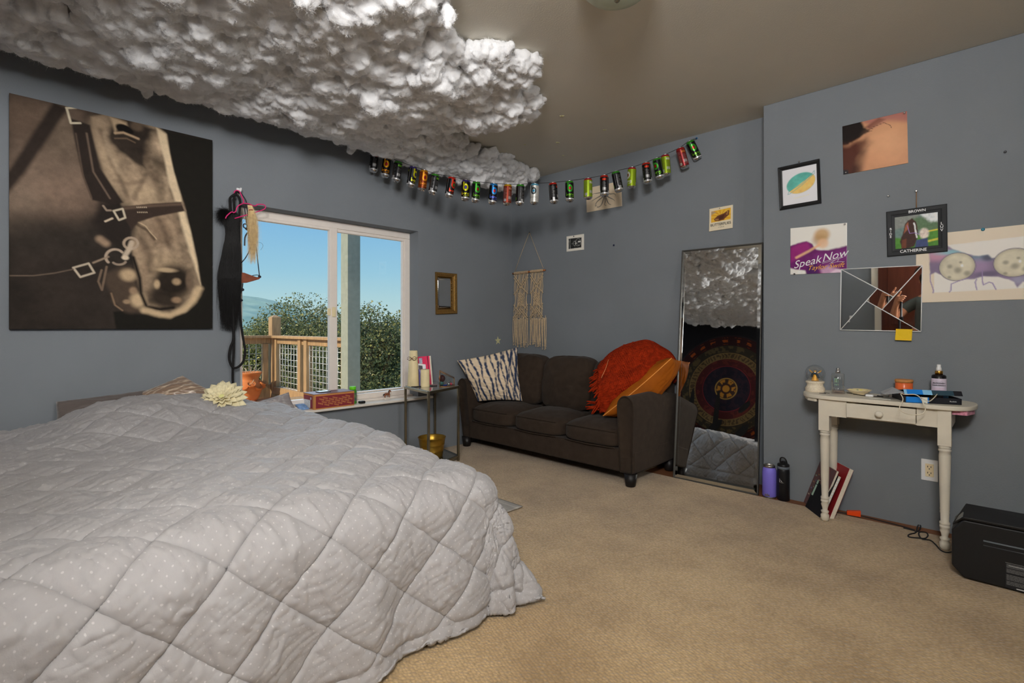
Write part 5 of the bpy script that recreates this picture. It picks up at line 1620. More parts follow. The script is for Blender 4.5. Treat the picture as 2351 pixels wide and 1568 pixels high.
# =================================================================== STRING OF DRINK CANS
m_can = M('printed_aluminium', attr='Col', rough=.27, metal=.55, spec=.6, col=(1, 1, 1))
m_alu = M('bare_aluminium', (.66, .66, .66), .26, metal=1.0)
GLY = {'b': [[(0, 0), (0, 1)], [(0, .75), (.25, .55), (.45, .75), (.25, 1), (0, .85)]],
       'a': [[(.42, .55), (.2, .5), (0, .75), (.2, 1), (.42, .85)], [(.42, .52), (.42, 1)]],
       'n': [[(0, 1), (0, .52)], [(0, .65), (.2, .5), (.4, .62), (.4, 1)]],
       'g': [[(.42, .55), (.2, .5), (0, .72), (.2, .92), (.42, .85)], [(.42, .52), (.42, 1.2), (.22, 1.35), (0, 1.25)]]}
can_art = {}
def can_paint(key, body, logo, dot, txt, silver):
    if key in can_art: return can_art[key]
    p = Paint(150, 70, 1.645, body, 1.15)
    x0 = .8225
    if silver:
        p.poly([(x0 - .42, 1.1), (x0 - .40, .80), (x0 - .22, .92), (x0 + .1, .97), (x0 + .42, .93), (x0 + .42, 1.1)], (205, 205, 205), .01)
        p.poly([(.0, .93), (1.645, .93), (1.645, 1.1), (0, 1.1)], (205, 205, 205), .01)
        for xx in (x0 - .42, x0 + .42): p.line([(xx, 0), (xx, .95)], .012, (190, 190, 190), .005)
    p.line([(x0 + .13 * math.cos(a), .34 + .17 * math.sin(a)) for a in np.linspace(0, 6.29, 22)], .095, logo, .012)
    p.line([(x0 - .13, .02), (x0 - .12, .30)], .09, logo, .012)
    p.line([(x0 - .17, .10), (x0 - .06, .16)], .03, logo, .008)
    p.ell(x0, .34, .075, .085, dot, .15)
    for k, ch in enumerate('bang'):
        for st in GLY[ch]: p.line([(x0 - .25 + k * .135 + a * .23, .585 + b * .19) for a, b in st], .030, txt, .008)
    p.line([(x0 - .12, .86), (x0 + .2, .86)], .022, txt, .01, a=.7)
    # small print and bar code on the back
    gy = (168, 168, 168) if sum(body) < 300 else (90, 90, 80)
    for k in range(13):
        p.line([(1.34, .10 + k * .055), (1.34 + .24 * (1 if k % 4 else .6), .10 + k * .055)], .018, gy, .008, a=.45)
        p.line([(.06, .30 + k * .05), (.06 + .22 * (1 if k % 3 else .7), .30 + k * .05)], .018, gy, .008, a=.4)
    p.poly([(.05, .08), (.30, .08), (.30, .20), (.05, .20)], txt, .02, a=.75)
    p.poly([(.06, .62), (.28, .62), (.28, .78), (.06, .78)], (215, 215, 215), .02, a=.55)
    p.poly([(1.40, .78), (1.56, .78), (1.56, .93), (1.40, .93)], (225, 225, 225), .008)
    for k in range(6): p.line([(1.42 + k * .025, .80), (1.42 + k * .025, .91)], .010, (40, 40, 40), .004)
    can_art[key] = p
    return p

BK, GN, YL, RD, PU, BL, LM = (26, 25, 27), (62, 150, 44), (222, 160, 26), (196, 40, 28), (62, 48, 120), (40, 130, 200), (150, 176, 34)
can_kinds = {'green': (GN, BK, (64, 164, 48), (170, 30, 30), (110, 180, 40), 1), 'yellow': (YL, BK, (230, 160, 20), (170, 20, 30), (230, 150, 30), 1), 'red': (RD, BK, (222, 58, 30), (40, 130, 50), (222, 66, 34), 1),
             'purple': (PU, BK, (206, 206, 30), (60, 50, 120), (206, 206, 40), 1), 'blue': (BL, BK, (50, 140, 214), (190, 40, 40), (90, 110, 214), 1), 'white': ((90, 170, 205), (212, 212, 206), (60, 70, 74), (40, 130, 170), (170, 170, 165), 0),
             'amber': ((206, 140, 30), (128, 56, 20), (226, 150, 30), (150, 20, 30), (226, 140, 40), 0), 'brick': ((212, 160, 30), (134, 48, 26), (190, 120, 90), (90, 20, 20), (214, 150, 120), 0), 'lime': ((176, 36, 52), LM, (226, 226, 216), (140, 36, 30), (226, 226, 210), 0),
             'maroon': ((176, 34, 34), (140, 40, 42), (214, 120, 40), (90, 10, 20), (220, 130, 60), 0)}
cans = [  # top px, bottom px, kind, turn of the label (degrees away from the room), words
    ((862, 349), (857, 394), 'red', 150, 'silver backed can with a red rim, first of the row by the window'),
    ((890, 361), (884, 404), 'yellow', 0, 'black can with an amber letter and yellow rim, second of the row'),
    ((915, 371), (909, 414), 'green', 175, 'can turned to its black small print, green rim, third of the row'),
    ((949, 383), (943, 427), 'purple', 55, 'black can with its yellow letter turned to the right, purple rim'),
    ((974, 391), (969, 435), 'amber', 25, 'amber brown can with a golden rim between two black ones'),
    ((1000, 400), (993, 444), 'green', 195, 'dark small print can with a green rim right of the amber can'),
    ((1038, 407), (1031, 450), 'red', 50, 'black can with a red letter turned to the right'),
    ((1070, 414), (1068, 459), 'purple', 0, 'black can facing out with a yellow letter and purple rim'),
    ((1094, 418), (1091, 462), 'green', 28, 'green lettered can close beside the purple rimmed facing one'),
    ((1134, 422), (1130, 467), 'blue', 18, 'black can with a blue letter and a blue rim'),
    ((1166, 424), (1164, 469), 'brick', 185, 'brick red small print can with a yellow rim'),
    ((1195, 424), (1193, 469), 'green', -110, 'dark can with a green rim next left of the white can'),
    ((1228, 422), (1226, 468), 'white', -12, 'white can with a pale blue rim at the lowest part of the row'),
    ((1269, 420), (1272, 465), 'red', 215, 'dark small print can with a red rim next right of the white can'),
    ((1307, 416), (1308, 460), 'green', 8, 'black can facing out with a green letter, left of the octopus drawing'),
    ((1350, 410), (1350, 454), 'lime', 190, 'lime green can overlapping the left edge of the octopus drawing'),
    ((1387, 403), (1388, 446), 'red', 140, 'dark can with a red rim hanging over the octopus itself'),
    ((1413, 394), (1421, 438), 'green', -120, 'tilted dark can with a green rim at the right edge of the drawing'),
    ((1451, 385), (1450, 427), 'lime', -62, 'lime green can with a red rim and its ring mark turned left'),
    ((1483, 374), (1487, 416), 'red', 145, 'black can with a red rim just left of a close green rimmed pair'),
    ((1507, 364), (1515, 406), 'green', -38, 'black can with its green letter turned left, beside a lime can'),
    ((1527, 356), (1530, 401), 'lime', 175, 'lime green can turned to its small print, fourth from the top right end'),
    ((1561, 340), (1572, 384), 'maroon', 170, 'maroon red can, next to last at the right end of the row'),
    ((1583, 324), (1602, 367), 'green', 5, 'steeply tilted black can with a green letter, last at the right end')]
SA, SB = Vector((-3.60, 2.10, 0)), Vector((-1.72, 3.745, 0))
def on_string(u, v):
    d = ray(u, v); e = SB - SA
    nx, ny = -e.y, e.x
    t = (SA.x * nx + SA.y * ny) / (d[0] * nx + d[1] * ny)
    return Vector((d[0] * t, d[1] * t, EYE + d[2] * t))
hang = []
for k, (tp, bt_, kind, turn, words) in enumerate(cans):
    rim, body, logo, dot, txt, silver = can_kinds[kind]
    pt = can_paint(kind, body, logo, dot, txt, silver)
    T_, B_ = on_string(tp[0], tp[1]), on_string(bt_[0], bt_[1] - 3)
    ax = (T_ - B_).normalized()
    B_ = T_ - ax * .157
    hang.append(T_ + ax * .004)
    vw = Vector((-T_.x, -T_.y, 0)).normalized()
    xx = (vw - ax * vw.dot(ax)).normalized(); yy = ax.cross(xx)
    rot = Matrix(((xx.x, yy.x, ax.x, B_.x), (xx.y, yy.y, ax.y, B_.y), (xx.z, yy.z, ax.z, B_.z), (0, 0, 0, 1))) @ Matrix.Rotation(math.radians(turn), 4, 'Z')
    root = thing('drink_can', words, 'can', B_, 0, 'empty drink cans threaded on a string')
    root.matrix_basis = rot
    h_, w_ = pt.h, pt.w
    th = np.linspace(-PI, PI, w_); zz = np.linspace(.139, .013, h_)
    Tg, Zg_ = np.meshgrid(th, zz)
    grid_mesh('body', np.stack([.033 * np.cos(Tg), .033 * np.sin(Tg), Zg_], -1), m_can, root, cols=pt.I, world=False)
    MB().lathe([(.033, .139), (.0322, .1425), (.0285, .1515), (.0268, .153)], 28, cap=False).build('neck', M('rim_' + kind, lin(rim, 1.1), .28, metal=.5), root, world=False)
    lid = MB().lathe([(.0268, .153), (.0278, .1545), (.0272, .1562), (.0255, .1562), (.0250, .1535), (.0, .1535)], 28, cap=False)
    lid.tube([(.004 + .008 * math.cos(a), .007 * math.sin(a), .1562) for a in np.linspace(0, 6.28, 12)[:-1]], .0012, 5, closed=True)
    lid.build('lid', m_alu, root, world=False)
    MB().lathe([(.033, .013), (.0315, .008), (.0255, .0015), (.0240, 0), (.0225, .0012), (.012, .0085), (.0, .0095)], 28, cap=False).build('base', m_alu, root, world=False)
root = thing('can_string', 'thin dark string carrying the row of cans across the corner', 'string', (-2.66, 2.92, 2.2))
ends = [on_x(850, 341, XL + .012)] + hang + [on_y(1600, 318, YB - .012)]
MB().tube(spl(ends, 160), .0022, 6).build('cord', M('black_cord', (.02, .02, .02), .8), root)
pin(root, on_x(850, 341, XL), NL, M('blue_pin', (.01, .12, .30), .4), r=.008); pin(root, on_y(1600, 318, YB), NR, M('blue_pin'), r=.008)

# =================================================================== HOOK WITH ROPES AND TAILS BY THE WINDOW
HX = XL + .05
ZA = lambda x, y, d=.05: on_x(480 + x / 5.6, 420 + y / 5.6, XL + d)
ZB = lambda x, y, d=.05: on_x(480 + x / 5.6, 640 + y / 5.6, XL + d)
root = thing('wall_hook', 'small white adhesive hook above the left end of the window', 'hook', ZA(372, 110, 0))
root.location = ZA(372, 110, 0)
q = ZA(372, 110, 0)
MB().box((XL, q.y - .011, q.z - .03), (XL + .008, q.y + .011, q.z + .022)).build('plate', M('white_plastic', C(222, 216, 206, 1.5), .35), root, bevel=.003)
MB().tube(spl([q + Vector((.006, 0, .0)), q + Vector((.03, 0, -.012)), q + Vector((.05, 0, -.004)), q + Vector((.055, 0, .014))], 12), .0055, 8).build('hook_arm', M('white_plastic'), root)

m_rope = M('black_rope', (.012, .011, .011), .8, bump=.003, bscale=260)
ropes = [[ZA(280, 420, .04), ZA(268, 280), ZA(268, 205, .06), ZA(300, 165, .07), ZA(345, 150, .07), ZA(392, 200, .07), ZA(398, 300, .06), ZA(384, 440, .05)],
         [ZA(330, 470, .05), ZA(322, 300, .06), ZA(320, 190, .065), ZA(345, 125, .06), ZA(372, 112, .05), ZA(392, 130, .045)],
         [ZA(330, 470, .05), ZA(330, 900, .045), ZB(320, 0), ZB(312, 420), ZB(318, 700), ZB(318, 900), ZB(306, 1130, .055), ZB(304, 1300, .05), ZB(312, 1430, .05)],
         [ZA(384, 440, .05), ZA(392, 900, .04), ZB(394, 150, .04), ZB(404, 500, .04), ZB(430, 720, .045), ZB(462, 930, .05), ZB(440, 1060, .05), ZB(380, 1130, .055), ZB(318, 1146, .065), ZB(275, 1090, .055), ZB(256, 1000, .05), ZB(275, 880, .05), ZB(312, 770, .05), ZB(306, 500, .04)]]
rp = thing('lead_rope', 'thick black rope looped over the hook and hanging down to the bed', 'rope', ZB(312, 1430, .05)); rp.location = ZB(312, 1430, .05)
for r_ in ropes: MB().tube(spl(r_, 60), .0076, 8).build('rope_length', m_rope, rp)

m_pink = M('pink_plastic', C(206, 44, 110, 1.4), .35, coat=.3)
hg = thing('clothes_hanger', 'bright pink plastic clothes hanger on the hook beside the window', 'hanger', ZA(440, 260, .07)); hg.location = ZA(440, 260, .07)
for nm, pts in [('hook_wire', [ZA(322, 140, .06), ZA(330, 108, .06), ZA(358, 96, .06), ZA(392, 112, .06), ZA(425, 180, .07), ZA(443, 230, .075), ZA(440, 265, .078)]),
                ('shoulder', [ZA(440, 262, .078), ZA(385, 288, .09), ZA(355, 322, .09), ZA(346, 360, .09), ZA(318, 382, .095), ZA(300, 372, .095), ZA(270, 385, .1), ZA(225, 428, .1), ZA(212, 458, .1)]),
                ('shoulder', [ZA(440, 262, .078), ZA(500, 266, .065), ZA(540, 280, .06), ZA(575, 295, .055), ZA(612, 290, .05), ZA(618, 276, .05), ZA(690, 276, .045), ZA(722, 296, .04), ZA(722, 325, .04), ZA(690, 346, .04), ZA(620, 370, .05), ZA(560, 388, .055)]),
                ('bottom_bar', [ZA(560, 388, .055), ZA(480, 412, .06), ZA(400, 436, .075), ZA(330, 456, .085)])]:
    MB().tube(spl(pts, 34), .0036, 8).build(nm, m_pink, hg)

def strands(name, parent, mat, n, f, r, seed):
    """f(rng) -> list of points of one strand"""
    g = np.random.default_rng(seed); seg = 12
    cu = bpy.data.hair_curves.new(name); cu.add_curves([seg] * n)
    P = np.array([spl(f(g), seg) for _ in range(n)], dtype=np.float32)
    cu.points.foreach_set('position', P.reshape(-1))
    a = cu.attributes.new('radius', 'FLOAT', 'POINT')
    a.data.foreach_set('value', np.tile(np.linspace(r, r * .35, seg).astype(np.float32), n))
    cu.materials.append(mat)
    return link(name, cu, parent)
m_hairb = M('black_horsehair', (.008, .007, .007), .45, spec=.4)
m_hairw = M('blond_horsehair', C(206, 178, 134, 1.5), .55, var=.2, vscale=60)
bt_ = thing('horse_tail', 'long black horsehair tail hanging beside the window frame', 'tail', ZB(250, 700)); bt_.location = ZA(300, 420, .05)
def fb(g):
    k = g.random()
    top = np.array(ZA(300 + g.normal() * 40, 440 + g.normal() * 25, .055 + g.random() * .02))
    x = 175 + 215 * k + g.normal() * 8
    mid = np.array(ZA(205 + 185 * k + g.normal() * 6, 760, .045 + .035 * g.random()))
    low = np.array(ZA(130 + 270 * k + g.normal() * 12, 1180, .03 + .04 * g.random()))
    e_y = 60 + g.random() ** 1.3 * 620
    end = np.array(ZB(120 + 250 * k * .7 + 60 + g.normal() * 30, e_y, .02 + .035 * g.random()))
    return [top, mid, low, (low + end) / 2 + g.normal(size=3) * .008, end]
strands('long_hair', bt_, m_hairb, 5200, fb, .0006, 3)
def fk(g):
    c = np.array(ZA(190 + g.normal() * 12, 410 + g.normal() * 12, .06)); d = g.normal(size=3) * np.array([.014, .024, .024])
    return [np.array(ZA(290, 400, .055)), (c + np.array(ZA(240, 360, .06))) / 2 + d * .4, c + d * .7, c + d * 1.05 + np.array([0, 0, -.008])]
strands('tuft', bt_, m_hairb, 2200, fk, .0005, 5)
MB().ball(ZA(290, 430, .055), .026, 12, 8, sc=(.8, 1.2, 1.2)).build('binding', m_rope, bt_)
wt = thing('horse_tail', 'short blond horsehair switch tied with a red band on the pink hanger', 'tail', ZA(540, 345, .06)); wt.location = ZA(540, 345, .06)
def fw(g):
    k = g.normal()
    return [np.array(ZA(515 + k * 10, 285, .06)), np.array(ZA(540 + k * 12, 345, .06)), np.array(ZA(552 + k * 26, 480, .06 + .01 * g.normal())), np.array(ZA(565 + k * 26 + g.normal() * 5, 640, .055 + .012 * g.normal())), np.array(ZA(560 + k * 30 + g.normal() * 12, 720 + g.random() ** 2 * 330, .05 + .01 * g.normal()))]
strands('long_hair', wt, m_hairw, 1700, fw, .00045, 9)
tag(MB().tube([ZA(512 + 26 * (1 - math.cos(a)), 350 - 8 * math.sin(a), .06 + .016 * math.sin(a)) for a in np.linspace(0, 6.28, 14)[:-1]], .0022, 6, closed=True).build('band', M('red_band', C(150, 30, 50, 1.4), .5), wt), label='dark red hair band')

m_strap = M('navy_cord', (.018, .018, .03), .6)
hl = thing('rope_halter', 'thin dark rope halter with a brown leather nose piece hanging before the glass', 'halter', ZA(520, 1200, .04)); hl.location = ZA(520, 1200, .04)
for pts, rr in [([ZA(400, 118, .05), ZA(440, 170, .06), ZA(478, 240, .06), ZA(492, 380, .06), ZA(484, 530, .055), ZA(505, 640, .05), ZA(540, 740, .05), ZA(530, 840, .05), ZA(470, 960, .045), ZA(400, 1052, .045), ZA(392, 1140, .04)], .0032),
                ([ZA(452, 300, .055), ZA(470, 420, .055), ZA(484, 530, .055), ZA(560, 700, .05), ZA(604, 830, .045), ZA(626, 1010, .04), ZA(648, 1200, .04)], .0032),
                ([ZA(484, 530, .055), ZA(446, 530, .055), ZA(448, 570, .055), ZA(500, 600, .055), ZA(512, 660, .05), ZA(516, 715, .05)], .0040), ([ZA(492, 640, .055), ZA(462, 700, .055), ZA(456, 806, .055)], .0046),
                ([ZA(548, 1196, .04), ZA(580, 1186, .04), ZA(630, 1184, .04), ZA(650, 1205, .04)], .0024), ([ZA(436, 1290, .04), ZA(428, 1350, .04), ZA(410, 1420, .04)], .0028), ([ZA(610, 756, .05), ZA(670, 772, .05), ZA(694, 810, .05), ZA(664, 862, .05)], .0007)]:
    MB().tube(spl(pts, 40), rr, 7).build('cord', m_strap, hl)
for x, y, rr in [(650, 1206, .0095), (490, 590, .011), (512, 640, .009), (516, 705, .007), (430, 1372, .010), (418, 1508, .008), (402, 1092, .005)]:
    MB().ball(ZA(x, y, .045), rr, 10, 7, sc=(.7, 1.1, 1)).build('knot', m_strap, hl)
lp = [ZA(395, 1148, .045), ZA(450, 1156, .05), ZA(520, 1182, .05), ZA(600, 1210, .045), ZA(655, 1216, .04), ZA(640, 1238, .04), ZA(560, 1262, .05), ZA(480, 1284, .055), ZA(420, 1288, .05), ZA(392, 1280, .045)]
tag(MB().prism(lp, (.012, 0, 0)).build('nose_piece', M('brown_leather', C(112, 58, 38, 1.5), .5, var=.2, vscale=40), hl, bevel=.004), label='brown leather nose piece')

# =================================================================== WRITING DESK
m_cream = M('cream_paint', C(190, 183, 168, 1.5), .42, var=.05, vscale=10, bump=.0004, bscale=120)
ZT = .710
desk = thing('side_desk', 'small cream painted desk with turned legs and one drawer at the right wall', 'desk', (-.49, 3.43, 0))
out = spl([(-.80, 3.576), (-.872, 3.52), (-.888, 3.42), (-.845, 3.315), (-.745, 3.268), (-.60, 3.262), (-.48, 3.262), (-.36, 3.258), (-.23, 3.250), (-.15, 3.29), (-.118, 3.39), (-.128, 3.51), (-.19, 3.576)], 64, closed=False)
MB().prism([(x, y, ZT - .022) for x, y in out], (0, 0, .022)).build('top', m_cream, desk, bevel=.004)
lo = [(-.80, 3.575), (-.868, 3.51), (-.88, 3.42), (-.842, 3.325), (-.80, 3.295), (-.79, 3.30), (-.79, 3.575)]
MB().prism([(x, y, ZT - .040) for x, y in lo], (0, 0, .018)).build('end_panel', m_cream, desk)
ro = [(-.20, 3.575), (-.135, 3.50), (-.126, 3.39), (-.15, 3.30), (-.205, 3.30)]
tag(MB().prism([(x, y, ZT - .044) for x, y in ro], (0, 0, .022)).build('end_panel', M('pink_foil', C(206, 130, 150, 1.5), .3, var=.35, vscale=120), desk), label='pink patterned end panel')
LEG = [(.014, 0), (.020, .010), (.0215, .034), (.0150, .044), (.0185, .049), (.0205, .056), (.0125, .064), (.0150, .078), (.0195, .094), (.0160, .105), (.0210, .109), (.0210, .119), (.0170, .121), (.0210, .125), (.0210, .135), (.0165, .139), (.0190, .21), (.0240, .46), (.0215, .480), (.0255, .484), (.0255, .493), (.0210, .496), (.0255, .499), (.0255, .508), (.0220, .512)]
for x, y in ((-.752, 3.312), (-.232, 3.294), (-.762, 3.548), (-.250, 3.548)):
    m = MB().lathe(LEG, 20, mat=Matrix.Translation((x, y, 0)))
    m.box((x - .026, y - .026, .512), (x + .026, y + .026, ZT - .022))
    m.build('leg', m_cream, desk)
MB().box((-.728, 3.282, .597), (-.642, 3.30, ZT - .022)).box((-.340, 3.282, .597), (-.256, 3.30, ZT - .022)).box((-.642, 3.29, .597), (-.34, 3.30, .606)).build('apron_front', m_cream, desk)
MB().box((-.74, 3.545, .597), (-.24, 3.56, ZT - .022)).build('apron_back', m_cream, desk)
for x in (-.772, -.222): MB().box((x, 3.32, .597), (x + .015, 3.54, ZT - .022)).build('apron_side', m_cream, desk)
dr = MB().box((-.640, 3.262, .604), (-.342, 3.280, ZT - .030)).build('drawer_front', m_cream, desk, bevel=.003)
MB().box((-.632, 3.280, .608), (-.350, 3.52, .66)).build('drawer_box', m_cream, dr)
MB().lathe([(.006, 0), (.006, .008), (.012, .012), (.0175, .020), (.0175, .026), (.012, .031), (.0, .033)], 20, mat=Matrix.Translation((-.490, 3.262, .640)) @ Matrix.Rotation(PI / 2, 4, 'X')).build('knob', m_cream, dr)

def clear_glass(name, tint=(.97, .98, .98), ior=1.25):
    if name in _mats: return _mats[name]
    m = bpy.data.materials.new(name); m.use_nodes = True
    N, L = m.node_tree.nodes, m.node_tree.links
    N.remove(N['Principled BSDF'])
    t_ = N.new('ShaderNodeBsdfTransparent'); g_ = N.new('ShaderNodeBsdfGlossy'); x_ = N.new('ShaderNodeMixShader'); lw = N.new('ShaderNodeLayerWeight')
    lw.inputs['Blend'].default_value = .28
    mr = N.new('ShaderNodeMapRange'); mr.inputs[3].default_value = .04; mr.inputs[4].default_value = .75
    L.new(lw.outputs['Facing'], mr.inputs[0])
    t_.inputs[0].default_value = (*tint, 1); g_.inputs['Roughness'].default_value = .02
    L.new(mr.outputs[0], x_.inputs[0]); L.new(t_.outputs[0], x_.inputs[1]); L.new(g_.outputs[0], x_.inputs[2]); L.new(x_.outputs[0], N['Material Output'].inputs[0])
    _mats[name] = m
    return m
m_glass = clear_glass('clear_glass')

# snow globe
gx, gy = -.836, 3.455
g = thing('snow_globe', 'snow globe with a gold winged figure on an ivory base at the left desk end', 'snow globe', (gx, gy, ZT))
Tg = Matrix.Translation((gx, gy, ZT))
MB().lathe([(.050, 0), (.052, .004), (.050, .010), (.053, .016), (.048, .026), (.043, .036), (.0425, .046), (.049, .052), (.049, .060), (.044, .062), (.040, .062)], 36, mat=Tg).build('base', M('ivory_resin', C(206, 190, 168, 1.5), .5, var=.16, vscale=150, bump=.003, bscale=220), g)
MB().ball((gx, gy, ZT + .104), .0535, 32, 20).build('globe', m_glass, g)
m_goldp = M('gold_paint', C(206, 146, 52, 1.5), .4, metal=.3, var=.15, vscale=60)
fg = MB().lathe([(.020, .062), (.019, .070), (.012, .090), (.007, .104), (.004, .112)], 14, mat=Tg).ball((gx, gy, ZT + .118), .0065, 10, 8)
fg.build('figure', m_goldp, g)
for s_ in (-1, 1):
    MB().prism([(gx + s_ * .006, gy + .004, ZT + .106), (gx + s_ * .032, gy + .006, ZT + .128), (gx + s_ * .030, gy + .006, ZT + .118), (gx + s_ * .016, gy + .006, ZT + .108)], (0, .003, 0)).build('wing', m_goldp, g)
tag(MB().tube(spl([(gx - .016, gy - .008, ZT + .085), (gx - .010, gy - .010, ZT + .104), (gx + .008, gy - .008, ZT + .104), (gx + .020, gy - .004, ZT + .08)], 14), .006, 8).build('cloak', M('slate_cloak', C(48, 58, 64, 1.4), .6), g), label='dark slate cloak')

# perfume bottle
px_, py_ = -.712, 3.425
b = thing('perfume_bottle', 'clear cylindrical perfume bottle with iridescent print and silver sprayer', 'bottle', (px_, py_, ZT))
Tb = Matrix.Translation((px_, py_, ZT))
MB().lathe([(.030, 0), (.0325, .003), (.0325, .112), (.029, .116), (.012, .117), (.012, .122)], 32, mat=Tb).build('glass_body', m_glass, b)
tag(MB().lathe([(.0295, .004), (.0295, .022)], 28, mat=Tb).build('perfume', clear_glass('rosy_liquid', (.93, .82, .80)), b), label='last of the rosy liquid')
MB().lathe([(.0125, .118), (.0125, .132), (.0095, .134), (.0095, .146), (.008, .148)], 20, mat=Tb).build('sprayer', m_steel, b)
ir = MB()
for k, (dx, w_, h_) in enumerate([(-.010, .004, .024), (-.003, .005, .024), (.006, .003, .024)]):
    ir.box((px_ + dx, py_ - .0335, ZT + .066), (px_ + dx + w_, py_ - .0326, ZT + .066 + h_))
    ir.box((px_ + dx, py_ - .0335, ZT + .050), (px_ + dx + w_, py_ - .0326, ZT + .058))
ir.build('foil_print', M('foil_print', C(220, 206, 150, 1.5), .25, metal=.8, col2=C(120, 200, 190, 1.5), vscale=120), b)

# dish
dx_, dy_ = -.620, 3.470
dp = Paint(64, 64, 1.0, (206, 190, 140), 1.5)
dp.ell(.5, .5, .20, .20, (64, 96, 150), .2); dp.ell(.5, .5, .06, .06, (214, 150, 40), .2)
for k in range(6):
    a = k * PI / 3
    dp.ell(.5 + .20 * math.cos(a), .5 + .20 * math.sin(a), .10, .10, (70, 104, 160), .3); dp.ell(.5 + .37 * math.cos(a + .5), .5 + .37 * math.sin(a + .5), .055, .055, (206, 196, 90), .3); dp.ell(.5 + .38 * math.cos(a + .85), .5 + .38 * math.sin(a + .85), .03, .03, (60, 110, 70), .3)
d_ = np.sqrt((dp.X - .5) ** 2 + (dp.Y - .5) ** 2); dp.blend(sstep(.455, .475, d_), (60, 84, 140))
dish = thing('painted_dish', 'small shallow dish painted with blue and yellow flowers on the desk', 'dish', (dx_, dy_, ZT))
MB().lathe([(.026, 0), (.028, .004), (.050, .016), (.0615, .027), (.0625, .029), (.060, .028)], 36, mat=Matrix.Translation((dx_, dy_, ZT)), cap=False).build('dish_body', M('ivory_glaze', C(212, 192, 160, 1.5), .2), dish)
th = np.linspace(0, 2 * PI, 49); rr = np.linspace(0.001, .061, 20)
Tt, Rr = np.meshgrid(th, rr)
ii = np.clip(((Rr * np.sin(Tt) / .0625 * .5 + .5) * 63).astype(int), 0, 63); jj = np.clip(((Rr * np.cos(Tt) / .0625 * .5 + .5) * 63).astype(int), 0, 63)
tag(grid_mesh('painted_well', np.stack([dx_ + Rr * np.cos(Tt), dy_ + Rr * np.sin(Tt), ZT + .006 + .0225 * (Rr / .061) ** 2], -1), M('painted_glaze', attr='Col', rough=.15, col=(1, 1, 1)), dish, cols=dp.I[ii, jj]), label='blue and yellow flowered well')

# small things on the desk
m_pin = M('dark_steel', (.06, .05, .05), .4, metal=.6)
for x, y, a, lab in [(-.775, 3.36, .3, 'brown hair pin lying in front of the snow globe'), (-.765, 3.40, -.4, 'dark hair pin between the snow globe and the perfume bottle'), (-.665, 3.49, .2, 'dark hair pin behind the perfume bottle')]:
    r0 = thing('hair_pin', lab, 'hair pin', (x, y, ZT))
    c, s = math.cos(a) * .016, math.sin(a) * .016
    MB().tube([(x - c, y - s, ZT + .0016), (x + c, y + s, ZT + .0016), (x + c * 1.1 - s * .2, y + s * 1.1 + c * .2, ZT + .0018), (x - c - s * .25, y - s + c * .25, ZT + .0018)], .0013, 5).build('wire', m_pin, r0)
ch = MB()
for k in range(8): ch.tube([(-.735 + k * .007 + .005 * math.cos(t), 3.475 - k * .004 + .005 * math.sin(t) * (.6 if k % 2 else 1), ZT + .0018 + .0015 * (k % 2)) for t in np.linspace(0, 6.28, 9)[:-1]], .0011, 5, closed=True)
tag(ch.build('chain', m_pin), 'short dark necklace chain curled behind the perfume bottle', 'chain')
cb = thing('usb_cable', 'black charging cable with a white tag in front of the painted dish', 'cable', (-.56, 3.40, ZT))
MB().tube(spl([(-.64, 3.44, ZT + .003), (-.60, 3.41, ZT + .003), (-.55, 3.395, ZT + .003), (-.50, 3.42, ZT + .003), (-.53, 3.45, ZT + .003)], 24), .0024, 6).build('cord', M('black_rubber', (.015, .015, .016), .5), cb)
tag(MB().box((-.573, 3.378, ZT + .001), (-.538, 3.404, ZT + .013)).build('plug', M('white_plastic', C(222, 216, 206, 1.5), .35), cb, bevel=.003), label='white tag')
tag(MB().box((-.52, 3.455, ZT), (-.478, 3.478, ZT + .012)).build('eraser', M('white_plastic'), bevel=.003), 'small white block behind the black charging cable', 'eraser')
tag(MB().box((-.55, 3.33, ZT), (-.455, 3.345, ZT + .0012), mat=None).build('paper_strip', M('paper_white', C(205, 200, 190), .7)), 'thin white paper strip lying near the front edge of the desk', 'paper')

# candle behind the box
cxx, cyy = -.418, 3.505
c = thing('candle_jar', 'orange candle jar with a wooden lid behind the blue box', 'candle', (cxx, cyy, ZT))
Tc = Matrix.Translation((cxx, cyy, ZT))
MB().lathe([(.036, 0), (.039, .004), (.039, .078), (.037, .080)], 32, mat=Tc).build('jar', M('orange_wax_glass', C(204, 96, 48, 1.5), .25, var=.06), c)
MB().lathe([(.0365, .080), (.041, .081), (.041, .095), (.039, .097)], 32, mat=Tc).build('lid', M('lid_wood', C(178, 120, 66, 1.5), .55, var=.15, vscale=40), c)

# hair spray bottle
hx, hy = -.268, 3.47
c = thing('spray_bottle', 'black spray bottle with a lilac label, gold collar and white nozzle', 'bottle', (hx, hy, ZT))
Th = Matrix.Translation((hx, hy, ZT))
MB().lathe([(.028, 0), (.0305, .003), (.0305, .128), (.026, .134), (.014, .137)], 32, mat=Th).build('bottle_body', M('black_gloss', (.012, .010, .012), .15), c)
lp_ = Paint(60, 60, 1.0, (198, 186, 200), 1.5)
for yy, w0, cc in [(.12, .3, (120, 100, 120)), (.22, .6, (50, 44, 54)), (.32, .66, (50, 44, 54)), (.46, .5, (190, 120, 140)), (.53, .5, (190, 120, 140)), (.66, .55, (120, 110, 125)), (.72, .5, (120, 110, 125))]: lp_.line([(.5 - w0 / 2, yy), (.5 + w0 / 2, yy)], .05 if 'x' and cc[0] < 60 else .02, cc, .008, a=.55)
lp_.ell(.35, .93, .16, .05, (206, 90, 140), .4); lp_.ell(.70, .90, .12, .06, (216, 130, 170), .4)
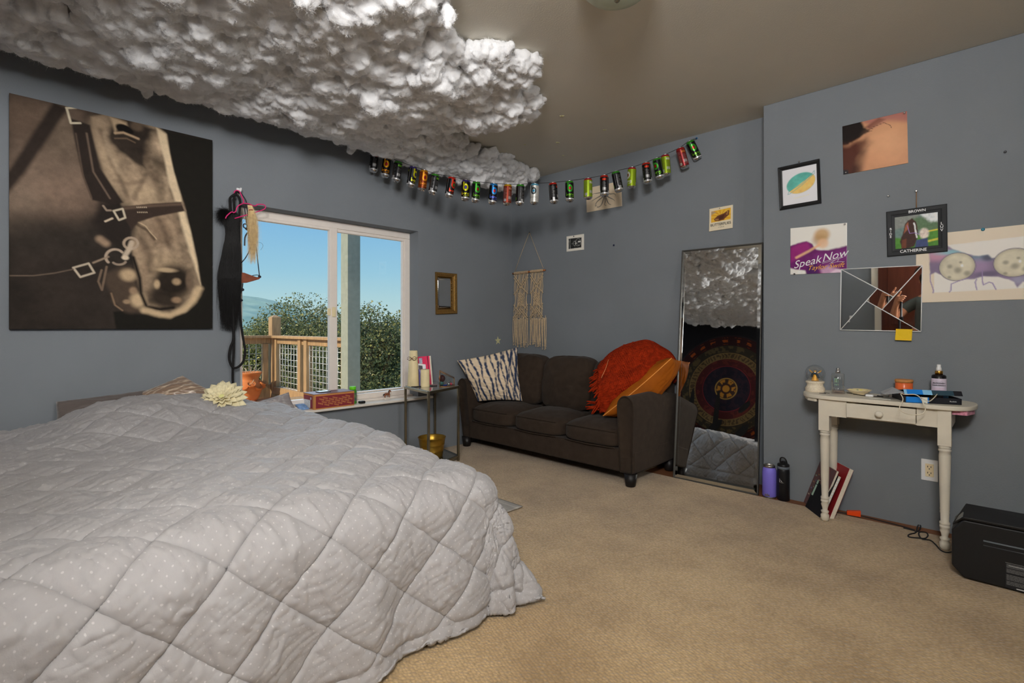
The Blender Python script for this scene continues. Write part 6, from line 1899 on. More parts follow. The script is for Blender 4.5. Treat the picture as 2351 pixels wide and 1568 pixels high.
tt = np.linspace(-PI * .95, PI * .0, 60); zz = np.linspace(.116, .006, 60)
Tt, Zz = np.meshgrid(tt, zz)
tag(grid_mesh('label', np.stack([hx + .0312 * np.cos(Tt), hy + .0312 * np.sin(Tt), ZT + Zz], -1), M_PRINT, c, cols=lp_.I), label='lilac paper label')
m_tx = M('dark_ink')
text_mesh('lettering', 'ALMOND', (hx, hy - .0320, ZT + .090), (1, 0, 0), (0, 0, 1), .0105, m_tx, c, .0003, align='CENTER')
text_mesh('lettering', 'HAIR SPRAY', (hx, hy - .0320, ZT + .079), (1, 0, 0), (0, 0, 1), .0085, m_tx, c, .0003, align='CENTER')
MB().lathe([(.0165, .136), (.0165, .153), (.015, .155)], 24, mat=Th).build('collar', M('gold_metal', C(190, 140, 60, 1.6), .2, metal=1.0), c)
MB().lathe([(.0115, .154), (.0115, .168), (.0085, .176), (.0085, .186), (.007, .188)], 20, mat=Th).build('nozzle', M('white_plastic'), c)

# blue and black box with its lid propped open
bo = Vector((-.383, 3.268, ZT)); ba = Vector((.211, .080, 0)); bd = Vector((-.083, .200, 0))
box = thing('gadget_box', 'open flat cardboard box in blue and black on the right of the desk', 'box', bo)
ua, ud = ba.normalized(), bd.normalized()
m_blue, m_lblue, m_navy, m_teal = M('box_blue', C(24, 112, 190, 1.5), .4), M('box_light_blue', C(120, 172, 206, 1.5), .4), M('box_black', C(26, 26, 32, 1.4), .4), M('box_teal', C(44, 66, 78, 1.4), .35)
def slab(p, a, d, h, mats_at, parent, name, th=.003):
    """shallow tray: front wall split in coloured lengths"""
    u = Vector((0, 0, 1))
    for (t0, t1, mt) in mats_at:
        q = p + a * t0
        MB().prism([q, q + a * (t1 - t0), q + a * (t1 - t0) + u * h, q + u * h], d.normalized() * th).build(name + '_front', mt, parent)
    o = MB()
    o.prism([p, p + a, p + a + d, p + d], u * th)
    o.prism([p + d, p + a + d, p + a + d + u * h, p + d + u * h], d.normalized() * -th)
    o.prism([p, p + d, p + d + u * h, p + u * h], a.normalized() * th)
    o.prism([p + a, p + a + d, p + a + d + u * h, p + a + u * h], a.normalized() * -th)
    return o.build(name, mats_at[0][2] if name != 'tray' else m_navy, parent)
slab(bo, ba, bd, .030, [(0, .30, m_blue), (.30, .40, M('paper_white')), (.40, .425, m_blue), (.425, 1, m_navy)], box, 'tray')
lo_ = bo + Vector((-.004, .0, .043)); up_l = Vector((0, 0, 1))
la, ld = ba * 1.04, bd * 1.03 + Vector((0, 0, -.010))
lid = MB().prism([lo_ + up_l * .022 + ud * .018, lo_ + la + up_l * .022 + ud * .018 - ua * .01, lo_ + la + ld + up_l * .0, lo_ + ld], up_l * -.003).build('lid', m_teal, box)
for t0, t1, mt in [(0, .05, m_lblue), (.05, .33, m_blue), (.33, .49, m_lblue), (.49, .86, m_teal), (.86, 1, m_navy)]:
    MB().prism([lo_ + la * t0, lo_ + la * t1, lo_ + la * t1 + up_l * .022 + ud * .018 * (1 if t1 < 1 else .9), lo_ + la * t0 + up_l * .022 + ud * .018], ud * .003).build('lid_front', mt, lid)
tag(MB().prism([lo_ + Vector((0, .01, .004)), lo_ + bd * .9 + Vector((0, 0, .012)), lo_ + bd * .9 - ua * .055 + Vector((0, 0, -.018)), lo_ - ua * .075 + ud * .05 + Vector((0, 0, -.012))], up_l * .002).build('lid_flap', M('grey_card', C(150, 152, 156, 1.5), .6), lid), label='grey inside of the flap')
tag(text_mesh('lettering', 'Reolink', bo + ba * .79 - ud * .0006 + up_l * .012, ua, up_l, .009, M('white_ink'), box, .0003), label='white maker name')
r_ = random.Random(2)
for k in range(4):
    q = bo + ba * (.44 + .11 * k) + bd * .3 + up_l * .012
    MB().box(tuple(q), tuple(q + Vector((.018, .05, .022)))).build('packing_piece', [m_navy, M('yellow_paper'), M('grey_card'), m_lblue][k], box)
wc = thing('white_cable', 'white cable spilling from the blue box over the desk edge', 'cable', bo + Vector((.03, -.02, -.05)))
f_ = lambda x, y, t: at_t(2030 + x / 8.713, 820 + y / 8.713, t)
MB().tube(spl([f_(330, 735, 2.60), f_(375, 830, 2.56), f_(350, 920, 2.53), f_(312, 990, 2.515), f_(320, 1060, 2.51), (f_(420, 1120, 2.51)), f_(560, 1150, 2.51), f_(700, 1150, 2.505), f_(790, 1115, 2.50), f_(825, 1040, 2.50), f_(800, 960, 2.50), f_(760, 870, 2.52), f_(700, 790, 2.56), f_(600, 745, 2.585), f_(420, 745, 2.60), f_(330, 720, 2.63)], 90), .0022, 7).build('cord', M('white_rubber', C(206, 196, 176, 1.5), .5), wc)
MB().tube(spl([f_(1060, 740, 2.56), f_(1000, 810, 2.53), f_(930, 870, 2.51), f_(880, 880, 2.52), f_(800, 850, 2.54), f_(740, 800, 2.56)], 30), .0022, 7).build('cord', M('white_rubber'), wc)

# =================================================================== ON THE FLOOR BY THE RIGHT WALL
# books leaning behind the front desk leg
def leaning(name, label, cat, bl, br, tl, thick, mats, deco=None, push=0.0, back=0.0):
    BL, BR = on_z(*bl, .0), on_z(*br, .0)
    TL = on_y(*tl, 3.572 + push)
    a = BR - BL; u = TL - BL
    n = a.cross(u).normalized()
    if n.y > 0: n = -n
    BL, BR = BL - n * back, BR - n * back
    root = thing(name, label, cat, BL)
    root.location = (BL + BR) / 2
    MB().prism([BL, BR, BR + u, BL + u], n * -thick).build('pages', M('page_edges', C(196, 188, 172, 1.5), .8, var=.1, vscale=200, stretch=(1, 1, 1)), root)
    MB().prism([BL, BR, BR + u, BL + u], n * .0015).build('front_cover', mats[0], root)
    MB().prism([BL - n * thick, BR - n * thick, BR + u - n * thick, BL + u - n * thick], n * -.0015).build('back_cover', mats[1], root)
    return root, BL, a, u, n
m_red = M('red_cover', C(130, 28, 34, 1.5), .4)
r1, BL, a, u, n = leaning('text_book', 'thick red book leaning behind the black notebooks at the desk leg', 'book', (1858, 1166), (1889, 1190), (1904, 1053), .022, (m_red, m_red), push=.006, back=.034)
r2, BL, a, u, n = leaning('planner', 'maroon patterned planner with a black coil, nearest the wall under the desk', 'planner', (1838, 1150), (1872, 1179), (1876, 1057), .010, (M('maroon_cover', C(104, 62, 58, 1.5), .45, col2=C(84, 70, 74, 1.4), vscale=45), M('black_card', (.015, .015, .015), .5)), back=.019)
cl = MB()
for k in range(22):
    q = BL + u * ((k + .5) / 22) + a * .42 + n * .002
    cl.tube([q + (a.normalized() * .006 * math.cos(t) + n * .006 * math.sin(t)) for t in np.linspace(0, 6.28, 9)[:-1]], .0012, 5, closed=True)
cl.build('coil', M('black_coil', (.015, .015, .015), .35), r2)
for k in range(12):
    q = BL + u * (.22 + .05 * k) + a * (.06 + .13 * (k % 3)) + n * .0016
    MB().prism([q, q + a * .09, q + a * .09 + u * .03, q + u * .03], n * .0005).build('sticker', M('sticker_' + str(k % 4), C(*[(170, 150, 130), (120, 140, 120), (150, 110, 80), (110, 100, 130)][k % 4], 1.4), .5), r2)
r3, BL, a, u, n = leaning('spiral_notebook', 'black spiral notebook with white labels leaning in front of the maroon planner', 'notebook', (1849, 1163), (1883, 1189), (1889, 1073), .014, (M('black_card', (.015, .015, .015), .5), M('black_card')), push=-.004)
for t0, t1 in ((.32, .58), (.60, .80)):
    q = BL + u * t0 + a * .05 + n * .0018
    tag(MB().prism([q, q + a * .10, q + a * .10 + u * (t1 - t0), q + u * (t1 - t0)], n * .0004).build('cover_label', M('mint_label', C(150, 176, 160, 1.5), .6), r3), label='pale green name label')
wl_ = MB()
for k in range(14):
    q = BL + a + u * (.02 + .068 * k) - n * .012
    wl_.prism([q, q - n * -.010, q - n * -.010 + u * .05, q + u * .05], a.normalized() * .0012)
tag(wl_.build('page_tabs', M('white_card', C(214, 208, 204, 1.5), .6), r3), label='row of white page tabs')

# bottles
def flask(name, label, cat, x, y, parts):
    root = thing(name, label, cat, (x, y, -.006))
    for nm, prof, mt, lb in parts:
        o = MB().lathe(prof, 36, mat=Matrix.Translation((x, y, -.006))).build(nm, mt, root)
        if lb: o['label'] = lb
    return root
m_lil = M('lilac_powder_coat', C(116, 106, 200, 1.45), .45, var=.03, bump=.0003, bscale=900)
m_bstl = M('brushed_steel', (.55, .53, .50), .3, metal=1.0)
f1 = flask('insulated_tumbler', 'lilac insulated tumbler on the bare boards beside the tall mirror', 'tumbler', -1.118, 3.540,
      [('body', [(.040, .010), (.0425, .014), (.0425, .160), (.040, .180), (.034, .192), (.033, .194)], m_lil, None), ('base_ring', [(.036, 0), (.0385, .002), (.0385, .010), (.036, .012)], m_bstl, 'bare steel base'),
       ('rim', [(.033, .192), (.0335, .206), (.031, .210), (.029, .206), (.028, .198)], m_bstl, 'bare steel rim')])
for k in range(3):
    x0 = -1.118 - .010 + k * .010
    tag(MB().prism([(x0 - .006, 3.540 - .0428, .012), (x0 + .006, 3.540 - .0428, .012), (x0, 3.540 - .0428, .026 + .004 * (k == 1))], (0, -.0006, 0)).build('peak_mark', m_bstl, f1), label='small silver mountain mark')
f2 = flask('water_bottle', 'tall black water bottle with a flip lid beside the lilac tumbler', 'bottle', -1.036, 3.545,
      [('body', [(.033, 0), (.036, .003), (.036, .185), (.034, .196), (.032, .200)], M('black_matte_steel', (.012, .012, .014), .4), None), ('collar', [(.033, .198), (.0355, .200), (.0355, .214), (.034, .216)], M('grey_collar', C(96, 104, 112, 1.4), .4), 'grey collar'),
       ('lid', [(.035, .214), (.0355, .218), (.034, .228), (.022, .234), (.014, .236), (.013, .246), (.0, .247)], M('black_plastic', (.013, .013, .014), .35), None)])
MB().tube(spl([(-1.052, 3.545, .219), (-1.054, 3.54, .245), (-1.046, 3.535, .262), (-1.028, 3.535, .262), (-1.018, 3.54, .246), (-1.014, 3.545, .219)], 24), .0042, 8).build('carry_loop', M('black_plastic'), f2)
tag(MB().tube([(-1.050, 3.5125, .135), (-1.036, 3.5085, .117), (-1.024, 3.5105, .108)], .0022, 6).tube([(-1.050, 3.5125, .135), (-1.048, 3.512, .112), (-1.030, 3.509, .108)], .0018, 6).build('emblem', m_bstl, f2), label='small silver emblem')

# wall socket
op = thing('wall_socket', 'white wall plate with a beige double socket under the desk', 'socket', (-.316, YR, .26))
MB().box((-.352, YR - .005, .257), (-.280, YR, .373)).build('plate', M('white_plastic'), op, bevel=.003)
sk = MB().box((-.334, YR - .0075, .280), (-.298, YR - .004, .350)).build('receptacle', M('beige_plastic', C(206, 190, 156, 1.5), .4), op, bevel=.002)
for z0 in (.297, .330):
    MB().box((-.325, YR - .0082, z0), (-.322, YR - .0072, z0 + .009)).box((-.311, YR - .0082, z0), (-.308, YR - .0072, z0 + .008)).lathe([(.0028, 0), (.0028, .001)], 10, mat=Matrix.Translation((-.3165, YR - .0072, z0 - .007)) @ Matrix.Rotation(PI / 2, 4, 'X')).build('slots', M('dark_frame'), sk)

# cords
cr = thing('extension_cord', 'flat dark cord with an orange plug along the right wall under the desk', 'cord', (-.6, 3.53, 0))
p_ = [on_z(u_, v_, -.006) for u_, v_ in [(1905, 1175), (1925, 1177), (1945, 1180), (1985, 1187), (2020, 1196), (2060, 1206), (2100, 1217)]]
MB().tube(spl(p_, 50), .0045, 7).build('cord', M('black_rubber'), cr)
MB().box(tuple(on_z(1912, 1182, 0) - Vector((.018, .018, 0))), tuple(on_z(1912, 1182, 0) + Vector((.018, .012, .02)))).build('adapter', M('black_plastic'), cr, bevel=.004)
q0, q1 = on_z(1944, 1181, .004), on_z(1976, 1186, .004)
ax_ = (q1 - q0); sd = Vector((-ax_.y, ax_.x, 0)).normalized()
tag(MB().prism([q0 - sd * .010, q1 - sd * .014, q1 - sd * .014 + Vector((0, 0, .034)), q0 + Vector((0, 0, .022)) - sd * .010], sd * .026).build('plug', M('orange_plastic', C(210, 66, 18, 1.5), .35), cr, bevel=.003), label='orange plug end')
pc_ = thing('power_cord', 'thin black power cord looping on the carpet towards the black fridge', 'cord', (-.25, 3.1, 0))
zc = lambda x, y: on_z(2060 + x / 4.237, 1030 + y / 4.237, .004)
MB().tube(spl([zc(60, 770), zc(140, 790), zc(190, 805), zc(215, 790), zc(228, 752), zc(208, 742), zc(195, 765), zc(180, 815), zc(115, 835), zc(115, 858), zc(200, 868), zc(270, 872), zc(298, 845), zc(280, 815), zc(215, 812), zc(215, 850), zc(250, 880), zc(320, 890), zc(370, 930), zc(420, 985), zc(480, 1008), zc(560, 995), zc(640, 960)], 130), .0032, 7).build('cord', M('black_rubber'), pc_)

# portable fridge
m_fr = M('fridge_plastic', (.013, .013, .014), .45, var=.1, vscale=4, bump=.0004, bscale=500)
fr_ = thing('portable_fridge', 'black portable fridge box standing on the carpet at the right edge', 'fridge', (.13, 3.07, 0))
def octo(y): return [(-.146, y, .006), (-.186, y, .050), (-.186, y, .205), (-.148, y, .258), (.40, y, .258), (.44, y, .205), (.44, y, .05), (.40, y, .006)]
MB().prism(octo(2.962), (0, .225, 0)).build('case', m_fr, fr_, bevel=.008, seg=3)
MB().prism([(-.150, 2.958, .262), (-.185, 2.990, .215), (-.15, 3.19, .262), (.405, 3.19, .262), (.405, 2.958, .262)], (0, 0, .012)).build('lid', m_fr, fr_, bevel=.006)
tag(MB().prism([(-.1755, 2.992, .228), (-.150, 2.992, .2625), (-.150, 3.06, .2625), (-.1755, 3.06, .228)], (-.003, 0, .003)).build('control_panel', M('grey_panel', C(96, 98, 96, 1.5), .3), fr_), label='grey control panel')
for z0, z1, mt in ((.184, .189, M('grey_trim', C(92, 98, 104, 1.5), .35)), (.166, .1685, M('dark_trim', C(60, 62, 66, 1.4), .4))):
    MB().box((-.083, 2.958, z0), (.30, 2.963, z1)).build('handle_trim', mt, fr_)
rl = Paint(70, 80, .9, (34, 34, 36), 1.3)
rr_ = random.Random(6)
for k in range(26):
    if k in (5, 11, 12, 20): continue
    x = .04
    while x < .86:
        w0 = rr_.uniform(.03, .12); rl.line([(x, .05 + k * .032), (min(.88, x + w0), .05 + k * .032)], .012, (130, 130, 130), .004, a=.8); x += w0 + .02
rl.line([(.1, .1), (.7, .1)], .02, (180, 180, 180), .005); rl.line([(.3, .95), (.6, .95)], .03, (205, 205, 205), .006)
lb = sheet('rating_label', (-.016, 2.9618, .116), (.105, 0, 0), (0, 0, -.105), NR, rl, M_PRINT, fr_, .0012)
lb['label'] = 'label with rows of fine white print'

# rug between the bed and the window
rg = Paint(60, 40, 1.5, (140, 136, 130), 1.5); rg.mott(.25, 12, 4)
for k in range(9): rg.line([(0, .05 + k * .11), (1.5, .05 + k * .11 + .03)], .02, (170, 166, 158), .01, a=.5)
rx = np.linspace(-3.15, -2.115, 60); ry = np.linspace(2.272, 1.70, 40)
Rx, Ry = np.meshgrid(rx, ry)
o = grid_mesh('rug', np.stack([Rx, Ry + .03 * (Rx + 2.1), .007 + .002 * fbm(Rx * 8, Ry * 8, None, 2, 3)], -1), M_CANVAS, cols=rg.I)
md = o.modifiers.new('thickness', 'SOLIDIFY'); md.thickness = .006; md.offset = -1
tag(o, 'flat grey rug with its corner showing beside the comforter', 'rug')

# =================================================================== METAL SIDE TABLE AND WHAT STANDS ON IT
m_brass = M('aged_chrome', C(120, 114, 98, 1.6), .25, metal=.9, var=.12, vscale=18)
TF, TL_, TR_, TB = Vector((-3.105, 2.310, 0)), Vector((-3.515, 2.385, 0)), Vector((-3.235, 2.705, 0)), Vector((-3.643, 2.780, 0))
ZS = .612
st = thing('side_table', 'slim metal side table with a glass top between window and sofa', 'table', (TF + TB) / 2)
ex = (TL_ - TF).normalized(); ey = (TR_ - TF).normalized()
def bar(a, b, w, name, mt=None):
    d = (b - a); s = d.normalized()
    p = s.cross(Vector((0, 0, 1))) if abs(s.z) < .9 else ex
    p = p.normalized() * w; q = s.cross(p).normalized() * w
    return MB().prism([a - p - q, a + p - q, a + p + q, a - p + q], d).build(name, mt or m_brass, st, bevel=.0015)
up = Vector((0, 0, 1))
for P_ in (TF, TL_, TR_, TB): bar(P_, P_ + up * (ZS - .004), .0085, 'leg')
for a, b in ((TF, TL_), (TL_, TB), (TB, TR_), (TR_, TF)):
    bar(a + up * (ZS - .010), b + up * (ZS - .010), .010, 'top_rail'); bar(a + up * .040, b + up * .040, .007, 'bottom_rail')
MB().prism([P_ + up * (ZS - .002) for P_ in (TF, TL_, TB, TR_)], up * .006).build('glass_top', M('smoked_glass', (.30, .29, .27), .04, spec=.8, coat=.5), st)
MB().prism([P_ + up * .042 for P_ in (TF, TL_, TB, TR_)], up * .005).build('glass_shelf', clear_glass('shelf_glass', (.8, .84, .82)), st)
ZS = ZS + .004

m_wax = M('ivory_wax', C(206, 190, 150, 1.5), .5, var=.06, vscale=14, sss=.15)
def candle(label, x, y, prof, seed):
    c = thing('pillar_candle', label, 'candle', (x, y, ZS))
    MB().lathe(prof, 30, mat=Matrix.Translation((x, y, ZS))).build('wax', m_wax, c, bevel=0)
    z = prof[-1][1]
    MB().tube([(x, y, ZS + z - .004), (x + .001, y, ZS + z + .008), (x + .003, y + .001, ZS + z + .013)], .0012, 6).build('wick', M('wick', C(150, 130, 110, 1.4), .9), c)
    return c
c1 = candle('tall tapering ivory candle with a dark twine bow on the side table', -3.445, 2.412, [(.046, 0), (.047, .002), (.033, .283), (.030, .286), (.005, .284)], 1)
tw_ = MB()
zb = ZS + .225; rb = .0365
tw_.tube([(-3.445 + rb * math.cos(a), 2.412 + rb * math.sin(a), zb + .003 * math.sin(3 * a)) for a in np.linspace(0, 6.28, 26)[:-1]], .0016, 5, closed=True)
e_ = Vector((.62, -.78, 0)); f_ = Vector((.78, .62, 0)); q = Vector((-3.445, 2.412, zb)) + e_ * (rb + .003)
for s in (-1, 1):
    tw_.tube(spl([q, q + f_ * s * .020 + up * .014, q + f_ * s * .036 + up * .004, q + f_ * s * .026 - up * .014, q + f_ * s * .010 - up * .008, q], 18), .0014, 5)
    tw_.tube(spl([q, q + f_ * s * .012 - up * .016, q + f_ * s * .040 - up * .006 + e_ * .004], 8), .0014, 5)
tag(tw_.build('twine_bow', M('dark_twine', C(88, 50, 34, 1.4), .7), c1), label='dark brown twine bow')
candle('short straight ivory candle beside the tall one on the side table', -3.345, 2.455, [(.036, 0), (.0365, .003), (.0355, .134), (.033, .138), (.004, .136)], 2)

# notebook and cards leaning behind the candles
Zt = lambda x, y: (910 + x / 10.453, 780 + y / 10.453)
def lean(name, label, cat, tl, tr_, br, bl, t, th, mt):
    P_ = [at_t(*Zt(*q), t_) for q, t_ in zip((tl, tr_, br, bl), t)]
    for q in P_[2:]: q.z = ZS + .001
    root = thing(name, label, cat, (P_[2] + P_[3]) / 2); root.location = (P_[2] + P_[3]) / 2
    n = (P_[1] - P_[0]).cross(P_[3] - P_[0]).normalized()
    if n.x < 0: n = -n
    MB().prism(P_, n * -th).build('cover' if name == 'notebook' else 'card', mt, root, bevel=.001)
    return root, P_, n
root, P_, n = lean('notebook', 'bright pink notebook with a black elastic band standing on the side table', 'notebook', (512, 410), (790, 385), (845, 1060), (575, 1075), (4.34, 4.36, 4.25, 4.24), .014, M('pink_cover', C(200, 44, 84, 1.5), .45))
MB().prism([P_[1] + (P_[2] - P_[1]) * .006, P_[1] + (P_[1] - P_[0]).normalized() * .012, P_[2] + (P_[1] - P_[0]).normalized() * .012, P_[2]], n * -.012).build('page_edges', M('page_edges'), root)
a = (P_[1] - P_[0]); d_ = (P_[3] - P_[0])
tag(MB().prism([P_[0] + a * .80 + n * .0012, P_[0] + a * .85 + n * .0012, P_[3] + a * .85 + n * .0012, P_[3] + a * .80 + n * .0012], n * .001).build('elastic_band', M('black_elastic', (.02, .02, .02), .7), root), label='black elastic band')
q = P_[0] + a * .08 + d_ * .06 + n * .001
tag(MB().prism([q, q + a * .28, q + a * .28 + d_ * .20, q + d_ * .20], n * .0008).build('price_sticker', M('pale_sticker', C(190, 186, 184, 1.5), .5, col2=C(90, 120, 170, 1.4), vscale=60), root), label='pale printed sticker')
cp = Paint(40, 60, .62, (206, 204, 210), 1.5); cp.poly([(0, .26), (.7, .26), (.7, 1.1), (0, 1.1)], (84, 78, 130), .01); cp.poly([(.14, .08), (.40, .08), (.40, .3), (.14, .3)], (70, 66, 74), .01); cp.line([(.2, .3), (.3, .6), (.2, .95)], .06, (130, 124, 180), .03)
A1, A2, A3 = at_t(*Zt(478, 565), 4.19), at_t(*Zt(702, 590), 4.19), at_t(*Zt(520, 1065), 4.16)
A3.z = ZS + .002
rt_ = thing('postcard', 'white and violet postcard standing between the two ivory candles', 'card', A3); rt_.location = A3
sheet('card', A1, A2 - A1, A3 - A1, (A2 - A1).cross(A3 - A1).normalized() * -1, cp, M_PRINT, rt_, .001)

# glass trinket box
tb = thing('trinket_box', 'glass and brass trinket box with jewellery beside the short candle', 'box', (-3.26, 2.56, ZS))
m_bw = M('brass_wire', C(150, 104, 48, 1.5), .35, metal=.7)
o = Vector((-3.235, 2.515, ZS)); vx = Vector((-.075, .06, 0)); vy = Vector((.030, .125, 0)) * .98
hf, hb = .125, .062
cs = {'a': o, 'b': o + vy, 'c': o + vx + vy, 'd': o + vx}
cs['A'] = cs['a'] + up * hf; cs['D'] = cs['d'] + up * hf; cs['B'] = cs['b'] + up * hb; cs['Cc'] = cs['c'] + up * hb
fr2 = MB()
for e in ('ab', 'bc', 'cd', 'da'): fr2.tube([cs[e[0]] + up * .002, cs[e[1]] + up * .002], .0022, 6)
for a_, b_ in (('a', 'A'), ('b', 'B'), ('c', 'Cc'), ('d', 'D'), ('A', 'B'), ('B', 'Cc'), ('Cc', 'D'), ('D', 'A')): fr2.tube([cs[a_], cs[b_]], .0022, 6)
fr2.build('frame', m_bw, tb)
for ks in (('a', 'b', 'B', 'A'), ('d', 'c', 'Cc', 'D'), ('A', 'B', 'Cc', 'D')):
    P_ = [cs[k] for k in ks]; MB().prism(P_, (P_[1] - P_[0]).cross(P_[2] - P_[0]).normalized() * .0008).build('pane', m_glass, tb)
for k, (fx, fy, fz, r, mt, lab) in enumerate([(.5, .15, .062, .030, M('dark_bead', C(60, 30, 30, 1.4), .15), 'dark glossy brooch'), (.5, .10, .022, .022, M('teal_box', C(60, 100, 96, 1.4), .4), 'small teal case'), (.3, .62, .03, .014, M('silver_bead', (.7, .7, .7), .15, metal=1), 'silver charm'), (.4, .78, .018, .012, M('rose_bead', C(190, 60, 80, 1.4), .3), 'rose red bead')]):
    b_ = thing('jewel', lab + ' inside the glass trinket box', 'jewellery', o + vx * fx + vy * fy + up * .002)
    q = o + vx * fx + vy * fy + up * max(r + .003, fz if k == 0 else r + .003)
    MB().ball(q, r, 14, 10, sc=(1, .8, 1) if k == 0 else (1, 1, .9)).build('stone', mt, b_)
    if k == 0: MB().lathe([(.008, .003), (.004, .03)], 8, mat=Matrix.Translation(o + vx * fx + vy * fy)).build('stand', mt, b_)
    if k == 2: MB().tube(spl([q, q + Vector((.004, .006, .016)), q + Vector((.002, .02, .02)), q + Vector((0, .026, .006))], 12), .0014, 5).build('chain', mt, b_)
def pen(label, a, b, r, mt, nm='pen'):
    a, b = on_z(*Zt(*a), ZS + r), on_z(*Zt(*b), ZS + r)
    p0 = thing(nm, label, 'pen', (a + b) / 2); p0.location = (a + b) / 2 - up * r
    d_ = b - a
    MB().tube([a, a + d_ * .06, a + d_ * .94, b], [r * .3, r, r, r * .8], 8).build('barrel', mt, p0)
pen('black pen lying at the left front edge of the side table', (350, 1132), (600, 1120), .004, M('black_plastic'))
pen('blue pen lying at the right end of the side table', (1110, 1098), (1250, 1074), .004, M('blue_plastic', C(30, 60, 160, 1.5), .3))
A1, B1 = on_z(*Zt(600, 1112), ZS), on_z(*Zt(975, 1104), ZS)
pcs = thing('pencil_case', 'flat black pencil case on the side table in front of the short candle', 'case', (A1 + B1) / 2); pcs.location = (A1 + B1) / 2
d_ = (B1 - A1); s_ = Vector((-d_.y, d_.x, 0)).normalized() * .028
MB().prism([A1 - s_, B1 - s_, B1 + s_ * .2, A1 + s_ * .2], up * .010).build('case_body', M('black_plastic'), pcs, bevel=.003)
tag(MB().prism([A1 - s_ * .9 + up * .010, B1 - s_ * .9 + up * .010, B1 + up * .010, A1 + up * .010], up * .0012).build('case_top', M('dusty_rose', C(150, 110, 112, 1.4), .5), pcs), label='dusty rose top')

# gold bucket on the bottom shelf
bx_, by_ = -3.375, 2.545
bk = thing('metal_bucket', 'gold metal bucket on the bottom shelf of the side table', 'bucket', (bx_, by_, .047))
m_gb = M('gold_tin', C(150, 118, 46, 1.6), .32, metal=.85, var=.08, vscale=20)
MB().lathe([(.085, 0), (.086, .004), (.092, .04), (.0945, .043), (.093, .046), (.100, .092), (.1025, .096), (.101, .100), (.109, .146), (.113, .150), (.111, .153), (.107, .150), (.100, .098), (.086, .008), (.0, .006)], 44, mat=Matrix.Translation((bx_, by_, .047)), cap=False).build('bucket_body', m_gb, bk)
for k, (dx, dy, lab) in enumerate([(.01, -.01, 'pale ring shaped trinket lying in the gold bucket'), (.05, .02, 'small white bead pair lying in the gold bucket')]):
    jt = thing('trinket', lab, 'trinket', (bx_ + dx, by_ + dy, .15))
    if k == 0: MB().tube([(bx_ + dx + .016 * math.cos(a), by_ + dy + .010 * math.sin(a), .158 + .013 * math.sin(a)) for a in np.linspace(0, 6.28, 16)[:-1]], .004, 7, closed=True).build('ring', M('grey_card'), jt)
    else: MB().ball((bx_ + dx, by_ + dy, .156), .006, 8, 6).ball((bx_ + dx + .014, by_ + dy + .01, .155), .005, 8, 6).build('beads', M('white_plastic'), jt)
tag(MB().lathe([(.097, .075), (.02, .095), (.0, .098)], 30, mat=Matrix.Translation((bx_, by_, .047)), cap=False).build('contents', M('olive_cloth', C(86, 76, 40, 1.4), .9, var=.3, vscale=60, bump=.01, bscale=60), bk), label='crumpled olive cloth in the bucket')

# =================================================================== ON THE WINDOW SILL
ZW = .492
bx = thing('shoe_box', 'red printed cardboard shoe box on the window sill', 'box', (-3.70, 1.825, ZW))
m_kraft, m_mar = M('kraft_card', C(176, 120, 66, 1.5), .75, var=.05), M('maroon_card', C(120, 40, 48, 1.5), .6)
X0, X1, Y0, Y1, H_ = -3.786, -3.606, 1.668, 1.984, .110
MB().box((X0, Y0, ZW), (X1, Y1, ZW + H_)).build('carton', m_kraft, bx, bevel=.002)
MB().box((X0 - .001, Y0 - .001, ZW + H_ - .001), (X1 + .001, Y1 + .001, ZW + H_ + .002)).build('lid', M('plum_card', C(96, 60, 74, 1.5), .45), bx)
MB().box((X0 + .012, Y0 - .0012, ZW + .008), (X1 - .026, Y0, ZW + H_ - .012)).build('end_panel', m_mar, bx)
tag(MB().box((X0 + .014, Y0 - .002, ZW + .008), (X1 - .062, Y0 - .001, ZW + .066)).build('size_label', M('label_white', C(190, 188, 186, 1.5), .6, var=.25, vscale=160), bx), label='white size label')
tag(MB().lathe([(.010, 0), (.010, .0012)], 16, mat=Matrix.Translation((X1 - .052, Y0 - .001, ZW + .078)) @ Matrix.Rotation(PI / 2, 4, 'X')).build('finger_hole', M('grey_card'), bx), label='grey finger hole')
MB().box((X1, Y0 + .012, ZW + .009), (X1 + .0012, Y1 - .004, ZW + H_ - .014)).build('printed_side', m_mar, bx)
# rows of lettering, slanting down to the right
ti = 0
yy, zz = Vector((0, 1, 0)), Vector((0, 0, 1))
rd_ = (yy - zz * .28).normalized(); ud_ = (zz + yy * .28).normalized()
for row in range(-4, 19):
    for col in range(-4, 9):
        o_ = Vector((X1 + .0014, Y0 + .018, ZW + .012)) + rd_ * (col * .049 + (row % 2) * .024) + ud_ * (row * .0155)
        e = o_ + rd_ * .046; w_ = e + ud_ * .012; v_ = o_ + ud_ * .012
        if all(Y0 + .014 < q.y < Y1 - .006 and ZW + .010 < q.z < ZW + H_ - .015 for q in (o_, e, w_, v_)):
            text_mesh('lettering', 'VANS', o_, rd_, ud_, .0160, m_kraft, bx, .0002, bold=.0004)
ph = thing('phone', 'small white phone lying on the lid of the shoe box', 'phone', (-3.70, 1.76, ZW + H_ + .002))
MB().box((-3.735, 1.735, ZW + H_ + .002), (-3.665, 1.825, ZW + H_ + .008)).build('shell', M('dark_frame'), ph, bevel=.003)
MB().box((-3.733, 1.737, ZW + H_ + .008), (-3.667, 1.823, ZW + H_ + .0095)).build('screen', M('pale_screen', C(180, 200, 214, 1.5), .2), ph)
gb = thing('pill_bottle', 'green bottle with a bright green cap behind the shoe box', 'bottle', (-3.70, 2.022, ZW))
Tq = Matrix.Translation((-3.70, 2.022, ZW))
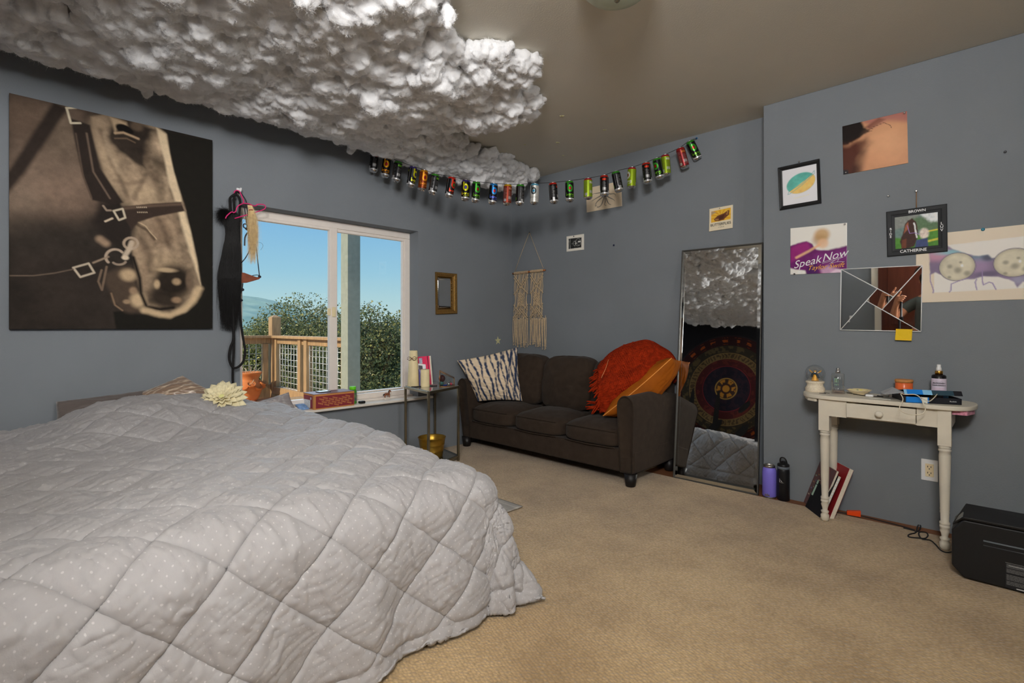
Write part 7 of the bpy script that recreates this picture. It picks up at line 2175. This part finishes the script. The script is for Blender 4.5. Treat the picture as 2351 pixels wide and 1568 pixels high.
MB().lathe([(.028, 0), (.030, .003), (.030, .095), (.026, .106), (.022, .110)], 28, mat=Tq).build('bottle_body', M('green_plastic', C(62, 128, 40, 1.4), .3, var=.1), gb)
MB().lathe([(.0305, .02), (.0305, .085)], 28, mat=Tq, cap=False).build('label', M('green_label', C(120, 150, 90, 1.4), .5, col2=C(50, 50, 90, 1.4), vscale=50), gb)
MB().lathe([(.0245, .110), (.0255, .112), (.0255, .132), (.024, .134)], 28, mat=Tq).build('cap', M('lime_cap', C(96, 190, 30, 1.4), .4), gb)
tag(MB().box((-3.675, 2.052, ZW), (-3.635, 2.098, ZW + .020)).build('car_key', M('black_plastic'), bevel=.007, seg=4), 'small black car key fob on the sill right of the shoe box', 'key fob')
tag(pillow_mesh('blue_cloth', [(-3.78, 1.60, ZW + .03), (-3.76, 1.665, ZW + .03), (-3.66, 1.66, ZW + .004), (-3.66, 1.585, ZW + .004)], .02, M('blue_denim_cloth', C(110, 140, 180, 1.4), .8, var=.3, vscale=40), n=20, wr=.004, seed=5), 'crumpled pale blue cloth on the sill left of the shoe box', 'cloth')
gd = thing('gourd', 'small brown gourd on the window sill in front of the terracotta pot', 'gourd', (-3.73, 1.285, ZW))
MB().lathe([(.006, 0), (.024, .004), (.034, .018), (.033, .032), (.022, .045), (.008, .050), (.004, .053)], 24, mat=Matrix.Translation((-3.73, 1.285, ZW + .045))).build('fruit', M('gourd_skin', C(168, 116, 74, 1.4), .5, var=.2, vscale=30), gd)
MB().lathe([(.03, 0), (.028, .045)], 16, mat=Matrix.Translation((-3.73, 1.285, ZW))).build('pedestal', M('cork', C(120, 90, 64, 1.4), .8, var=.2), gd)
# toy horse
hs = thing('toy_horse', 'tiny brown toy horse with white feet standing on the window sill', 'figurine', (-3.705, 2.335, ZW))
m_hb, m_hw, m_hk = M('toy_brown', C(112, 66, 42, 1.5), .45, var=.15, vscale=90), M('toy_white', C(214, 200, 186, 1.5), .5), M('toy_black', (.015, .013, .012), .5)
bm = MB(); hx_, hy_ = -3.705, 2.335
bm.tube(spl([(hx_, hy_ - .024, ZW + .040), (hx_, hy_ - .012, ZW + .043), (hx_, hy_ + .006, ZW + .042), (hx_, hy_ + .018, ZW + .044)], 10), [.006, .010, .0115, .011, .0105, .0105, .011, .0115, .010, .007], 12)
bm.tube(spl([(hx_, hy_ + .014, ZW + .046), (hx_, hy_ + .020, ZW + .056), (hx_, hy_ + .024, ZW + .068)], 8), [.009, .008, .007, .0062, .0055, .005, .005, .0045], 10)
bm.tube(spl([(hx_, hy_ + .021, ZW + .070), (hx_, hy_ + .030, ZW + .066), (hx_, hy_ + .038, ZW + .058)], 7), [.004, .0055, .0055, .0045, .004, .0038, .003], 10)
for sx in (-.003, .003): bm.tube([(hx_ + sx, hy_ + .022, ZW + .072), (hx_ + sx, hy_ + .023, ZW + .078)], [.002, .0006], 6)
bm.build('body', m_hb, hs)
for sx, sy in ((-.006, -.018), (.006, -.022), (-.006, .014), (.006, .020)):
    lg_ = MB().tube(spl([(hx_ + sx * .8, hy_ + sy, ZW + .040), (hx_ + sx, hy_ + sy - .003, ZW + .026), (hx_ + sx, hy_ + sy, ZW + .014)], 6), [.006, .005, .0038, .0032, .0028, .0026], 8).build('leg', m_hb, hs)
    tag(MB().tube([(hx_ + sx, hy_ + sy, ZW + .015), (hx_ + sx, hy_ + sy, ZW + .005), (hx_ + sx, hy_ + sy + .001, ZW)], [.0032, .0038, .0044], 8).build('foot', m_hw, lg_), label='white feathered foot')
MB().tube(spl([(hx_, hy_ - .026, ZW + .046), (hx_, hy_ - .034, ZW + .040), (hx_, hy_ - .036, ZW + .028)], 7), [.003, .0045, .005, .005, .004, .003, .001], 8).build('tail', m_hk, hs)
MB().tube(spl([(hx_, hy_ + .010, ZW + .056), (hx_, hy_ + .016, ZW + .068), (hx_, hy_ + .021, ZW + .074)], 6), .0028, 7).build('mane', m_hk, hs)

# =================================================================== TALL LEANING MIRROR
b0, b1 = Vector((-1.764, 3.501, 0)), Vector((-1.177, 3.530, 0))
t0, t1 = Vector((-1.812, 3.765, 1.684)), Vector((-1.234, 3.772, 1.682))
wv = ((b1 - b0) + (t1 - t0)) / 2; uv_ = ((t0 - b0) + (t1 - b1)) / 2
o = (b0 + b1 + t0 + t1) / 4 - wv / 2 - uv_ / 2; o.z = -.005
nv = wv.cross(uv_).normalized()
if nv.y > 0: nv = -nv
tm = thing('leaning_mirror', 'tall mirror with a thin metal frame leaning beside the sofa', 'mirror', o + wv / 2); tm.location = o + wv / 2
ew, eu = wv.normalized(), uv_.normalized()
def strip(a, b, w, inward, name, mt, th=.014, off=0.0):
    return MB().prism([a + nv * off, b + nv * off, b + inward * w + nv * off, a + inward * w + nv * off], nv * th).build(name, mt, tm, bevel=.0015)
m_fsil = M('dull_silver', C(84, 82, 78, 1.3), .5, metal=.6)
c4 = [o, o + wv, o + wv + uv_, o + uv_]
MB().prism([q - nv * .006 for q in c4], nv * .006).build('backing_board', M('black_card'), tm)
MB().prism([o + ew * .004 + eu * .004, o + wv - ew * .004 + eu * .004, o + wv + uv_ - ew * .004 - eu * .004, o + uv_ + ew * .004 - eu * .004], nv * .005).build('mirror_glass', M('mirror_glass', (.80, .82, .81), .012, metal=1.0), tm)
for a, b, inn in ((c4[0], c4[1], eu), (c4[1], c4[2], -ew), (c4[2], c4[3], -eu), (c4[3], c4[0], ew)):
    strip(a, b, .008, inn, 'frame_side', m_fsil)
# bevelled border of the glass
bv = M('mirror_bevel', (.78, .81, .81), .03, metal=1.0)
for a, b, inn in ((c4[0], c4[1], eu), (c4[1], c4[2], -ew), (c4[2], c4[3], -eu), (c4[3], c4[0], ew)):
    ab = (b - a).normalized()
    A_, B_ = a + inn * .008 + ab * .008, b + inn * .008 - ab * .008
    C_, D_ = B_ + inn * .022 - ab * .022, A_ + inn * .022 + ab * .022
    MB().add([A_ + nv * .0050, B_ + nv * .0050, C_ + nv * .0060, D_ + nv * .0060, A_ + nv * .002, B_ + nv * .002, C_ + nv * .002, D_ + nv * .002], [(0, 1, 2, 3), (7, 6, 5, 4), (0, 4, 5, 1), (1, 5, 6, 2), (2, 6, 7, 3), (3, 7, 4, 0)]).build('glass_bevel', bv, tm)

# =================================================================== WALL BEHIND THE CAMERA (seen in the mirrors)
tp = Paint(300, 330, 1.9 / 2.16, (22, 21, 25), 1.3)
cx, cy = .42 * 1.9 / 2.16, .485
D_ = np.sqrt((tp.X - cx) ** 2 + (tp.Y - cy) ** 2) * 2.16 * 1.08; An = np.arctan2(tp.Y - cy, tp.X - cx)
def band(r0, r1, c, a=1.0, mod=None):
    m = sstep(r0 - .006, r0 + .006, D_) * (1 - sstep(r1 - .006, r1 + .006, D_)) * a
    if mod is not None: m = m * mod
    tp.blend(m, c)
nz_ = fbm(tp.X * 40, tp.Y * 40, None, 3, 5)
band(0, .92, (38, 30, 34)); band(.74, .90, (46, 20, 22)); band(.76, .88, (150, 70, 24), .9, (np.cos(An * 26) > .1) * (np.abs(np.sin((D_ - .82) * 40)) < .8) * (nz_ > -.1))
band(.62, .74, (48, 44, 34)); band(.63, .73, (96, 80, 50), .6, nz_ > .08); band(.51, .61, (112, 92, 58)); band(.52, .60, (52, 42, 32), .8, (np.cos(An * 60 + nz_ * 5) > .1)); band(.505, .512, (140, 116, 70)); band(.605, .612, (140, 116, 70))
band(.39, .505, (70, 26, 30)); band(.40, .50, (100, 44, 36), .6, nz_ > .1); band(.375, .385, (140, 36, 44)); band(.0, .375, (30, 27, 40)); band(.0, .375, (52, 34, 44), .5, nz_ > .12)
band(.0, .18, (60, 44, 38)); band(.165, .18, (176, 140, 70)); band(.09, .155, (190, 130, 44), .9, (np.cos(An * 6) > -.3) * (nz_ > -.2)); band(.0, .06, (190, 134, 50)); band(.06, .075, (60, 30, 30))
tpst = thing('wall_tapestry', 'dark mandala tapestry with gold rings reflected in the tall mirror', 'tapestry', (-2.72, YF, .3))
sheet('cloth', (-3.65, YF + .004, 2.50), (1.9, 0, 0), (0, 0, -2.16), (0, 1, 0), tp, M('cotton_tapestry', attr='Col', rough=.9, col=(1, 1, 1), bump=.0006, bscale=600), tpst, .003, M('black_card'), bow=lambda S, T: .006 * np.sin(S * 30) * T)
DX0, DX1 = -1.20, -.32
dr_ = tag(bpy.data.objects.new('door_1', None), kind='structure'); COL.objects.link(dr_); dr_.location = ((DX0 + DX1) / 2, YF, 0)
m_door = M('dark_mahogany', C(74, 36, 24, 1.4), .25, var=.2, vscale=3, stretch=(8, 8, .6), coat=.3)
MB().box((DX0, YF + .002, .005), (DX1, YF + .038, 2.03)).build('door_leaf', m_door, dr_, bevel=.003)
for x0, x1 in ((DX0 + .10, -.80), (-.72, DX1 - .10)):
    for z0, z1 in ((.2, .9), (1.05, 1.88)):
        MB().box((x0, YF + .036, z0), (x1, YF + .043, z1)).build('door_panel', m_door, dr_, bevel=.006)
MB().lathe([(.026, 0), (.026, .008), (.010, .012), (.010, .035), (.026, .045), (.028, .06), (.018, .07), (0, .072)], 20, mat=Matrix.Translation((DX1 - .07, YF + .038, .95)) @ Matrix.Rotation(-PI / 2, 4, 'X')).build('door_knob', m_brass, dr_)
cs_ = MB()
for k, dx in enumerate((0, .018, .036, .054)):
    for x in (DX0 - .074 + dx, DX1 + .002 + dx): cs_.box((x, YF, 0), (x + .018, YF + .014 + .003 * (k % 2), 2.04))
cs_.box((DX0 - .074, YF, 2.04), (DX1 + .074, YF + .018, 2.11))
tag(cs_.build('door_casing', M('casing_white', C(214, 206, 194, 1.4), .45), dr_), label='white door casing')
sw_ = thing('light_switch', 'white double light switch plate beside the door, seen only in the faceted mirror', 'switch', (-1.60, YF, 1.08))
MB().box((-1.66, YF, 1.08), (-1.545, YF + .006, 1.20)).build('plate', M('white_plastic'), sw_, bevel=.003)
for x in (-1.63, -1.575): MB().box((x - .016, YF + .005, 1.107), (x + .016, YF + .010, 1.173)).build('rocker', M('beige_plastic'), sw_, bevel=.002)

# =================================================================== PHOTOGRAPHER (seen in the faceted mirror)
def skin_mesh(name, chains, mat, parent, root_i=0, sub=2):
    """chains: list of [(x, y, z, r), ...]; a point repeated exactly joins the chains"""
    pts, ed, rad, ix = [], [], [], {}
    for ch in chains:
        prev = None
        for (x, y, z, r) in ch:
            k = (round(x, 4), round(y, 4), round(z, 4))
            if k not in ix: ix[k] = len(pts); pts.append((x, y, z)); rad.append(r)
            if prev is not None and prev != ix[k]: ed.append((prev, ix[k]))
            prev = ix[k]
    me = bpy.data.meshes.new(name); me.from_pydata(pts, ed, []); me.update()
    o = link(name, me, parent)
    o.modifiers.new('skin', 'SKIN').use_smooth_shade = True
    for i, v in enumerate(me.skin_vertices[0].data):
        rr = rad[i]; v.radius = rr if hasattr(rr, '__len__') else (rr, rr)
    me.skin_vertices[0].data[root_i].use_root = True
    md = o.modifiers.new('subdivision', 'SUBSURF'); md.levels = sub; md.render_levels = sub
    me.materials.append(mat)
    return o
gx, gy = -.715, -.42
per = thing('person', 'person in a grey green shirt holding up one hand, reflected in the faceted mirror', 'person', (gx, gy, 0))
m_skin = M('skin', C(176, 122, 92, 1.4), .5, var=.05, vscale=30, sss=.1)
pel = (gx, gy, .94, .13); ch1 = (gx, gy + .01, 1.12, .125); ch2 = (gx, gy, 1.32, .14); nk0 = (gx, gy - .005, 1.45, .075); nk = (gx, gy + .005, 1.53, .052)
el = (gx - .33, gy + .12, 1.20, .042); wr = (gx - .275, gy + .27, 1.40, .028); hd = (gx - .262, gy + .29, 1.45, .036)
chains = [[pel, ch1, ch2, nk0, nk, (gx, gy + .02, 1.60, .07), (gx, gy + .025, 1.68, .088), (gx, gy + .015, 1.755, .07)],
          [nk0, (gx - .10, gy - .005, 1.435, .065), (gx - .185, gy, 1.40, .056), (gx - .265, gy + .05, 1.29, .048), el, (gx - .305, gy + .20, 1.29, .038), wr, hd],
          [nk0, (gx + .10, gy - .005, 1.435, .065), (gx + .185, gy, 1.40, .056), (gx + .22, gy - .01, 1.25, .048), (gx + .235, gy + .0, 1.12, .042), (gx + .23, gy + .06, .98, .036), (gx + .21, gy + .11, .87, .027), (gx + .205, gy + .13, .80, .034)],
          [pel, (gx - .09, gy, .86, .095), (gx - .10, gy + .01, .68, .078), (gx - .105, gy + .02, .50, .058), (gx - .11, gy, .30, .054), (gx - .11, gy - .01, .09, .038), (gx - .11, gy + .05, .045, .038), (gx - .115, gy + .16, .028, .026)],
          [pel, (gx + .09, gy, .86, .095), (gx + .10, gy + .01, .68, .078), (gx + .105, gy + .02, .50, .058), (gx + .11, gy, .30, .054), (gx + .11, gy - .01, .09, .038), (gx + .11, gy + .05, .045, .038), (gx + .115, gy + .16, .028, .026)]]
for k in range(4):                                            # curled fingers of the raised hand
    b_ = (hd[0] + .010 - .018 * k * .6 + .012, hd[1] + .005, hd[2] + .030 - .017 * k)
    chains.append([hd, (b_[0] + .022, b_[1] + .022, b_[2] + .004, .0105), (b_[0] + .050, b_[1] + .020, b_[2], .009), (b_[0] + .058, b_[1] - .006, b_[2] - .002, .0085), (b_[0] + .040, b_[1] - .016, b_[2] - .002, .007)])
chains.append([hd, (hd[0] + .012, hd[1] - .004, hd[2] + .05, .011), (hd[0] + .028, hd[1], hd[2] + .072, .009), (hd[0] + .034, hd[1] + .004, hd[2] + .094, .0075)])
h2 = chains[2][-1]
for k in range(4):
    chains.append([h2, (h2[0] + .006, h2[1] + .020 - .018 * k, h2[2] - .042, .0105), (h2[0] + .004, h2[1] + .022 - .018 * k, h2[2] - .072, .009), (h2[0] - .008, h2[1] + .022 - .018 * k, h2[2] - .098 + .006 * abs(k - 1), .0075)])
chains.append([h2, (h2[0] - .012, h2[1] + .036, h2[2] - .02, .011), (h2[0] - .02, h2[1] + .05, h2[2] - .05, .0085)])
skin_mesh('body', chains, m_skin, per)
fc = MB()
fc.ball((gx, gy + .112, 1.66), .014, 10, 8, sc=(.7, 1, 1.3)); fc.build('nose', m_skin, per)
for s in (-1, 1):
    MB().ball((gx + s * .032, gy + .096, 1.685), .011, 10, 8).build('eye', M('toy_white'), per)
    MB().ball((gx + s * .088, gy + .01, 1.665), .022, 10, 8, sc=(.35, .8, 1.2)).build('ear', m_skin, per)
MB().ball((gx, gy + .098, 1.612), .02, 10, 8, sc=(1.1, .4, .3)).build('mouth', M('lips', C(150, 84, 76, 1.4), .5), per)
MB().ball((gx, gy - .005, 1.70), .103, 18, 12, sc=(.93, 1.0, 1.0)).build('hair', M('dark_hair', (.02, .014, .01), .6), per)
m_tee = M('grey_green_cotton', C(70, 78, 76, 1.35), .85, var=.08, vscale=30)
skin_mesh('shirt', [[(gx, gy, .90, .15), (gx, gy + .01, 1.12, .142), (gx, gy, 1.32, .158), (gx, gy - .005, 1.44, .098), (gx, gy, 1.475, .066)],
                    [(gx, gy - .005, 1.44, .098), (gx - .10, gy - .005, 1.43, .080), (gx - .19, gy, 1.39, .070), (gx - .25, gy + .04, 1.31, .064)], [(gx, gy - .005, 1.44, .098), (gx + .10, gy - .005, 1.43, .080), (gx + .19, gy, 1.39, .070), (gx + .22, gy - .01, 1.27, .064)]], m_tee, per)
skin_mesh('trousers', [[(gx, gy, .96, .142), (gx - .09, gy, .86, .112), (gx - .10, gy + .01, .68, .094), (gx - .105, gy + .02, .50, .076), (gx - .11, gy, .30, .072), (gx - .11, gy - .01, .085, .064)],
                       [(gx, gy, .96, .142), (gx + .09, gy, .86, .112), (gx + .10, gy + .01, .68, .094), (gx + .105, gy + .02, .50, .076), (gx + .11, gy, .30, .072), (gx + .11, gy - .01, .085, .064)]], M('dark_denim', (.03, .04, .06), .85, var=.1), per)
for s in (-1, 1):
    MB().ball((gx + s * .112, gy + .06, .034), .05, 14, 10, sc=(.9, 2.3, .66)).build('shoe', M('black_matte_steel'), per)
stv = thing('light_stand', 'slim black stand held by the person in the faceted mirror reflection', 'stand', (gx - .225, gy + .285, 0))
MB().tube([(gx - .225, gy + .285, .02), (gx - .225, gy + .285, 1.50)], .012, 10).build('pole', M('black_plastic'), stv)
for a in (0.3, 2.4, 4.5):
    MB().tube([(gx - .225, gy + .285, .30), (gx - .225 + .16 * math.cos(a), gy + .285 + .16 * math.sin(a), .008)], .008, 8).build('leg', M('black_plastic'), stv)
MB().box((gx - .243, gy + .267, 1.18), (gx - .207, gy + .303, 1.25)).build('clamp', M('black_plastic'), stv, bevel=.004)

# =================================================================== CEILING LAMP
cl_ = thing('ceiling_lamp', 'round frosted glass dome lamp on the ceiling at the top edge', 'lamp', (-1.15, 1.80, ZC))
Tl = Matrix.Translation((-1.15, 1.80, ZC))
MB().lathe([(.165, 0), (.168, -.006), (.165, -.020), (.150, -.024)], 40, mat=Tl).build('base_plate', M('white_plastic'), cl_)
MB().lathe([(.152, -.020), (.156, -.034), (.148, -.066), (.118, -.096), (.07, -.114), (.02, -.120), (.0, -.1205)], 40, mat=Tl, cap=False).build('glass_dome', M('frosted_glass', C(172, 182, 166, 1.5), .25, sss=.2), cl_)
MB().lathe([(.012, -.119), (.012, -.128), (.006, -.134), (0, -.135)], 16, mat=Tl).build('finial', m_brass, cl_)
